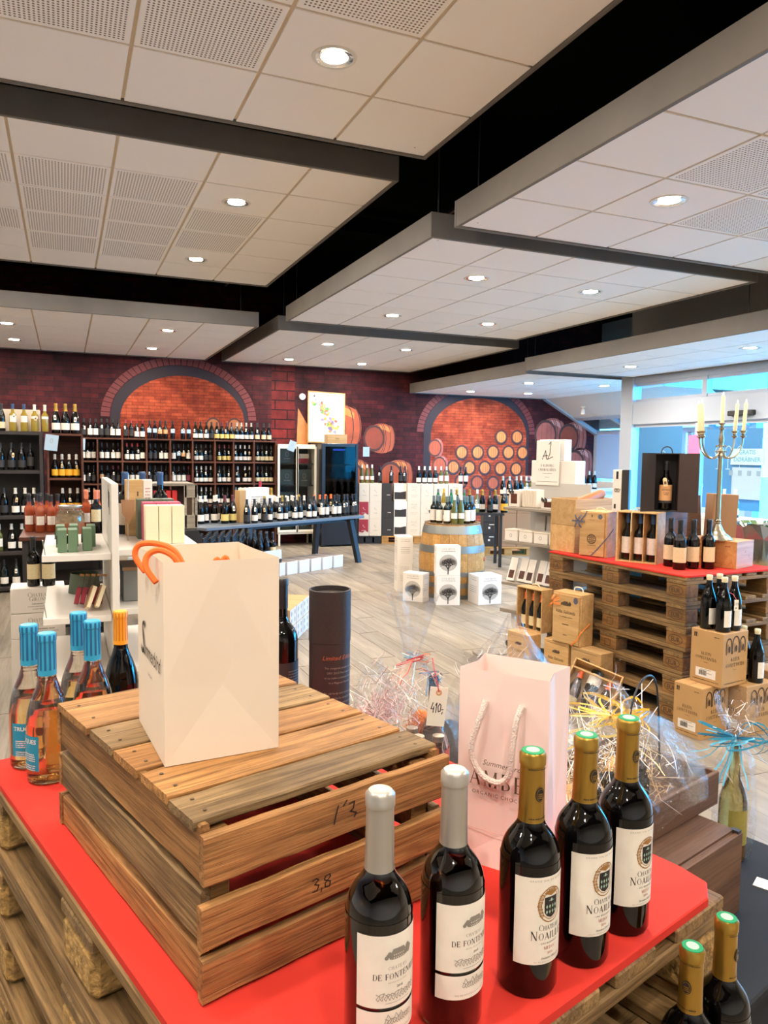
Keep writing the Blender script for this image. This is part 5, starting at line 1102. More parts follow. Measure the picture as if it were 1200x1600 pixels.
# --- white cartons of Château de Gironville with two bottles on top
for i in range(2):
    t = thing('wine_carton', ['lower white carton printed Château de Gironville', 'upper white carton printed Château de Gironville under two dark bottles'][i], 'carton', (-.335, 5.28, .318+.165*i), .02)
    bx('box', (.16, .12, .081), (.32, .24, .162), WHITECARD, t, .003)
    ink('carton_print', [place(serif('CHATEAU DE', .022, .05, 1), 0, .105), place(serif('GIRONVILLE', .022, .05, 1), 0, .078), place(greek(3+i, .13, .007), 0, .055), place(greek(6, .18, .004), 0, .04), place(greek(8, .12, .006), 0, .022)], pmap(face_M((.19, -.0003, 0), (1, 0, 0), (0, 0, 1)), .001), INKG, t)
t = thing('wine_carton', 'plain carton on the floor under the printed Gironville cartons', 'carton', (-.335, 5.28, 0), .02); bx('box', (.16, .12, .158), (.32, .24, .3165), WHITECARD, t, .003)
for i, (x, y) in enumerate(((-.2, 5.36), (-.11, 5.34))): bottle('elcap', (x, y, .6475), 'dark bottle with a tan label on the white Gironville carton, '+['farther of two', 'nearer of two'][i], None, s=1.08)
bc = thing('black_carton', 'open black carton behind the lower display shelf', 'carton', (.18, 6.05, 0)); bx('box', (0, 0, .28), (.26, .2, .56), BLACKCARD, bc, .004)
for i in range(2): bottle('wine', (.10+.125*i, 5.88, .0), 'wine-red-capped bottle before the black carton, '+['taller', 'shorter'][i]+' of two', None, s=1.5-.1*i)
# --- white gondola with chocolates
gd = thing('white_display', 'white display of shelves on both sides of an upright panel', 'display', (.238, 4.72, 0))
bx('upright_panel', (0, 0, .68), (.036, 1.1, 1.36), WHITELAM, gd, .002)
for z_ in (.99, .66, .33):
    bx('shelf', (-.188, 0, z_-.017), (.336, 1.04, .034), WHITELAM, gd, .002); bx('shelf', (.25, .15, z_-.017), (.46, 1.06, .034), WHITELAM, gd, .002)
bx('plinth', (0, 0, .04), (.6, .9, .08), WHITELAM, gd)
ink('panel_mark', [place(rect2d(.05, .1), -.02, 0), place(rect2d(.07, .035), .03, .02), place(rect2d(.03, .09), .05, -.04), place(rect2d(.02, .05), -.05, .05)], pmap(face_M((-.0182, -.32, 1.27), (0, -1, 0), (0, 0, 1)), .001), INK, gd)
for y_, nm in ((-.51, .99), (-.51, .66)): ob('wire_clip', MB().tube([(-.34, y_+.02, nm), (-.35, y_-.0, nm+.08)], .003, 6), STEEL, gd)
gz = .991
GBX = thing('gift_box', 'sage green gift box with a dark bow at the outer front of the white shelf', 'box', (-.02, 4.36, gz))
bx('box', (0, 0, .06), (.046, .13, .12), GREENBOX, GBX, .002)
b = MB()
for s_ in (-1, 1): b.strip([(-.0245, -.02*s_*t, .075-.02*t+.02*sin(3*t)) for t in (0, .4, .8, 1.2)], (1, 0, .6), .012)
b.strip([(-.0245, -.0, .075), (-.026, -.01, .03), (-.03, -.025, -.0+.01)], (0, 1, .2), .008); ob('bow', b, BLACKCARD, GBX)
for (x, y), lab in (((.032, 4.36), 'sage green gift box, second at the shelf front'), ((.105, 4.40), 'sage green gift box, third at the shelf front beside a gap'), ((-.03, 4.6), 'sage green gift box in the rear row, outermost'), ((.04, 4.62), 'sage green gift box in the rear row, middle'), ((.13, 4.58), 'sage green gift box in the rear row, nearest the upright')): dup(GBX, (x, y, gz), 0, lab)
lz = .661
for i in range(5):
    t = thing('chocolate_pouch', 'crimson chocolate bar in a clear pouch, '+['outermost', 'second', 'middle', 'fourth', 'innermost'][i]+' of the leaning five', 'chocolate', (.045+.03*i, 4.5-.01*i, lz+.014), 0, 'crimson bars on the lower white shelf'); t.rotation_euler = (-.35, .22, 0)
    bx('bar', (0, 0, .045), (.024, .05, .09), REDCARD, t, .002); bx('pouch_top', (0, .0, .13), (.02, .004, .08), FILM, t); bx('clasp', (0, 0, .165), (.022, .008, .012), LABO, t)
for i in range(2):
    t = thing('chocolate_bar', ['brown-backed cream chocolate bar leaning beside the crimson bars', 'brown-backed cream chocolate bar at the shelf edge by the upright'][i], 'chocolate', (.10+.045*i, 4.34, lz+.018)); t.rotation_euler = (-.3, .35, 0); bx('bar', (0, 0, .06), (.022, .07, .12), CREAMBOX, t, .002); bx('back', (-.014, 0, .06), (.006, .072, .122), BROWNCARD, t)
t = thing('paper_collar', 'olive grey open paper collar at the back of the lower white shelf', 'packaging', (.1, 4.95, lz)); ob('collar', MB().lathe([(.095, 0), (.08, .12), (.078, .12), (.093, 0)], 24), DGREENBOX, t)
t = thing('grey_box', 'grey box on the inner lower shelf behind the upright', 'box', (.48, 4.7, lz)); bx('box', (0, 0, .09), (.36, .3, .18), mat('grey_card', '7d7d76', .6), t, .003); bx('lid', (0, 0, .19), (.37, .31, .02), BROWNCARD, t)
for row_, (y_, m_, nm, dx_, h_) in enumerate(((4.60, CREAMBOX, 'cream', .0, .225), (4.74, PINKBOX, 'rose pink', .0, .235), (4.9, DGREENBOX, 'dark green', -.02, .245))):
    for i in range(3):
        t = thing('chocolate_box', 'tall '+nm+' chocolate box, '+['nearest the upright', 'middle of three', 'farthest from the upright'][i], 'box', (.462+.0745*i+dx_, y_, gz)); bx('box', (0, 0, h_/2), (.071, .12, h_), m_, t, .002)
        if not row_:
            for q in range(4): bx('printed_line', (0, -.0604, .055+.018*q), (.034, .0006, .0012), LABC, t)
for i, (x, y) in enumerate(((.36, 5.19), (.58, 5.17), (.47, 5.19))): bottle('navy', (x, y, gz), 'navy-capped magnum behind the dark green boxes, '+['nearest the upright', 'half behind the wooden box', 'middle one'][i], None, s=1.35)
t = thing('wooden_box', 'upright pale wooden bottle box behind the dark green boxes', 'box', (.405, 5.07, gz), 0); bx('box', (0, 0, .18), (.105, .1, .36), PINE, t, .003); bx('catch', (.02, -.052, .27), (.008, .006, .03), INKB, t)
t = thing('white_box', 'upright white bottle box beside the pale wooden bottle box', 'box', (.487, 5.07, gz), 0); bx('box', (0, 0, .18), (.055, .09, .36), WHITECARD, t, .003); ink('box_print', [place(greek(i, .03, .006), 0, .3-.02*i) for i in range(6)], pmap(face_M((0, -.0455, 0), (1, 0, 0), (0, 0, 1)), .001), INKR, t)
t = thing('pennant_tag', 'tan pointed paper tag hanging on a steel rod right of the white upright', 'tag', (.345, 4.75, 0))
ob('tag_paper', MB().prism([(-.04, 1.24), (.04, 1.24), (.036, 1.16), (.0, 1.09), (-.034, 1.16)], .003), BROWNCARD, t); ob('rod', MB().tube([(.0, 0, 1.24), (.004, 0, 1.4)], .003, 6), STEEL, t); ob('rod_stand', MB().tube([(0, .004, 1.1), (0, .004, .992)], .003, 6), STEEL, t)
# --- grey crate of red boxes on a dark slanted stand
gs = thing('slanted_stand', 'navy-black stand with a slanted side under the grey crate', 'stand', (.9, 6.75, 0)); ob('stand_body', MB().hexa([(-.25, -.4, 0), (.4, -.4, 0), (.4, .4, 0), (-.25, .4, 0), (-.25, -.4, .88), (.12, -.4, .88), (.12, .4, .88), (-.25, .4, .88)]), BLACKMET, gs)
gc = thing('grey_crate', 'grey wooden crate on its side holding red boxes', 'crate', (.83, 6.72, .881))
GREYW = wood('grey_crate_wood', '8a8070', 'b5aa96', 1, grime=.3)
bx('end_board', (.15, -.21, .06), (.1, .02, .11), GREYW, gc); bx('end_board', (.15, -.21, .32), (.1, .02, .11), GREYW, gc)
for z_ in (.012, .375): bx('long_board', (0, 0, z_), (.36, .44, .02), GREYW, gc)
for x in (-.17, .17): bx('side_board', (x, 0, .19), (.018, .42, .34), GREYW, gc)
for x in (.105, .195): bx('slat', (x, -.21, .19), (.02, .02, .36), GREYW, gc)
for i in range(4):
    t = thing('red_box', 'bright red box in the grey crate, '+['outermost', 'second', 'third', 'innermost'][i]+' of the row', 'box', (.70+.05*i, 6.6, .905)); bx('box', (0, 0, .15), (.04, .14, .3), mat('bright_red_card', 'd02828', .5), t, .002)

# ================================================================ MIDDLE OF THE SHOP
def carton(name, label, c, rz, d, m, prints=(), cat='carton', group=None, tape=None, ch=.003):   # c: near lower corner; d: along the front, back, up
    t = thing(name, label, cat, c, rz, group); bx('box', (d[0]/2, d[1]/2, d[2]/2), d, m, t, ch)
    if tape: bx('lid_seam', (d[0]/2, d[1]/2, d[2]+.0004), (d[0]*.98, .004, .0008), tape, t)
    for face, items, pm in prints:
        M = {'front': face_M((d[0]/2, -.0002, 0), (1, 0, 0), (0, 0, 1)), 'left': face_M((-.0002, d[1]/2, 0), (0, -1, 0), (0, 0, 1)), 'right': face_M((d[0]+.0002, d[1]/2, 0), (0, 1, 0), (0, 0, 1)), 'top': face_M((d[0]/2, d[1]/2, d[2]+.0002), (1, 0, 0), (0, 1, 0))}[face]
        ink('carton_print', items, pmap(M, .001), pm, t)
    return t
A29 = math.radians(27); E1 = Vector((cos(A29), sin(A29), 0)); E2 = Vector((-sin(A29), cos(A29), 0))
def at29(o, a, b, z_): p = Vector((o[0], o[1], 0))+E1*a+E2*b; return (p.x, p.y, z_)
TF = (2.018, 8.977)
TBW = mat('table_wood_blue_sheen', '5d6670', .35); TL = 2.14  # dark wood with its blue reflection mixed into the colour
lt = thing('long_table', 'long dark trestle table of tagged bottles before the glass cabinet', 'table', (TF[0], TF[1], 0), A29)
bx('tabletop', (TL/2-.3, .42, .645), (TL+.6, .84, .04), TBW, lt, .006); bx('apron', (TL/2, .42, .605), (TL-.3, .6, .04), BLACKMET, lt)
for x, sg in ((TL-.2, 1), (.1, -1)):
    for y, sy in ((.1, -1), (.74, 1)): ob('leg', MB().hexa([(x-.035+.06*sg, y-.03+.12*sy, 0), (x+.035+.06*sg, y-.03+.12*sy, 0), (x+.035+.06*sg, y+.03+.12*sy, 0), (x-.035+.06*sg, y+.03+.12*sy, 0), (x-.04, y-.035, .625), (x+.04, y-.035, .625), (x+.04, y+.035, .625), (x-.04, y+.035, .625)]), BLACKMET, lt)
TT = .6655
pairs = [(1.0-.92, 'burgdark', 0), (.2, 'table', 0), (.36, 'burgdark', 1), (.45, 'table', None), (.62, 'table', 0), (.71, 'table', None), (.88, 'table', 0), (.97, 'table', None), (1.14, 'table', 0), (1.23, 'table', None), (1.38, 'white', 0), (1.47, 'white', None), (1.62, 'white', 0), (1.71, 'white', None)]
fr = 0
for a, kd, tg_ in pairs:
    fr += 1
    lab = ('tagged ' if tg_ is not None else '')+FULL[kd]+', front row of the trestle table, '+['first', 'second', 'third', 'fourth', 'fifth', 'sixth', 'seventh', 'eighth', 'ninth', 'tenth', 'eleventh', 'twelfth', 'thirteenth', 'fourteenth'][fr-1]+' along'
    bottle(kd, at29(TF, a, .1, TT), lab, None, ptag=tg_)
for i in range(5): bottle('dark', at29(TF, 1.84+.085*(i % 4), .12+.14*(i//4)+.02*(i % 2), TT), 'tagged black bottle at the far end of the trestle table', 'black bottles at the trestle table end', ptag=0)
for i in range(9): bottle('champ' if i % 3 == 1 else 'whitecap', at29(TF, .42+.1*i, .28, TT), FULL['champ' if i % 3 == 1 else 'whitecap']+' in the second row of the trestle table', FULL['champ' if i % 3 == 1 else 'whitecap']+' in the second row of the trestle table')
for i in range(6): bottle('whitecap', at29(TF, .72+.1*i, .42, TT), 'white-capped dark bottle in the third row of the trestle table', 'white-capped bottles, third row of the trestle table')
for i in range(4): bottle('coraltable', at29(TF, 1.42+.11*i, .29, TT), 'orange-capped dark bottle at the right half of the trestle table', 'orange-capped bottles on the trestle table', ptag=1 if i == 3 else None)
bottle('champ', at29(TF, 1.0, .7, TT), 'single tall sparkling bottle standing behind the trestle table rows', None, s=1.25)
for i, (a, b_) in enumerate(((-.44, .5), (-.34, .46), (-.24, .5), (-.14, .45), (-.06, .52), (-.38, .62), (-.28, .62))): bottle('whitecap' if i < 5 else 'silver', at29(TF, a, b_, TT), 'dark bottle with a pale neck label at the near end of the trestle table', 'pale-necked bottles at the near table end', s=1.12)
for i, (a, b_) in enumerate(((-.1, .3), (.02, .3))): bottle('yellowlab', at29(TF, a, b_, TT), ['wine-red-capped bottle with a yellow label at the near table end', 'tagged wine-red-capped bottle with a yellow label beside the kraft box'][i], None, s=1.15, ptag=0 if i else None)
carton('kraft_box', 'upright kraft box between yellow-labelled bottles and the white carton', at29(TF, .1, .26, TT), A29, (.1, .1, .4), KRAFT, cat='box')
carton('white_carton', 'large white carton behind the dark bottles on the trestle table', at29(TF, .25, .34, TT), A29, (.4, .14, .42), WHITECARD, [('front', [place(greek(i, .2, .012), 0, .3-.03*i) for i in range(5)], INKG)])
carton('white_carton', 'small white carton beside the crimson bottle on the trestle table', at29(TF, .72, .52, TT), A29, (.2, .12, .3), WHITECARD)
t = thing('crimson_bottle', 'crimson bottle-shaped box standing behind the small white carton', 'bottle', at29(TF, .84, .74, TT)); ob('bottle_body', MB().lathe([(p_[0]*1.2, p_[1]*1.62) for p_ in PROF['bordeaux']], 20), mat('crimson_skin', 'c8283c', .4), t)
ob('bottle_cap', MB().lathe([(.02, .44), (.0205, .488), (0, .489)], 16), REDCARD, t)
# --- low rack of close-packed bottles in front of the table
RF = (2.19, 8.02); RKZ = .37
rk = thing('bottle_rack', 'low navy rack table packed with black-capped bottles before the trestle table', 'rack', (RF[0], RF[1], 0), A29)
bx('rack_top', (-.75, .32, RKZ-.02), (1.5, .64, .04), BLACKMET, rk, .004)
for x in (-.04, -1.46): bx('leg', (x, .32, .165), (.05, .6, .33), BLACKMET, rk, .004)
for nm, c, d in (('tray_side', (-.75, .01, RKZ+.05), (1.48, .012, .1)), ('tray_side', (-.75, .63, RKZ+.05), (1.48, .012, .1)), ('tray_end', (-.006, .32, RKZ+.05), (.012, .63, .1)), ('tray_end', (-1.494, .32, RKZ+.05), (.012, .63, .1))): bx(nm, c, d, mat('pale_blue_tray', 'c9d6e0', .5), rk)
for i in range(11):
    for j in range(6):
        if rng.random() < .06: continue
        bottle('elcap' if j == 0 and i % 3 == 0 else 'burgdark', at29(RF, -.075-.0925*i, .07+.1*j, RKZ+.001), 'black-capped bottle in the '+['front', 'second', 'third', 'fourth', 'fifth', 'rear'][j]+' row of the low rack', 'black-capped bottles, '+['front', 'second', 'third', 'fourth', 'fifth', 'rear'][j]+' row of the low rack', face=A29-pi/2, s=.98)
for i in range(4):
    for j in range(3): bottle('burgdark', at29(RF, -1.14-.0925*i, .1+.18*j, RKZ+.001), 'black-capped bottle standing loosely at the near end of the low rack', 'loose bottles at the near rack end', face=A29-pi/2)
# --- row of white boxes on the floor under the table
WF = (2.46, 9.06)
for i in range(6): carton('floor_box', 'white box lying in a row under the trestle table, '+['first', 'second', 'third', 'fourth', 'fifth', 'sixth'][i]+' from the low rack', at29(WF, -.1+.212*i, 0, 0), math.radians(31), (.19, .34, .162), mat('grey_white_card', 'd6d6d8', .6), [('top', [rect2d(.18, .32)], mat('grey_brown_card_top', '948880', .7))], 'box')
# --- tree-printed cartons lying by the white bag
for k in range(3):
    for j in range(2):
        p = Vector((1.62, 5.69, 0))+Vector((.505, .863, 0))*.222*k
        carton('tree_carton', ['lower', 'upper'][j]+' kraft carton with pale tree-printed side behind the gift tube, '+['nearest', 'second', 'third'][k], (p.x, p.y, .146*j), math.radians(60), (.218, .42, .145), KRAFT, [('front', [rect2d(.214, .141)], WHITECARD)] if 0 else [], tape=BROWNCARD)
        t = bpy.data.objects['tree_carton' if (k, j) == (0, 0) else 'tree_carton.%03d' % (2*k+j)]
        M = pmap(face_M((.109, -.0004, 0), (1, 0, 0), (0, 0, 1)), .0008); b = MB().add([M(x, y+.0725) for x, y in rect2d(.214, .14)[0]], [(0, 1, 2, 3)]); ob('pale_side', b, mat('pale_blue_card', 'd4dde6', .6), t)
        M2 = pmap(face_M((.109, -.0004, 0), (1, 0, 0), (0, 0, 1)), .0016); ink('tree_print', [place(disc2d(.022, .02, 12), x, y) for x in (-.06, .05) for y in (.045, .105)]+[place(rect2d(.005, .03), x, y-.02) for x in (-.06, .05) for y in (.045, .105)], M2, mat('grey_blue_ink', '9aa6b0', .6), t)
        ink('top_print', [place(greek(i+3, .12, .012), -.02, .1-.05*i) for i in range(4)], pmap(face_M((.109, .21, .1455), (1, 0, 0), (0, 1, 0)), .001), INKB, t)
# --- glass cabinet
GC = (3.215, 12.0); GW = .63
gc2 = thing('glass_cabinet', 'cream two-door glass cabinet between the bookcase and the black wine fridge', 'cabinet', (GC[0], GC[1], 0))
CRM = mat('cream_lacquer', 'e6dcc6', .4)
for x in (.02, GW-.02):
    for y in (.02, .36): bx('leg', (x, y, .1), (.03, .03, .2), CRM, gc2, .004)
bx('cabinet_top', (GW/2, .19, 1.665), (GW, .38, .03), CRM, gc2, .004); bx('cabinet_base', (GW/2, .19, .22), (GW, .38, .05), CRM, gc2, .004); bx('back_panel', (GW/2, .375, .94), (GW, .01, 1.42), mat('cabinet_dark_back', '1e221c', .7), gc2)
for x in (.01, GW-.01): bx('side_panel', (x, .19, .94), (.02, .37, 1.42), CRM, gc2, .003)
for z_ in (.62, 1.0, 1.36): bx('shelf', (GW/2, .2, z_), (GW-.04, .32, .015), mat('smoked_glass', '30342c', .1), gc2)
GRN = mat('dark_green_pack', '2c3626', .4)
for i in range(2):
    d_ = bx('door', (GW*(.25+.5*i), -.012, .94), (GW/2-.006, .006, 1.4), mat('cabinet_glass', 'ffffff', .03, trans=1, ior=1.15), gc2)
    for c, dd in (((-.155, 0, 0), (.035, .022, 1.42)), ((.155, 0, 0), (.035, .022, 1.42)), ((0, 0, .69), (.28, .022, .04)), ((0, 0, -.69), (.28, .022, .04))): bx('door_frame', c, dd, CRM, d_, .003)
for k, (x, z_, lab) in enumerate(((.19, 1.0075, 'dark green box on the upper cabinet shelf, bookcase side'), (.52, 1.0075, 'dark green box on the upper cabinet shelf, fridge side'), (.19, 1.3675, 'dark green box at the top of the cabinet, bookcase side'), (.19, .6275, 'dark green box on the lower cabinet shelf'), (.19, .245, 'dark green box at the cabinet foot, bookcase side'), (.52, .245, 'dark green box at the cabinet foot, fridge side'))):
    t = thing('green_box', lab, 'box', (GC[0]+x*.9, GC[1]+.18, z_+.001)); bx('box', (0, 0, .13), (.23, .16, .26), GRN, t, .004); ink('box_mark', [place(ring2d(.03, .04, .005), 0, .15), place(greek(3, .1, .015), 0, .07)], pmap(face_M((0, -.081, 0), (1, 0, 0), (0, 0, 1)), .001), INKG, t)
t = thing('red_packet', 'red and cream packets at the top of the cabinet, fridge side', 'packet', (GC[0]+.45, GC[1]+.2, 1.3685)); bx('packet', (0, 0, .04), (.2, .14, .08), REDCARD, t, .003); bx('packet', (.03, .0, .12), (.16, .12, .08), CREAMCARD, t, .003)
# --- wine fridge
WFR = thing('wine_fridge', 'tall black wine fridge with a glass door and wooden racks', 'fridge', (3.86, 11.72, 0)); FW = .63
BKG = mat('fridge_black', '15151a', .3)
bx('fridge_side', (.01, .3, .855), (.02, .6, 1.69), BKG, WFR); bx('fridge_side', (FW-.01, .3, .855), (.02, .6, 1.69), BKG, WFR); bx('fridge_top', (FW/2, .3, 1.69), (FW, .6, .03), BKG, WFR); bx('fridge_base', (FW/2, .3, .24), (FW, .6, .44), BKG, WFR, .004); bx('fridge_back', (FW/2, .59, 1.0), (FW, .02, 1.4), BKG, WFR)
dr = bx('door', (FW/2, -.012, .86), (FW, .006, 1.66), mat('dark_door_glass', '5a5a62', .03, trans=1, ior=1.2), WFR)
for c, dd in (((-FW/2+.03, 0, 0), (.06, .026, 1.68)), ((FW/2-.02, 0, 0), (.04, .026, 1.68)), ((0, 0, .815), (FW-.1, .026, .05)), ((0, 0, -.62), (FW-.1, .026, .42))): bx('door_frame', c, dd, BKG, dr, .003)
for z_ in (.66, .86, 1.1, 1.34): bx('rack_front', (FW/2, .05, z_), (FW-.08, .02, .045), OAK, WFR, .004); bx('rack', (FW/2, .3, z_-.01), (FW-.06, .48, .015), DARKCASE, WFR)
bx('control_panel', (FW/2, .04, 1.60), (.2, .02, .02), mat('blue_display', '5060ff', emit=4), WFR)
for k in range(9):
    t = thing('wine_bottle', 'dark bottle lying on a rack inside the black wine fridge', 'bottle', (3.99+.16*(k % 3), 12.22, .66+.24*(k//3)+.048+.0), 0, 'bottles lying in the wine fridge'); t.rotation_euler = (pi/2, 0, 0)
    ob('bottle_body', shared('lying', lambda: MB().lathe(PROF['bordeaux'], 14).mesh('bottle_body')), GLASSG, t)
mpb = thing('framed_map', 'pale-framed coloured wine map standing on the black fridge against the wall', 'picture', (4.14, 12.32, 1.712)); mpb.rotation_euler = (-.09, .03, 0)
bx('map_board', (0, 0, .44), (.64, .012, .86), mat('map_paper', 'ded9d6', .5), mpb)
for c, dd in (((-.325, -.002, .44), (.02, .03, .88)), ((.325, -.002, .44), (.02, .03, .88)), ((0, -.002, .01), (.65, .03, .02)), ((0, -.002, .87), (.65, .03, .02))): bx('map_frame', c, dd, PINE, mpb, .003)
r3 = random.Random(5)
for nm, cols in (('purple', '8a7ca8'), ('violet', 'a898b8'), ('green', '5a9a4a'), ('olive', 'a8b060'), ('orange', 'e89040'), ('yellow', 'e8c850'), ('grey', '8c8a90'), ('red', 'd85a40')):
    its = []
    for _ in range(9):
        t_ = r3.random(); x, z_ = -.12+.3*t_+r3.gauss(0, .06), .66-.42*t_+r3.gauss(0, .07)
        n_ = r3.randint(5, 7); its.append(([(x+r3.uniform(.012, .045)*cos(2*pi*i/n_), z_+r3.uniform(.012, .045)*sin(2*pi*i/n_)) for i in range(n_)], [tuple(range(n_))]))
    ink('map_region', its, lambda x, y, o_=.007+.0004*len(nm): (x, -o_, y), mat('map_'+nm, cols, .6), mpb)
ink('map_print', [place(greek(1, .12, .012), 0, .82), place(greek(2, .1, .008), .2, .78), place(rect2d(.03, .03), -.22, .8)]+[place(rect2d(.06, .006), -.26, .2+.12*i) for i in range(5)]+[place(greek(i, .1, .006), .2, .7-.02*i) for i in range(4)], lambda x, y: (x, -.0068, y), INK, mpb)
t = thing('wooden_box', 'pale wooden box on the fridge before the wine map', 'box', (4.2, 12.0, 1.7055)); bx('box', (0, 0, .07), (.35, .16, .14), PINE, t, .003); bx('box_lid', (0, 0, .147), (.352, .165, .012), PINE, t, .002); ink('box_print', [ring2d(.03, .02, .003), place(greek(4, .06, .008), 0, -.003)], pmap(face_M((0, -.081, .08), (1, 0, 0), (0, 0, 1)), .001), INKB, t)
sd = thing('wall_sensor', 'small white round sensor on the mural beside the wine map', 'sensor', (3.731, 12.392, 2.494)); sd.rotation_euler = (pi/2, 0, 0); ob('sensor_body', MB().lathe([(0, 0), (.055, 0), (.05, .03), (0, .035)], 20), WHITELAM, sd)
# --- wall of wine cartons on pallets
CA = math.atan2(-.293, .956); CO = (4.61, 11.95)
def atc(a, b, z_): return (CO[0]+cos(CA)*a-sin(CA)*b, CO[1]+sin(CA)*a+cos(CA)*b, z_)
def small_pallet(label, loc, rz, m, L=.8, W_=.6):
    t = thing('pallet', label, 'pallet', loc, rz)
    for y in (.05, W_/2, W_-.05): bx('top_board', (L/2, y, .125), (L, .13, .02), m, t, .003)
    for x in (.06, L/2, L-.06):
        bx('cross_board', (x, W_/2, .105), (.12, W_, .02), m, t, .003)
        for y in (.05, W_/2, W_-.05): bx('block', (x, y, .058), (.12, .1, .075), m, t, .003)
    for y in (.05, W_/2, W_-.05): bx('bottom_board', (L/2, y, .01), (L, .1, .02), m, t, .003)
    return t
small_pallet('black pallet under the red and white cartons', atc(-.03, .02, 0), CA, BLACKMET, .42, .4)
small_pallet('pale wood pallet under the black and white cartons', atc(.40, .02, 0), CA, OAK, .68, .4)
small_pallet('pale wood pallet under the far white cartons behind the barrel', atc(1.09, .02, 0), CA, OAK, .75, .4)
LOGO = [place(pen([[(-.02, .02), (.01, -.01), (.02, -.012)], [(-.015, .03), (-.005, .02)]], .004), 0, .16), place(greek(3, .07, .008), 0, .09)]
HORSE = [place(pen([[(-.05, .05), (-.03, .08), (-.02, .05), (.0, .07), (.02, .05), (.04, .08), (.05, .04)], [(-.04, .02), (.04, .03)], [(-.05, 0), (.0, .01), (.04, -.01)]], .003), 0, .18), place(greek(3, .12, .006), 0, .1), place(greek(5, .1, .005), 0, .07)]
CX = [0, .18, .392, .605, .832, 1.065, 1.29, 1.545, 1.8]
FC = ['bottom', 'middle', 'top']
for i in range(8):
    for j in range(3):
        x0, x1 = CX[i], CX[i+1]; m = [CREAMCARD, CREAMCARD, BLACKCARD, WHITECARD, CREAMCARD, CREAMCARD, CREAMCARD, CREAMCARD][i]
        if i == 2 and j == 2: x1 -= .04
        kind = [['crimson-faced white', 'crimson-faced white', 'white'][j], 'plain white logo', 'black', 'white-topped black-banded', 'horse-printed white', 'line-printed white', 'far white', 'farthest white'][i]
        where_ = 'beside the fridge' if i == 0 else ('second column from the fridge' if i == 1 else ('' if i < 4 else ('right of the black-banded column' if i == 4 else ('behind the barrel' if i == 5 else 'at the end of the row'))))
        t = carton('wine_carton', (FC[j]+' '+kind+' carton in the wall of cartons '+where_).strip(), atc(x0+.003, .01+(.06 if (i == 3 and j == 2) else 0), .137+.3005*j), CA, (x1-x0-.006, .3, .3), m)
        w_ = x1-x0-.006; M = lambda o_: pmap(face_M((w_/2, -.0003, 0), (1, 0, 0), (0, 0, 1)), o_)
        if i == 0 and j < 2:
            b = MB().add([M(.0008)(x, y) for x, y in ((-w_/2+.004, .07), (-.02, .055), (.02, .09), (w_/2-.012, .06), (w_/2-.012, .285), (-w_/2+.004, .285))], [(0, 1, 2, 3, 4, 5)]); ob('crimson_face', b, REDCARD, t); ink('carton_print', LOGO, M(.0016), LABW, t)
        elif i in (0, 1, 5, 6): ink('carton_print', LOGO, M(.001), INKG, t)
        elif i == 2: ink('carton_print', [place(greek(2, .06, .012), .03, .1)], M(.001), LABW, t)
        elif i == 3: b = MB().add([M(.0008)(x, y) for x, y in ((-w_/2+.01, .03), (w_/2-.01, .03), (w_/2-.01, .17), (0, .15), (-w_/2+.01, .155))], [(0, 1, 2, 3, 4)]); ob('black_band', b, BLACKCARD, t)
        else: ink('carton_print', HORSE, M(.001), INKG, t)
zc = .137+.3005*3+.0005
tops = [[0.055, 0], [0.142, 0], [0.23, 0], [0.368, 1], [0.566, 1], [0.725, 2], [0.802, 2], [1.046, 3], [1.146, 3], [1.24, 3], [1.335, 3], [1.436, 4], [1.531, 4], [1.783, 5], [1.873, 5]]
TK = [('olive', 'slim white-capped olive bottle on the cartons beside the fridge'), ('dark', 'lone dark bottle with a white tag on the cartons'), ('dark', 'dark bottle pair on the black-banded cartons'), ('whitecap', 'white-capped dark bottle on the horse-printed cartons'), ('whitewine', 'white-capped pale bottle on the cartons behind the barrel'), ('white', 'dark bottle on the far end of the cartons')]
cnt = {}
for a, k in tops:
    cnt[k] = cnt.get(k, 0)+1; lab = TK[k][1]
    if k == 1: lab = ['lone dark bottle with a white tag on the second white carton', 'lone dark tagged bottle on the top black carton'][cnt[k]-1]
    if k == 2: lab = ['black bottle of the pair above the black-banded cartons', 'tagged black bottle of the pair above the black-banded cartons'][cnt[k]-1]
    p_ = atc(a, .13, zc); bottle(TK[k][0], p_, lab, lab if k in (0, 3, 4, 5) else None, ptag=0 if k in (1,) or (k == 2 and cnt[k] == 2) else None)
# --- the barrel
BC = (3.895, 7.25); BHT = .80
br = thing('wine_barrel', 'oak wine barrel standing upright as a bottle table', 'barrel', (BC[0], BC[1], 0))
def brad(z_): return .30+.06*(1-((z_-BHT/2)/(BHT/2))**2)
NS = 22
def stave():
    b = MB(); vs = []; fs = []; n_ = 8; h_ = pi/NS-.004
    for i in range(n_+1):
        z_ = BHT*i/n_; R_ = brad(z_)
        for (r_, a) in ((R_, -h_), (R_, 0), (R_, h_), (R_-.025, h_), (R_-.025, -h_)): vs.append((r_*cos(a), r_*sin(a), z_))
    for i in range(n_): fs += [(5*i+k, 5*i+(k+1) % 5, 5*i+5+(k+1) % 5, 5*i+5+k) for k in range(5)]
    fs += [(4, 3, 2, 1, 0), tuple(5*n_+k for k in range(5))]; return b.add(vs, fs).mesh('stave')
sv = stave(); OAKV = wood('oak_barrel', 'a87a3e', 'c99a5c', .7, .5, .1)
for k in range(NS): ob('stave', sv, OAKV, br, (0, 0, 0), (0, 0, 2*pi*k/NS))
HOOPM = mat('galvanised_hoop', '8a8a84', .4, metal=.7)
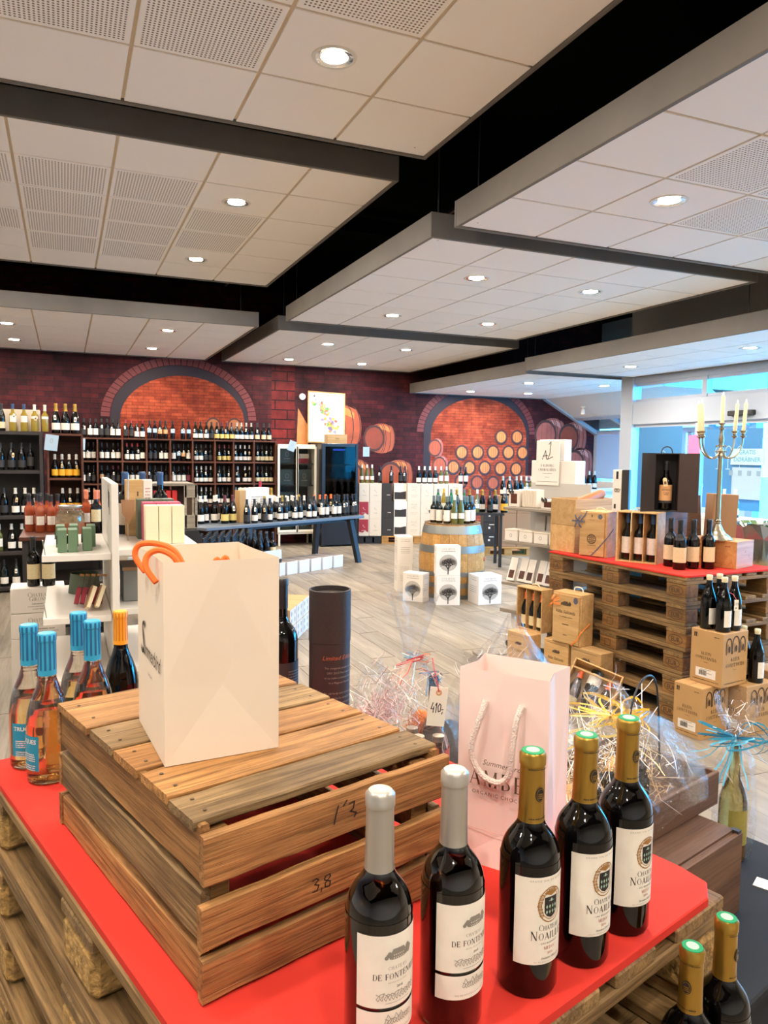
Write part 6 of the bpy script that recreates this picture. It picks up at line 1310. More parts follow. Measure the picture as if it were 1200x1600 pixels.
for z0, z1 in ((.005, .05), (.13, .18), (.25, .3), (.50, .575), (.70, .785)):
    ob('hoop', MB().lathe([(brad(z0)+.001, z0), (brad(z0)+.004, z0), (brad((z0+z1)/2)+.0045, (z0+z1)/2), (brad(z1)+.004, z1), (brad(z1)+.001, z1)], 44), HOOPM, br)
    for q in range(2): ob('rivet', MB().lathe([(0, .006), (.008, .004), (.01, 0)][::-1], 10), STEEL, br, (cos(-1.1+.06*q)*(brad(z0+.03)+.004), sin(-1.1+.06*q)*(brad(z0+.03)+.004), z0+.03), (0, pi/2, -1.1+.06*q))
ob('barrel_head', MB().lathe([(0, BHT-.005), (.277, BHT-.005), (.277, BHT-.03)][::-1], 36), OAKV, br)
ob('chime', MB().lathe([(.277, BHT-.004), (.302, BHT-.002), (.305, BHT+.008), (.277, BHT+.008)], 44), mat('barrel_rim_brown', '6e5a44', .6), br)
b_ = ob('bung', MB().lathe([(0, .012), (.022, .012), (.026, 0)][::-1], 14), mat('copper_stain', 'a8623a', .6), br, (cos(-.75)*(brad(.42)+.0), sin(-.75)*(brad(.42)+.0), .42), (0, pi/2, -.75))
ba = math.atan2(-BC[1], -BC[0])
def onb(dx, dy): return (BC[0]+cos(ba)*dy-sin(ba)*dx*1, BC[1]+sin(ba)*dy+cos(ba)*dx, BHT+.0005+.0)
for i, (dx, dy) in enumerate(((-.205, .05), (-.14, .12), (-.06, .17), (.02, .18), (.09, .155), (.155, .11), (.2, .04), (-.17, -.05), (.12, .03), (.05, .09), (.215, -.05), (-.03, .05))):
    bottle('barrel' if i not in (3, 4) else 'olive', onb(dx, dy), ('grey-capped bottle with a tall white label' if i not in (3, 4) else 'slim white-capped olive bottle')+' on the barrel, '+['first', 'second', 'third', 'fourth', 'fifth', 'sixth', 'seventh', 'rear first', 'rear second', 'middle', 'rear third', 'inner'][i]+(' along the front edge' if i < 7 else ' of the inner ring'), None, s=.98)
TREE = tree2d(.092, 3)
def treebox(label, c, rz, faces=('front',), h=.305, w=.245, d=.17, m=WHITECARD, swap=False):
    t = carton('tree_box', label, c, rz, (w, d, h), m, (), 'carton', None, None)
    for f in ('front', 'left'):
        wd = w if f == 'front' else d; M = pmap({'front': face_M((w/2, -.0004, 0), (1, 0, 0), (0, 0, 1)), 'left': face_M((-.0004, d/2, 0), (0, -1, 0), (0, 0, 1))}[f], .001)
        its = [place(serif('COCK MOUSE', .017 if wd > .2 else .013, .05), 0, h-.038), place(greek(7, wd*.55, .006), 0, h-.055)]
        ink('carton_print', its, M, INKG, t)
        if f in faces:
            def mk():
                b = MB()
                for vs, fs in [place(t_, 0, h*.06) for t_ in TREE]: b.add([M(x, y) for x, y in vs], fs)
                return b.mesh('tree_print')
            ob('tree_print', shared(('tree', f, w, d, h), mk), INK, t)
            M3 = pmap({'front': face_M((w/2, -.0004, 0), (1, 0, 0), (0, 0, 1)), 'left': face_M((-.0004, d/2, 0), (0, -1, 0), (0, 0, 1))}[f], .0004)
            ob('tree_shade', MB().add([M3(x, y+h*.06+.115) for x, y in disc2d(.092, .085, 28)[0]], [tuple(range(28))]), mat('tree_shade_print', 'b5aca0', .6), t)
        else: ink('small_print', [place(greek(q, wd*.6, .005), 0, h*.6-.02*q) for q in range(4)], M, INKG, t)
    return t
treebox('lower white tree-printed carton of the pair before the barrel', [3.471, 6.778]+[0], math.radians(-20)); treebox('upper white tree-printed carton of the pair before the barrel', [3.464, 6.78]+[.3055], math.radians(-20), w=.25, d=.165)
treebox('white tree-printed carton turned at a corner, left of the pair before the barrel', [3.399, 6.944]+[0], math.radians(38), ('left',), .3, .15, .235)
treebox('bluish-lit white tree-printed carton at the daylight side of the barrel', [3.882, 6.632]+[0], math.radians(-4), ('front',), .3, .265, .25)
treebox('lower white carton of the pair by the barrel flank, its tree turned away', (3.40, 7.60, 0), math.radians(-14), (), .31, .17, .2); treebox('upper white carton of the pair by the barrel flank, its tree turned away', (3.40, 7.60, .3105), math.radians(-14), (), .31, .175, .2)
# --- brown carton stack on its pallet
PB = (6.13, 9.9); PA = math.radians(-22)
def atp(a, b, z_): return (PB[0]+cos(PA)*a-sin(PA)*b, PB[1]+sin(PA)*a+cos(PA)*b, z_)
small_pallet('pale wood pallet under the plain brown cartons', atp(-.25, -.02, 0), PA, OAK, .8, .5)
for i in range(2):
    for j in range(3): carton('brown_carton', ['bottom', 'middle', 'top'][j]+' plain brown carton, '+['column nearer the barrel', 'column nearer the chocolate display'][i], atp(.0+.275*i, 0, .136+.262*j), PA, (.268, .4, .26), BROWNCARD, tape=KRAFT)
for j in range(3):
    carton('black_carton', ['bottom', 'middle', 'top'][j]+' black carton with a white stripe beside the brown cartons', atp(-.235, .04, .136+.19*j), PA, (.225, .3, .188), BLACKCARD, [('front', [place(rect2d(.1, .012), .03, .15), place(rect2d(.03, .03), -.02, .1)], LABW)])
for i, (a, b_, kd) in enumerate(((.06, .08, 'silver'), (.16, .08, 'silver'), (.27, .1, 'silver'), (.42, .08, 'whitewine'), (.5, .1, 'whitewine'), (.37, .24, 'whitecap'))): bottle(kd, atp(a, b_, .136+.786+.002), ('tagged ' if i in (1, 3) else '')+['silver-capped', 'silver-capped', 'silver-capped', 'pale white-capped', 'pale white-capped', 'dark white-capped'][i]+' bottle on the brown cartons, '+['outermost', 'second', 'third', 'fourth', 'fifth', 'rear'][i], None, ptag=0 if i in (1, 3) else None)
for i in range(4): bottle('whitecap', atp(.58+.09*(i % 2), .15+.1*(i//2), 0.924), 'white-capped dark bottle at the display end of the brown cartons', 'bottles at the display end of the brown cartons', s=.9) if i % 2 == 0 and 0 else None
t = thing('wicker_stand', 'small red-brown slatted stand behind the brown cartons', 'stand', atp(.62, .75, 0)); bx('stand_body', (0, 0, .5), (.26, .26, 1.0), BROWNCARD, t)
for q in range(4): bx('slat', (0, -.0, 1.03+.055*q), (.3-.0*q, .3, .04), mat('red_brown_slat', '7a3a2c', .6), t, .004)
# --- display bottles behind the barrel
ds = thing('bottle_table', 'dark table of mixed bottles between the barrel and the brown cartons', 'table', (5.15, 9.2, 0), PA); bx('table_top', (0, 0, .735), (1.0, .5, .03), BLACKMET, ds)
for x in (-.46, .46):
    for y in (-.2, .2): bx('leg', (x, y, .36), (.04, .04, .72), BLACKMET, ds)
for i, kd in enumerate(('green', 'yelllow', 'green', 'champ', 'green', 'champ', 'olive', 'champ', 'burgdark', 'champ')):
    a = -.4+.09*i; p_ = Vector((5.15, 9.2, 0))+Vector((cos(PA), sin(PA), 0))*a+Vector((-sin(PA), cos(PA), 0))*(-.12+.12*(i % 2)); bottle(kd, (p_.x, p_.y, .7505), FULL[kd]+' on the dark table behind the barrel, '+['first', 'second', 'third', 'fourth', 'fifth', 'sixth', 'seventh', 'eighth', 'ninth', 'tenth'][i]+' along', None, ptag=0 if i == 6 else None)
bottle('ykl', (5.62, 9.25, .7505) if 0 else (5.60, 8.92, .7505), 'white-necked sparkling bottle with a yellow label at the table end behind the barrel', None, s=1.1)
# --- white chocolate display: faces the aisle, its long side running towards the stack
AO = Vector((3.21, 5.13, 0)); AA = math.radians(-70); TAUPE = mat('taupe_board', '8d8172', .6)
def ata(a, b, z_=0): p = AO+Vector((cos(AA), sin(AA), 0))*a+Vector((-sin(AA), cos(AA), 0))*b; return (p.x, p.y, z_)
ad = thing('white_display', 'white chocolate display tower with a logo sign and three shelves', 'display', AO, AA)
bx('tower', (.22, .42, .755), (.42, .14, 1.49), WHITELAM, ad, .004); bx('base_board', (.3, .18, .30), (.62, .36, .03), TAUPE, ad, .003); bx('base_plinth', (.34, .2, .19), (.54, .3, .19), WHITELAM, ad)
for z_ in (.53, .86, 1.13): bx('shelf', (.29, .17, z_-.012), (.58, .34, .024), TAUPE, ad, .003)
bx('back_board', (.3, .345, .82), (.56, .012, 1.0), mat('grey_display_back', 'b9b4ac', .6), ad)
for x in (.06, .58): ob('caster', MB().lathe([(0, -.015), (.03, -.015), (.03, .015), (0, .015)], 14, Matrix.Rotation(pi/2, 4, 'X')), BLACKCARD, ad, (x, .05, .03))
bx('caster_bar', (.32, .05, .075), (.6, .04, .04), WHITELAM, ad)
sg = thing('logo_sign', 'white box sign with a chocolate maker logo on top of the display tower', 'sign', ata(.19, .42, 1.5005), AA); bx('sign_box', (0, 0, .085), (.24, .1, .17), WHITELAM, sg, .003)
pn = bx('sign_panel', (-.01, -.086, -.02), (.22, .008, .36), WHITELAM, sg, .002)
ink('logo', [place(pen([[(-.05, .02), (-.02, .09), (-.01, .02)], [(-.045, .045), (0, .05)], [(.01, .14), (.03, .16), (.02, .06), (.0, .02), (.05, .04)]], .005), 0, .01), place(serif('AALBORG', .02, .2), 0, -.03), place(serif('CHOKOLADEN', .02, .08), 0, -.064), place(bfont('CHOKOLADEMAGERI', .007), 0, -.087), place(bfont('DANMARK', .006), 0, -.117), place(rect2d(.2, .002), 0, -.15)], pmap(face_M((0, -.0045, 0), (1, 0, 0), (0, 0, 1)), .001), INK, pn)
for a, d, lab, k in ((.06, (.1, .12, .13), 'white window box with a black bow at the outer end of the top display shelf', 0), (.2, (.14, .1, .14), 'white ribbed chocolate box on the top display shelf', 1), (.40, (.15, .14, .07), 'low white box with a black bow on the top display shelf', 0)):
    t = thing('chocolate_box', lab, 'box', ata(a, .12, 1.131), AA); bx('box', (0, 0, d[2]/2), d, WHITECARD, t, .003)
    if not k: bx('box_window', (0, -d[1]/2-.001, d[2]*.5), (d[0]*.6, .002, d[2]*.6), BROWNSHELF, t); ob('bow', MB().strip([(-.03, 0, .0), (-.015, -.012, .02), (0, 0, 0), (.015, -.012, .02), (.03, 0, 0)], (0, .3, 1), .025), BLACKCARD, t, (-d[0]*.3, -d[1]/2-.004, d[2]*.85))
    else:
        for q in range(5): bx('rib', (-.056+.028*q, -.052, .07), (.02, .006, .13), CREAMCARD, t, .002)
for i in range(4):
    t = thing('chocolate_box', 'small white lidded box on the middle display shelf, '+['outermost', 'second', 'third', 'innermost'][i], 'box', ata(.07+.14*i, .08, .861), AA); bx('box', (0, 0, .04), (.125, .12, .08), WHITECARD, t, .003); bx('lid', (0, 0, .085), (.128, .123, .012), CREAMCARD, t, .002); ink('box_mark', [ring2d(.012, .014, .003)], pmap(face_M((0, -.061, .045), (1, 0, 0), (0, 0, 1)), .001), INKG, t)
for i in range(3):
    t = thing('paper_bag', 'pale grey chocolate bag at the back of the middle display shelf, '+['outer', 'second', 'inner'][i], 'bag', ata(.2+.11*i, .24, .861), AA); ob('bag_body', MB().hexa([(-.05, -.03, 0), (.05, -.03, 0), (.05, .03, 0), (-.05, .03, 0), (-.045, -.008, .2), (.045, -.008, .2), (.045, .008, .2), (-.045, .008, .2)]), mat('pale_grey_paper', 'cfcac2', .6), t)
for i in range(6):
    t = thing('chocolate_pouch', 'white chocolate pouch with a dark window leaning on the lower display shelf, '+['first', 'second', 'third', 'fourth', 'fifth', 'sixth'][i], 'packet', ata(.05+.088*i, .06+.02*(i % 2), .5355), AA); t.rotation_euler = (-.3, 0, AA)
    ob('pouch', MB().hexa([(-.036, -.015, 0), (.036, -.015, 0), (.036, .015, 0), (-.036, .015, 0), (-.034, -.003, .19), (.034, -.003, .19), (.034, .003, .19), (-.034, .003, .19)]), WHITECARD, t); ob('pouch_window', MB().add([(-.024, -.0146, .02), (.024, -.0146, .02), (.024, -.0104, .085), (-.024, -.0104, .085)], [(0, 1, 2, 3)]), BROWNSHELF, t, (0, -.0012, 0))

# ================================================================ THE RIGHT-HAND PALLET STACK AND WHAT SURROUNDS IT
RA = math.radians(4); RO = Vector((3.235, 3.215, 0)); RX = Vector((cos(RA), sin(RA), 0)); RY = Vector((-sin(RA), cos(RA), 0))
def atr(a, b, z_=0): p = RO+RX*a+RY*b; return (p.x, p.y, z_)
EURW = wood('pallet_orange_wood', '6e4c28', 'a97c46', 1, grime=.35)
for i in range(6):
    p = atr(.8+rng.uniform(-.012, .012)*(i < 5), rng.uniform(-.015, .015)*(i < 5), i*.1425); pallet(p, RA+pi/2, ORD[i]+' stamped pallet of the stack carrying the candelabrum', 'stamped pallets under the candelabrum', .1425, 'EUR', False, PALLET_L if i > 3 else PALLET, EURW)
rp = [atr(-.004, .01), atr(.03, -.006), atr(.8, -.006), atr(.804, 1.2), atr(-.004, 1.2)]; n = len(rp)
tag(ob('table_cover', MB().add([(x, y, .8553) for x, y, _ in rp]+[(x, y, .8655) for x, y, _ in rp], [tuple(range(n))[::-1], tuple(range(n, 2*n))]+[(i, (i+1) % n, (i+1) % n+n, i+n) for i in range(n)]), RED), 'bright red sheet covering the stack under the candelabrum', 'table cover')
RZ = .866
bx('loose_board', (0, 0, 0), (.01, .01, .01), PALLET, None) if 0 else None
for q, (loc, lab, L_) in enumerate((((3.303, 4.214, 0.713), 'pale card sheet poking out between the stamped pallets, far one', .34), ((3.355, 3.715, 0.713), 'pale card sheet poking out between the stamped pallets, near one', .38))):
    o = bx('card_sheet', (loc[0]+.05, loc[1], .7125+.003), (.12, L_, .005), BROWNCARD if q else CREAMCARD, None, 0, RA); tag(o, lab, 'sheet')
# two-high plain crate at the far end with an open top
for j in range(2):
    t = thing('wooden_crate', ['lower', 'upper open'][j]+' plain pine crate at the display end of the red-covered stack', 'crate', (3.235, 4.24, RZ+.1875*j), math.radians(8))
    for nm, c, d in (('front_board', (.2, .006, .093), (.4, .012, .186)), ('rear_board', (.2, .234, .093), (.4, .012, .186)), ('end_board', (.006, .12, .093), (.012, .216, .186)), ('end_board', (.394, .12, .093), (.012, .216, .186)), ('base_board', (.2, .12, .006), (.376, .216, .012))): bx(nm, c, d, PINE, t, .0015)
t = thing('cardboard_tube', 'orange-brown leather-like bottle pouch lying in the open pine crate', 'pouch', (3.44, 4.34, RZ+.375)); t.rotation_euler = (0, -.2, .3)
ob('pouch_body', MB().lathe([(0, -.16), (.032, -.155), (.036, -.1), (.036, .12), (.02, .16), (0, .162)], 18, Matrix.Rotation(pi/2, 4, 'Y')), mat('orange_leather', 'b06a34', .5), t)
t = thing('wooden_board', 'thin pale board leaning up behind the open pine crate', 'panel', (3.74, 4.36, RZ)); t.rotation_euler = (0, 0, .4); bx('board', (0, 0, .22), (.2, .02, .44), PINE, t, .002)
# closed gift case with a striped ribbon
ra2 = math.radians(-69); rc = thing('wine_case', 'pine wine case with a round stamp and striped ribbon bow on the red sheet', 'case', [3.201, 4.151]+[RZ], ra2)
bx('case_body', (.1, .11, .152), (.2, .2, .304), PINE, rc, .002); bx('slide_lid', (.1, .003, .152), (.182, .014, .29), PINE, rc, .002)
M = pmap(face_M((.1, -.0042, 0), (1, 0, 0), (0, 0, 1)), .001)
ink('case_stamp', [place(ring2d(.034, .034, .006), 0, .12)]+[place(pen([[(-.026, 0), (.026, 0)]], .004), 0, .12+.014*q) for q in (-1.4, -.5, .5, 1.4)]+[place(pen([[(0, -.024), (0, .024)]], .004), .013*q, .12) for q in (-1, 0, 1)]+[place(bfont('BODEGAS', .006, space=1.3), 0, .245), place(rect2d(.008, .016), 0, .275), place(greek(2, .06, .004), 0, .075), place(greek(4, .04, .004), 0, .03)], M, INKB, rc)
ink('case_medal', [place(disc2d(.017, .017), .06, .272)], M, mat('grey_medal', '5a5a6a', .5), rc)
b = MB(); b.strip([(.2008, .0, .1), (.2008, .1, .16), (.2008, .2, .22)], (0, -.5, 1), .01) if 0 else b.strip([(.1, -.006, .008), (.15, -.006, .06), (.2012, -.004, .12), (.2012, .1, .19)], (-.6, 0, 1), .009); b.strip([(.0, -.006, .22), (.05, -.006, .28), (.06, -.004, .306)], (1, 0, -1), .009)
for k in range(6): a = k*pi/3; b.strip([(.0+.05*cos(a)*s_, -.012-.01*sin(pi*s_), .235+.05*sin(a)*s_) for s_ in (0, .4, .8, 1)], (-sin(a), 0, cos(a)), .012)
ob('ribbon', b, mat('striped_ribbon', '5a5a68', .5), rc)
handle(rc, [(.06, .1, .303), (.08, .1, .32), (.12, .1, .322), (.15, .1, .303)], .004, LABC, 'rope_handle')
def open_case(name, label, loc, rz, w_, d_, h_, n_, material=PINE):   # upright box with open front and divided into n cells
    t = thing(name, label, 'case', loc, rz); th = .009
    for nm, c, d in (('back_board', (w_/2, d_-th/2, h_/2), (w_, th, h_)), ('side_board', (th/2, d_/2, h_/2), (th, d_-.0, h_)), ('side_board', (w_-th/2, d_/2, h_/2), (th, d_, h_)), ('top_board', (w_/2, d_/2, h_-th/2), (w_-2*th, d_, th)), ('base_board', (w_/2, d_/2, th/2), (w_-2*th, d_, th))): bx(nm, c, d, material, t, .0015)
    for k in range(1, n_): bx('divider', (th+(w_-2*th)*k/n_, d_/2, h_/2), (.005, d_-2*th-.002, h_-2*th), material, t)
    return t
r62 = math.radians(-62); oc = open_case('wine_case', 'open pine case with three navy-capped bottles on the red sheet', [3.257, 3.843]+[RZ], r62, .262, .15, .325, 3)
handle(oc, [(.09, .07, .324), (.1, .07, .345), (.15, .07, .346), (.165, .07, .324)], .004, LABC, 'rope_handle'); handle(oc, [(.1, -.002, .33), (.1, -.01, .28), (.102, -.012, .2)], .003, LABC, 'rope_tail')
def in_case(o, rz, x, y, z_): p = Matrix.Rotation(rz, 4, 'Z') @ Vector((x, y, 0)); return (o[0]+p.x, o[1]+p.y, o[2]+z_)
for k in range(3): bottle('navy', in_case(oc.location, r62, .009+.244*(k+.5)/3, .072, .0095), 'navy-capped bottle in the open pine case, '+['first', 'middle', 'last'][k]+' cell', None, face=r62-pi/2, seg=24, ink_line=1)
# four black-capped bottles
for i, (x, y) in enumerate(((3.43, 3.55), (3.385, 3.425), (3.492, 3.43), (3.58, 3.395))): bottle('elcap', (x, y, RZ), 'black-capped bottle with a cream label on the red sheet, '+['behind the other three', 'nearest the sheet corner', 'between two others', 'touching the orange wine case'][i], None, seg=24, face=math.radians((215, 225, 250, 260)[i]))
# brown cases behind them, the dark gift carton and the tube box
for j in range(2): carton('brown_case', ['lower', 'upper'][j]+' flat brown wooden case behind the four black-capped bottles', (3.53, 3.70, RZ+.163*j), math.radians(18), (.28, .2, .1622), DARKCASE, [('front', [place(rect2d(.3, .003), 0, .11)], INK)], 'case')
CZ2 = RZ+.3265
dcx = thing('gift_carton', 'tall open dark brown gift carton showing a tagged bottle', 'carton', (3.44, 3.72, CZ2), math.radians(-38)); DBR = mat('chocolate_card', '3a2820', .55); DBL = mat('black_brown_card', '241a18', .6)
for nm, c, d, m_ in (('back', (.075, .13, .185), (.15, .006, .37), DBL), ('side', (.003, .065, .185), (.006, .13, .37), DBL), ('side', (.147, .065, .185), (.006, .13, .37), DBR), ('top', (.075, .065, .367), (.15, .13, .006), DBL), ('base', (.075, .065, .003), (.15, .13, .006), DBL)): bx(nm, c, d, m_, dcx, .001)
fl_ = bx('door_flap', (.147+.055, -.02, .185), (.12, .005, .37), DBR, dcx, .001, -.3); fl2 = bx('door_flap', (-.04, -.028, .185), (.1, .005, .37), DBL, dcx, .001, .6)
handle(dcx, [(.04, .065, .368), (.05, .065, .4), (.075, .065, .412), (.1, .065, .4), (.11, .065, .368)], .0035, BLACKCARD, 'cord_handle')
bt = bottle('dark', in_case(dcx.location, math.radians(-38), .075, .062, .0065), 'tagged bottle with a tan label inside the dark gift carton', None, face=math.radians(-38)-pi/2, s=1.05, seg=24, ptag=1)
ob('tan_label', patch(.0388, .06, .155, math.radians(150), 16), LABO, bt); ink('label_text', [place(bfont('DEVESA', .011), 0, .12), place(greek(3, .03, .004), 0, .105), place(greek(4, .025, .004), 0, .095)], cmap(.039, 0, -pi/2, .0006), INK, bt)
tbx = thing('tube_box', 'white and black upright bottle box beside the dark gift carton', 'box', (3.30, 3.90, CZ2), math.radians(-50))
bx('rest_case', (.04, .12, -.15), (.3, .2, .2945), PINE, tbx, .002) if 0 else None
bx('white_half', (.028, .04, .14), (.056, .08, .28), WHITECARD, tbx, .002); bx('black_half', (.0795, .04, .14), (.046, .08, .28), BLACKCARD, tbx, .002); ink('box_print', [place(pen(squiggle(2, 3, .03, .03), .003), 0, .13), place(rect2d(.014, .05), 0, .245), place(rect2d(.012, .03), -.01, .04)], pmap(face_M((.028, -.0005, 0), (1, 0, 0), (0, 0, 1)), .001), INK, tbx)
tbx.location = (3.33, 3.98, RZ+.3045)
carton('kraft_box', 'upright kraft box on the brown cases beside the gift carton', (3.62, 3.77, CZ2), math.radians(10), (.05, .1, .17), KRAFT, (), 'box'); carton('kraft_box', 'flat kraft box lying on the brown cases', (3.68, 3.76, CZ2), math.radians(12), (.13, .14, .055), KRAFT, (), 'box')
t = thing('blue_tin', 'blue-grey round tin on the flat kraft box', 'tin', (3.735, 3.84, CZ2+.0558)); ob('tin_body', MB().lathe([(0, 0), (.045, 0), (.045, .075), (.042, .08), (0, .08)], 24), mat('blue_grey_tin', '5f7f96', .4), t); ob('tin_band', MB().lathe([(.0455, .025), (.0455, .05)], 24), CARDBLUE, t)
# the orange wine case, the candelabrum and the leaning cartons
ocx = thing('wine_case', 'orange pine wine case with burnt lettering under the candelabrum', 'case', (3.72, 3.31, RZ), math.radians(18))
OW, OD, OH = .235, .33, .166
bx('case_body', (OW/2, OD/2, OH/2-.004), (OW, OD, OH-.008), PINE2, ocx, .002); bx('case_lid', (OW/2, OD/2, OH-.004), (OW+.002, OD+.002, .008), PINE2, ocx, .001)
M = pmap(face_M((-.0005, OD/2, 0), (0, -1, 0), (0, 0, 1)), .001)
ink('burnt_lettering', [place(serif('BELLUNE', .019, .08), -.02, .045), place(bfont('GRAND', .013), -.03, .1), place(bfont('CRU', .012), -.03, .078), place(greek(5, .08, .009), .01, .025), place(greek(6, .03, .008), .11, .13), place(greek(7, .03, .008), -.06, .13)], M, mat('burnt_brown', '8a4a26', .7), ocx)
ink('knot', [place(disc2d(.006, .01, 10), .0, .1), place(disc2d(.004, .012, 10), .05, .07)], pmap(face_M((OW/2, -.0005, 0), (1, 0, 0), (0, 0, 1)), .001), mat('knot_brown', 'a06a3a', .7), ocx)
cn = thing('candelabrum', 'tall silvered five-armed candelabrum with cream candles on the orange wine case', 'candelabrum', (3.715, 3.46, RZ+OH+.0003), math.radians(-23))
KZ = .56
ob('foot', MB().lathe([(0, 0), (.09, 0), (.091, .004), (.086, .012), (.06, .034), (.05, .04), (.034, .062), (.022, .09), (.016, .1), (.02, .104), (.02, .109), (.015, .113), (.019, .118), (.019, .123), (.014, .13)], 32), SILVER, cn)
ob('stem', MB().lathe([(.0135, .128), (.0125, KZ-.04), (.015, KZ-.038), (.015, KZ-.03), (.012, KZ-.02), (.018, KZ-.01), (.018, KZ), (.01, KZ+.02), (.014, KZ+.05), (.016, KZ+.075), (.009, KZ+.1), (.011, KZ+.12), (.007, KZ+.125)], 24), SILVER, cn)
cup = shared('cup', lambda: MB().lathe([(.006, 0), (.008, .006), (.018, .012), (.018, .015), (.008, .02), (.012, .035), (.02, .045), (.02, .048), (.012, .048), (.011, .03)], 20).mesh('candle_cup'))
can = shared('candle', lambda: MB().lathe([(0, 0), (.0115, 0), (.0108, .185), (.007, .19), (0, .188)], 16).mesh('candle'))
fl0 = shared('flame', lambda: MB().lathe([(0, 0), (.004, .004), (.0045, .01), (.002, .02), (0, .026)], 10).mesh('flame'))
CANDM = mat('cream_candle', 'dcc698', .5); FLM = mat('flame_tip', 'fff0d0', .5, emit=1.5)
for k, (a, zc_, R_) in enumerate(((math.radians(188), .03, .125), (math.radians(150), .03, .125), (math.radians(-8), .035, .125), (math.radians(30), .035, .125), (0, .085, 0))):
    if R_:
        d = Vector((cos(a), sin(a), 0)); pts = [d*(R_*(.12+.88*(1-cos(pi*t))/2))+Vector((0, 0, KZ-.01-.085*sin(pi*t)*.9+(zc_+.05)*t)) for t in [i/12 for i in range(13)]]
        ob('arm', MB().tube(pts, .0055, 8), SILVER, cn); sc_ = [d*(.025+.028*t*cos(5*t))+Vector((0, 0, KZ+.02+.03*t*sin(5*t))) for t in [i/10 for i in range(11)]]; ob('scroll', MB().tube(sc_, .004, 7), SILVER, cn)
        p = pts[-1]
    else: p = Vector((0, 0, KZ+.12))
    c_ = ob('candle_cup', cup, SILVER, cn, p); tilt = (.0, .07 if k in (0, 1) else (-.05 if k in (2, 3) else 0), 0)
    cc = ob('candle', can, CANDM, cn, (p[0], p[1], p[2]+.03), (tilt[0], -tilt[1]*(1 if k in (0, 1) else 1), 0)); ob('flame', fl0, FLM, cc, (0, 0, .188))
cn.scale = (1, 1, .985)
for (x, y, rx, ry, rz_, w_, h_, lab) in ((3.92, 3.86, -.06, -.1, -.3, .13, .25, 'thin brown card panel leaning behind the candelabrum foot'), (3.965, 3.68, .0, .07, -.3, .17, .27, 'brown upright carton leaning behind the orange wine case')):
    t = thing('brown_carton', lab, 'carton', (x, y, RZ), rz_)
    bx('box', (0, 0, (RZ and (OH+h_))/2), (w_, .1 if w_ > .15 else .03, OH+h_), BROWNCARD if w_ > .15 else DARKCASE, t, .003); t.rotation_euler = (rx*.3, ry*.5, rz_)
# silver-wrapped plant at the frame edge
pt = thing('wrapped_plant', 'silver-foil-wrapped plant on a wooden tub at the right edge behind the stack', 'plant', (4.30, 3.62, 0))
ob('tub', MB().lathe([(0, 0), (.13, 0), (.15, .4), (.14, .8), (0, .8)], 24), OAK, pt); cello('foil', pt, [(.07, 0, .1), (.1, .08, .2), (.15, .2, .3), (.19, .3, .4)], (0, 0, .802), 51, 18).data.materials[0] = mat('silver_foil', 'aab4bc', .25, metal=.8)
b = MB(); r4 = random.Random(4)
for _ in range(60): a = r4.uniform(0, 6.28); d = Vector((cos(a), sin(a), .8)); b.strip([Vector((0, 0, .95))+d*.2*t for t in (0, .4, .8, 1)], (-sin(a), cos(a), 0), .014)
ob('leaves', b, mat('plant_green', '4a6a34', .6), pt, kind='stuff')
# ---------------------------------------------------------------- pine boxes on the floor in front of the stack
SH = .30
VINA = lambda w_: [place(i_, 0, SH-.085) for i_ in house2d(w_*.3)]+[place(bfont('Viña Salceda', w_*.095, .35), 0, SH-.13), place(rect2d(w_*.8, .002), 0, SH-.02)]
for i, (x, y, rz_, w_) in enumerate(((2.88, 4.501, -79, .215), (2.993, 4.22, -79, .22), (3.038, 3.982, -83, .26))):
    t = carton('wine_case', 'pine case with a house stamp on the floor, '+['nearest the chocolate display', 'middle of three', 'beside the leaning open case'][i], (x, y, 0), math.radians(rz_), (w_, .115, SH), PINE, (), 'case')
    ink('case_stamp', VINA(w_), pmap(face_M((w_/2, -.0005, 0), (1, 0, 0), (0, 0, 1)), .001), INKB, t); bx('slide_edge', (w_/2, .005, SH-.008), (w_-.01, .008, .004), LABO, t)
oc2 = open_case('wine_case', 'open pine case with three orange-capped bottles standing on the floor cases', (3.03, 4.70, SH+.0005), math.radians(-78), .245, .11, .305, 3)
oc2.location = (2.98, 4.549, SH+.0005)
for k in range(3): bottle('orange', in_case(oc2.location, math.radians(-78), 0.009+.227*(k+.5)/3, .052, .0095), 'orange-capped bottle in the open floor-stack case, '+['first', 'middle', 'last'][k]+' cell', None, face=math.radians(-78)-pi/2, s=.84, seg=24, ink_line=1)
handle(oc2, [(.09, .06, .304), (.1, .06, .323), (.15, .06, .324), (.17, .06, .304)], .004, LABC, 'rope_handle')
lc = thing('wine_case', 'closed pine case tied with orange raffia standing on the floor cases', 'case', (2.985, 4.128, SH+.0005), math.radians(-76))
bx('case_body', (.117, .07, .17), (.235, .125, .34), PINE, lc, .002); bx('slide_lid', (.117, .002, .168), (.215, .012, .32), PINE, lc, .002)
M = pmap(face_M((.117, -.0045, 0), (1, 0, 0), (0, 0, 1)), .001)
ink('case_stamp', [place(i_, 0, .255) for i_ in house2d(.085)]+[place(bfont('Viña Salceda', .024, .35), 0, .205), place(greek(3, .1, .005), 0, .18), place(greek(4, .05, .006), 0, .13), place(greek(5, .03, .006), 0, .06)], M, INKB, lc); ink('case_medal', [place(disc2d(.018, .022), .08, .3)], M, mat('grey_medal', '5a5a6a', .5), lc)
b = MB(); r5 = random.Random(8)
for k in range(9): a = r5.uniform(0, 6.28); b.strip([(.02+.06*cos(a)*s_, -.012-.02*sin(pi*s_), .27+.05*sin(a)*s_) for s_ in (0, .4, .8, 1)], (-sin(a), .3, cos(a)), .006)
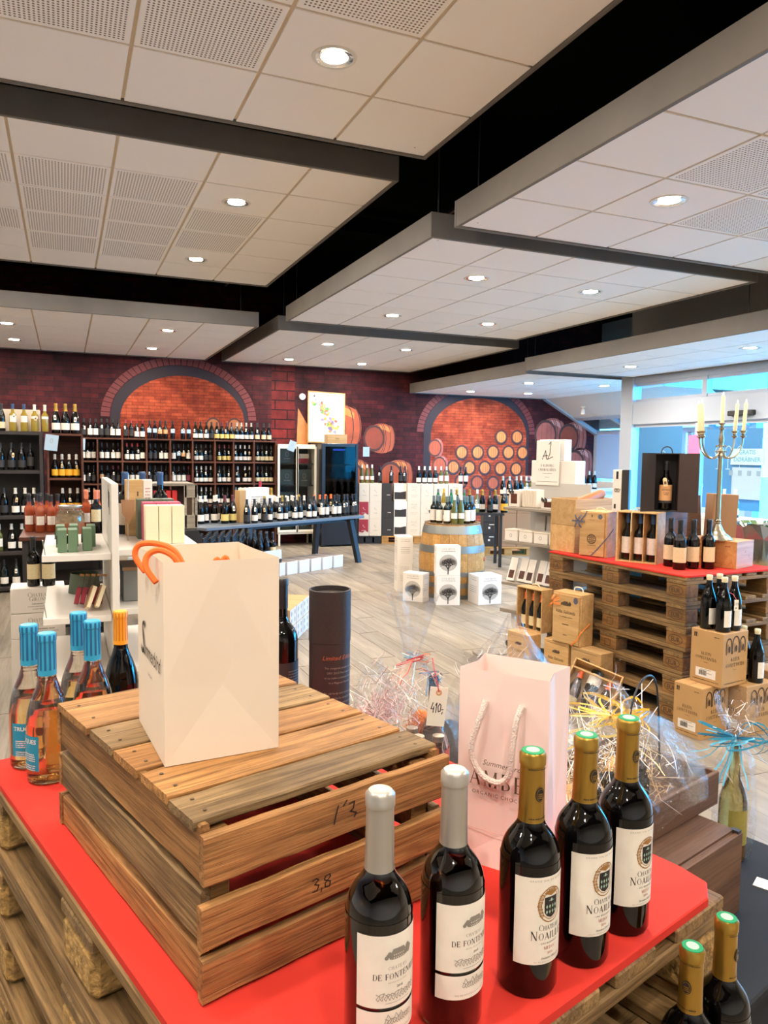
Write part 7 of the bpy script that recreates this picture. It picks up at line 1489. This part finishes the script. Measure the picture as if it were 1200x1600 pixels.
b.strip([(.07, .0, .342), (.04, -.008, .3), (.0, -.008, .26)], (1, 0, .3), .01); b.strip([(.17, -.008, -.0+.005), (.22, -.008, .05), (.2355, -.002, .09), (.2355, .1, .15)], (-.5, 0, 1), .01); ob('raffia', b, ROR, lc)
handle(lc, [(.1, .1, .34), (.11, .1, .368), (.16, .1, .369), (.175, .1, .34)], .004, LABW, 'rope_handle')
t = thing('shelf_board', 'dark taupe low board on the floor beside the pine cases', 'board', (2.95, 4.86, 0), math.radians(-10)); bx('board', (.06, .06, .012), (.3, .12, .024), mat('taupe_board', '8d8172', .6), t) 
# the tilted open case with bottles
tl = open_case('wine_case', 'open pine case leaning back with dark bottles before the stack', (2.66, 3.64, .03), math.radians(-52), .30, .12, .36, 1)
tl.rotation_euler = (math.radians(-38), math.radians(16), math.radians(-50)); bx('cross_slat', (.15, .007, .30), (.28, .01, .012), PINE, tl, .002); bx('cross_slat', (.15, .007, .08), (.28, .01, .012), PINE, tl, .002)
TLm = Matrix.Translation(tl.location) @ tl.rotation_euler.to_matrix().to_4x4()
for k, (x, flip) in enumerate(((.06, 0), (.15, 1), (.24, 0))):
    o = bottle('orange' if not flip else 'burg', (0, 0, 0), ['orange-capped bottle in the leaning case, outer', 'upturned bottle at the middle of the leaning case', 'orange-capped bottle in the leaning case, inner'][k], None, face=-pi/2, s=1.0, seg=20)
    o.matrix_world = TLm @ Matrix.Translation((x, .062, .345 if flip else .02)) @ (Matrix.Rotation(pi, 4, 'Y') if flip else Matrix())
# Klein Constantia cartons
def klein(label, c, rz, d, hand=True):
    t = carton('wine_carton', label, c, rz, d, KRAFT, (), 'carton', None, BROWNCARD); w_, dp, h_ = d
    for f, wd in (('left', dp), ('front', w_)):
        M = pmap({'front': face_M((w_/2, -.0004, 0), (1, 0, 0), (0, 0, 1)), 'left': face_M((-.0004, dp/2, 0), (0, -1, 0), (0, 0, 1))}[f], .001); k = .021 if wd > .2 else .017
        y0 = h_*.5 if f == 'left' else h_*.42
        its = [place(serif('KLEIN', k, .1), 0, y0+k*.75), place(serif('CONSTANTIA', k, .04), 0, y0-k*.75), place(rect2d(.03, .0015), 0, y0-k*1.6), place(greek(3, wd*.8, .004), 0, .02)]
        if f == 'front':
            for q in (-1, 0, 1):
                s_ = 1 if q else 1.25; ar = [(q*.06-.022*s_, h_*.62), (q*.06-.022*s_, h_*.8)]+[(q*.06-.022*s_*cos(pi*i/8), h_*.8+.03*s_*sin(pi*i/8)) for i in range(1, 8)]+[(q*.06+.022*s_, h_*.8), (q*.06+.022*s_, h_*.62)]
                its += [pen([ar], .007)]+[place(disc2d(.009, .02, 8), q*.06+.004, h_*.7), place(rect2d(.004, .05), q*.06-.01, h_*.72)]
        else:
            its += [place(rect2d(.007, .018), -wd*.38+.011*i, h_-.035) for i in range(2)]+[place(disc2d(.005, .006, 8), -wd*.38+.011*i, h_-.024) for i in range(2)]+[place(greek(5, .03, .004), wd*.3, h_-.03)]
        ink('carton_print', its, M, mat('carton_brown_ink', '42301a', .7), t)
        if f == 'left':
            lb = bx('barcode_label', (-.0008, dp/2, .062), (.0008, dp*.62, .05), WHITECARD, t)
            ink('barcode', [place(rect2d(.0012+.0016*((i*7) % 3)/2, .028), -.04+.0035*i, 0) for i in range(14)]+[place(greek(2, .03, .003), .025, 0), place(greek(3, .06, .003), 0, .018)], pmap(face_M((-.0005, 0, 0), (0, -1, 0), (0, 0, 1)), .0006), INK, lb)
    return t
KH = .288
klein('kraft carton on the floor at the stack corner, under the raised carton', (3.155, 2.985, 0), math.radians(9), (.235, .18, KH))
klein('kraft carton on the floor with three wax-topped bottles on it', (3.412, 2.925, 0), math.radians(5), (.245, .262, KH))
klein('kraft carton raised on two others, with four wax-topped bottles on it', (3.25, 2.95, KH+.0005), math.radians(8), (.222, .2, .3))
klein('kraft carton farthest along, under the big red-capped bottle', (3.70, 2.93, 0), math.radians(3), (.25, .22, .32))
KZ1 = KH+.301
for i, (a, b_) in enumerate(((.055, .14), (.06, .05), (.145, .14), (.15, .05))):
    bottle('klein', in_case((3.25, 2.95, KZ1), math.radians(8), a, b_, 0), 'wax-topped bottle on the raised kraft carton, '+['rear outer', 'front outer, carrying the tag', 'rear inner', 'front inner'][i], None, seg=20, face=math.radians(-75), ink_line=1)
tg2 = thing('price_tag', 'white price tag on red twine around the raised wax-topped bottles', 'price tag', in_case((3.25, 2.95, KH+.45), math.radians(8), .1, .001, 0), math.radians(-30)); bx('tag_card', (0, 0, 0), (.022, .0012, .06), TAGW, tg2); ink('tag_price', [place(bfont('219', .016), 0, .0), place(greek(3, .014, .006), 0, -.018)], lambda x, y: (x*.8, -.0009, y), INK, tg2); ob('tag_string', MB().tube([(0, -.001, .03), (-.02, -.004, .06), (-.05, .01, .075)], .0016, 6), RRD, tg2)
for i in range(3): bottle('klein', in_case((3.412, 2.925, KH+.0005), math.radians(5), .135, .048+.084*i, 0), 'wax-topped bottle on the lower kraft carton, '+['nearest', 'middle', 'farthest'][i]+' of three', None, seg=20, face=math.radians(-70), ink_line=1)
bottle('redwax', (3.835, 3.05, .3205), 'big red-capped bottle with a white label on the far kraft carton', None, s=1.2, seg=20, ink_line=1)
# ---------------------------------------------------------------- by the windows
wc2 = thing('window_counter', 'white counter with bottles in the bay beside the mural', 'counter', (8.9, 11.3, 0)); bx('counter_top', (0, 0, .93), (1.7, .5, .04), WHITELAM, wc2, .004); bx('counter_body', (0, .02, .455), (1.64, .44, .91), WHITELAM, wc2); bx('counter_joint', (.05, -.202, .455), (.006, .004, .9), INKG, wc2)
for i, x in enumerate((8.52, 8.64, 8.86, 8.98, 9.1)): bottle('silver', (x-.15, 11.2, .9505), 'dark bottle on the white counter in the bay, '+['first', 'second', 'third', 'fourth', 'fifth'][i]+' from the mural', None, s=1.1)
ws = thing('window_shelf', 'white low shelf along the shop-front window', 'shelf', (6.95, 5.6, 0)); bx('shelf_top', (0, 0, .86), (.4, 3.8, .03), WHITELAM, ws); bx('shelf_front', (-.18, 0, .42), (.02, 3.8, .84), WHITELAM, ws)
for i, (x, y) in enumerate(((6.9, 6.35), (6.93, 6.22), (6.86, 7.1), (6.9, 5.28), (6.93, 5.16), (6.9, 5.04))): bottle('whitecap' if i < 3 else 'redcap', (x, y, .8755), 'dark bottle on the white window shelf, '+['behind the dark gift carton', 'nearer the candelabrum', 'far end', 'right of the leaning carton', 'second right of the leaning carton', 'third right of the leaning carton'][i], None, s=1.05)
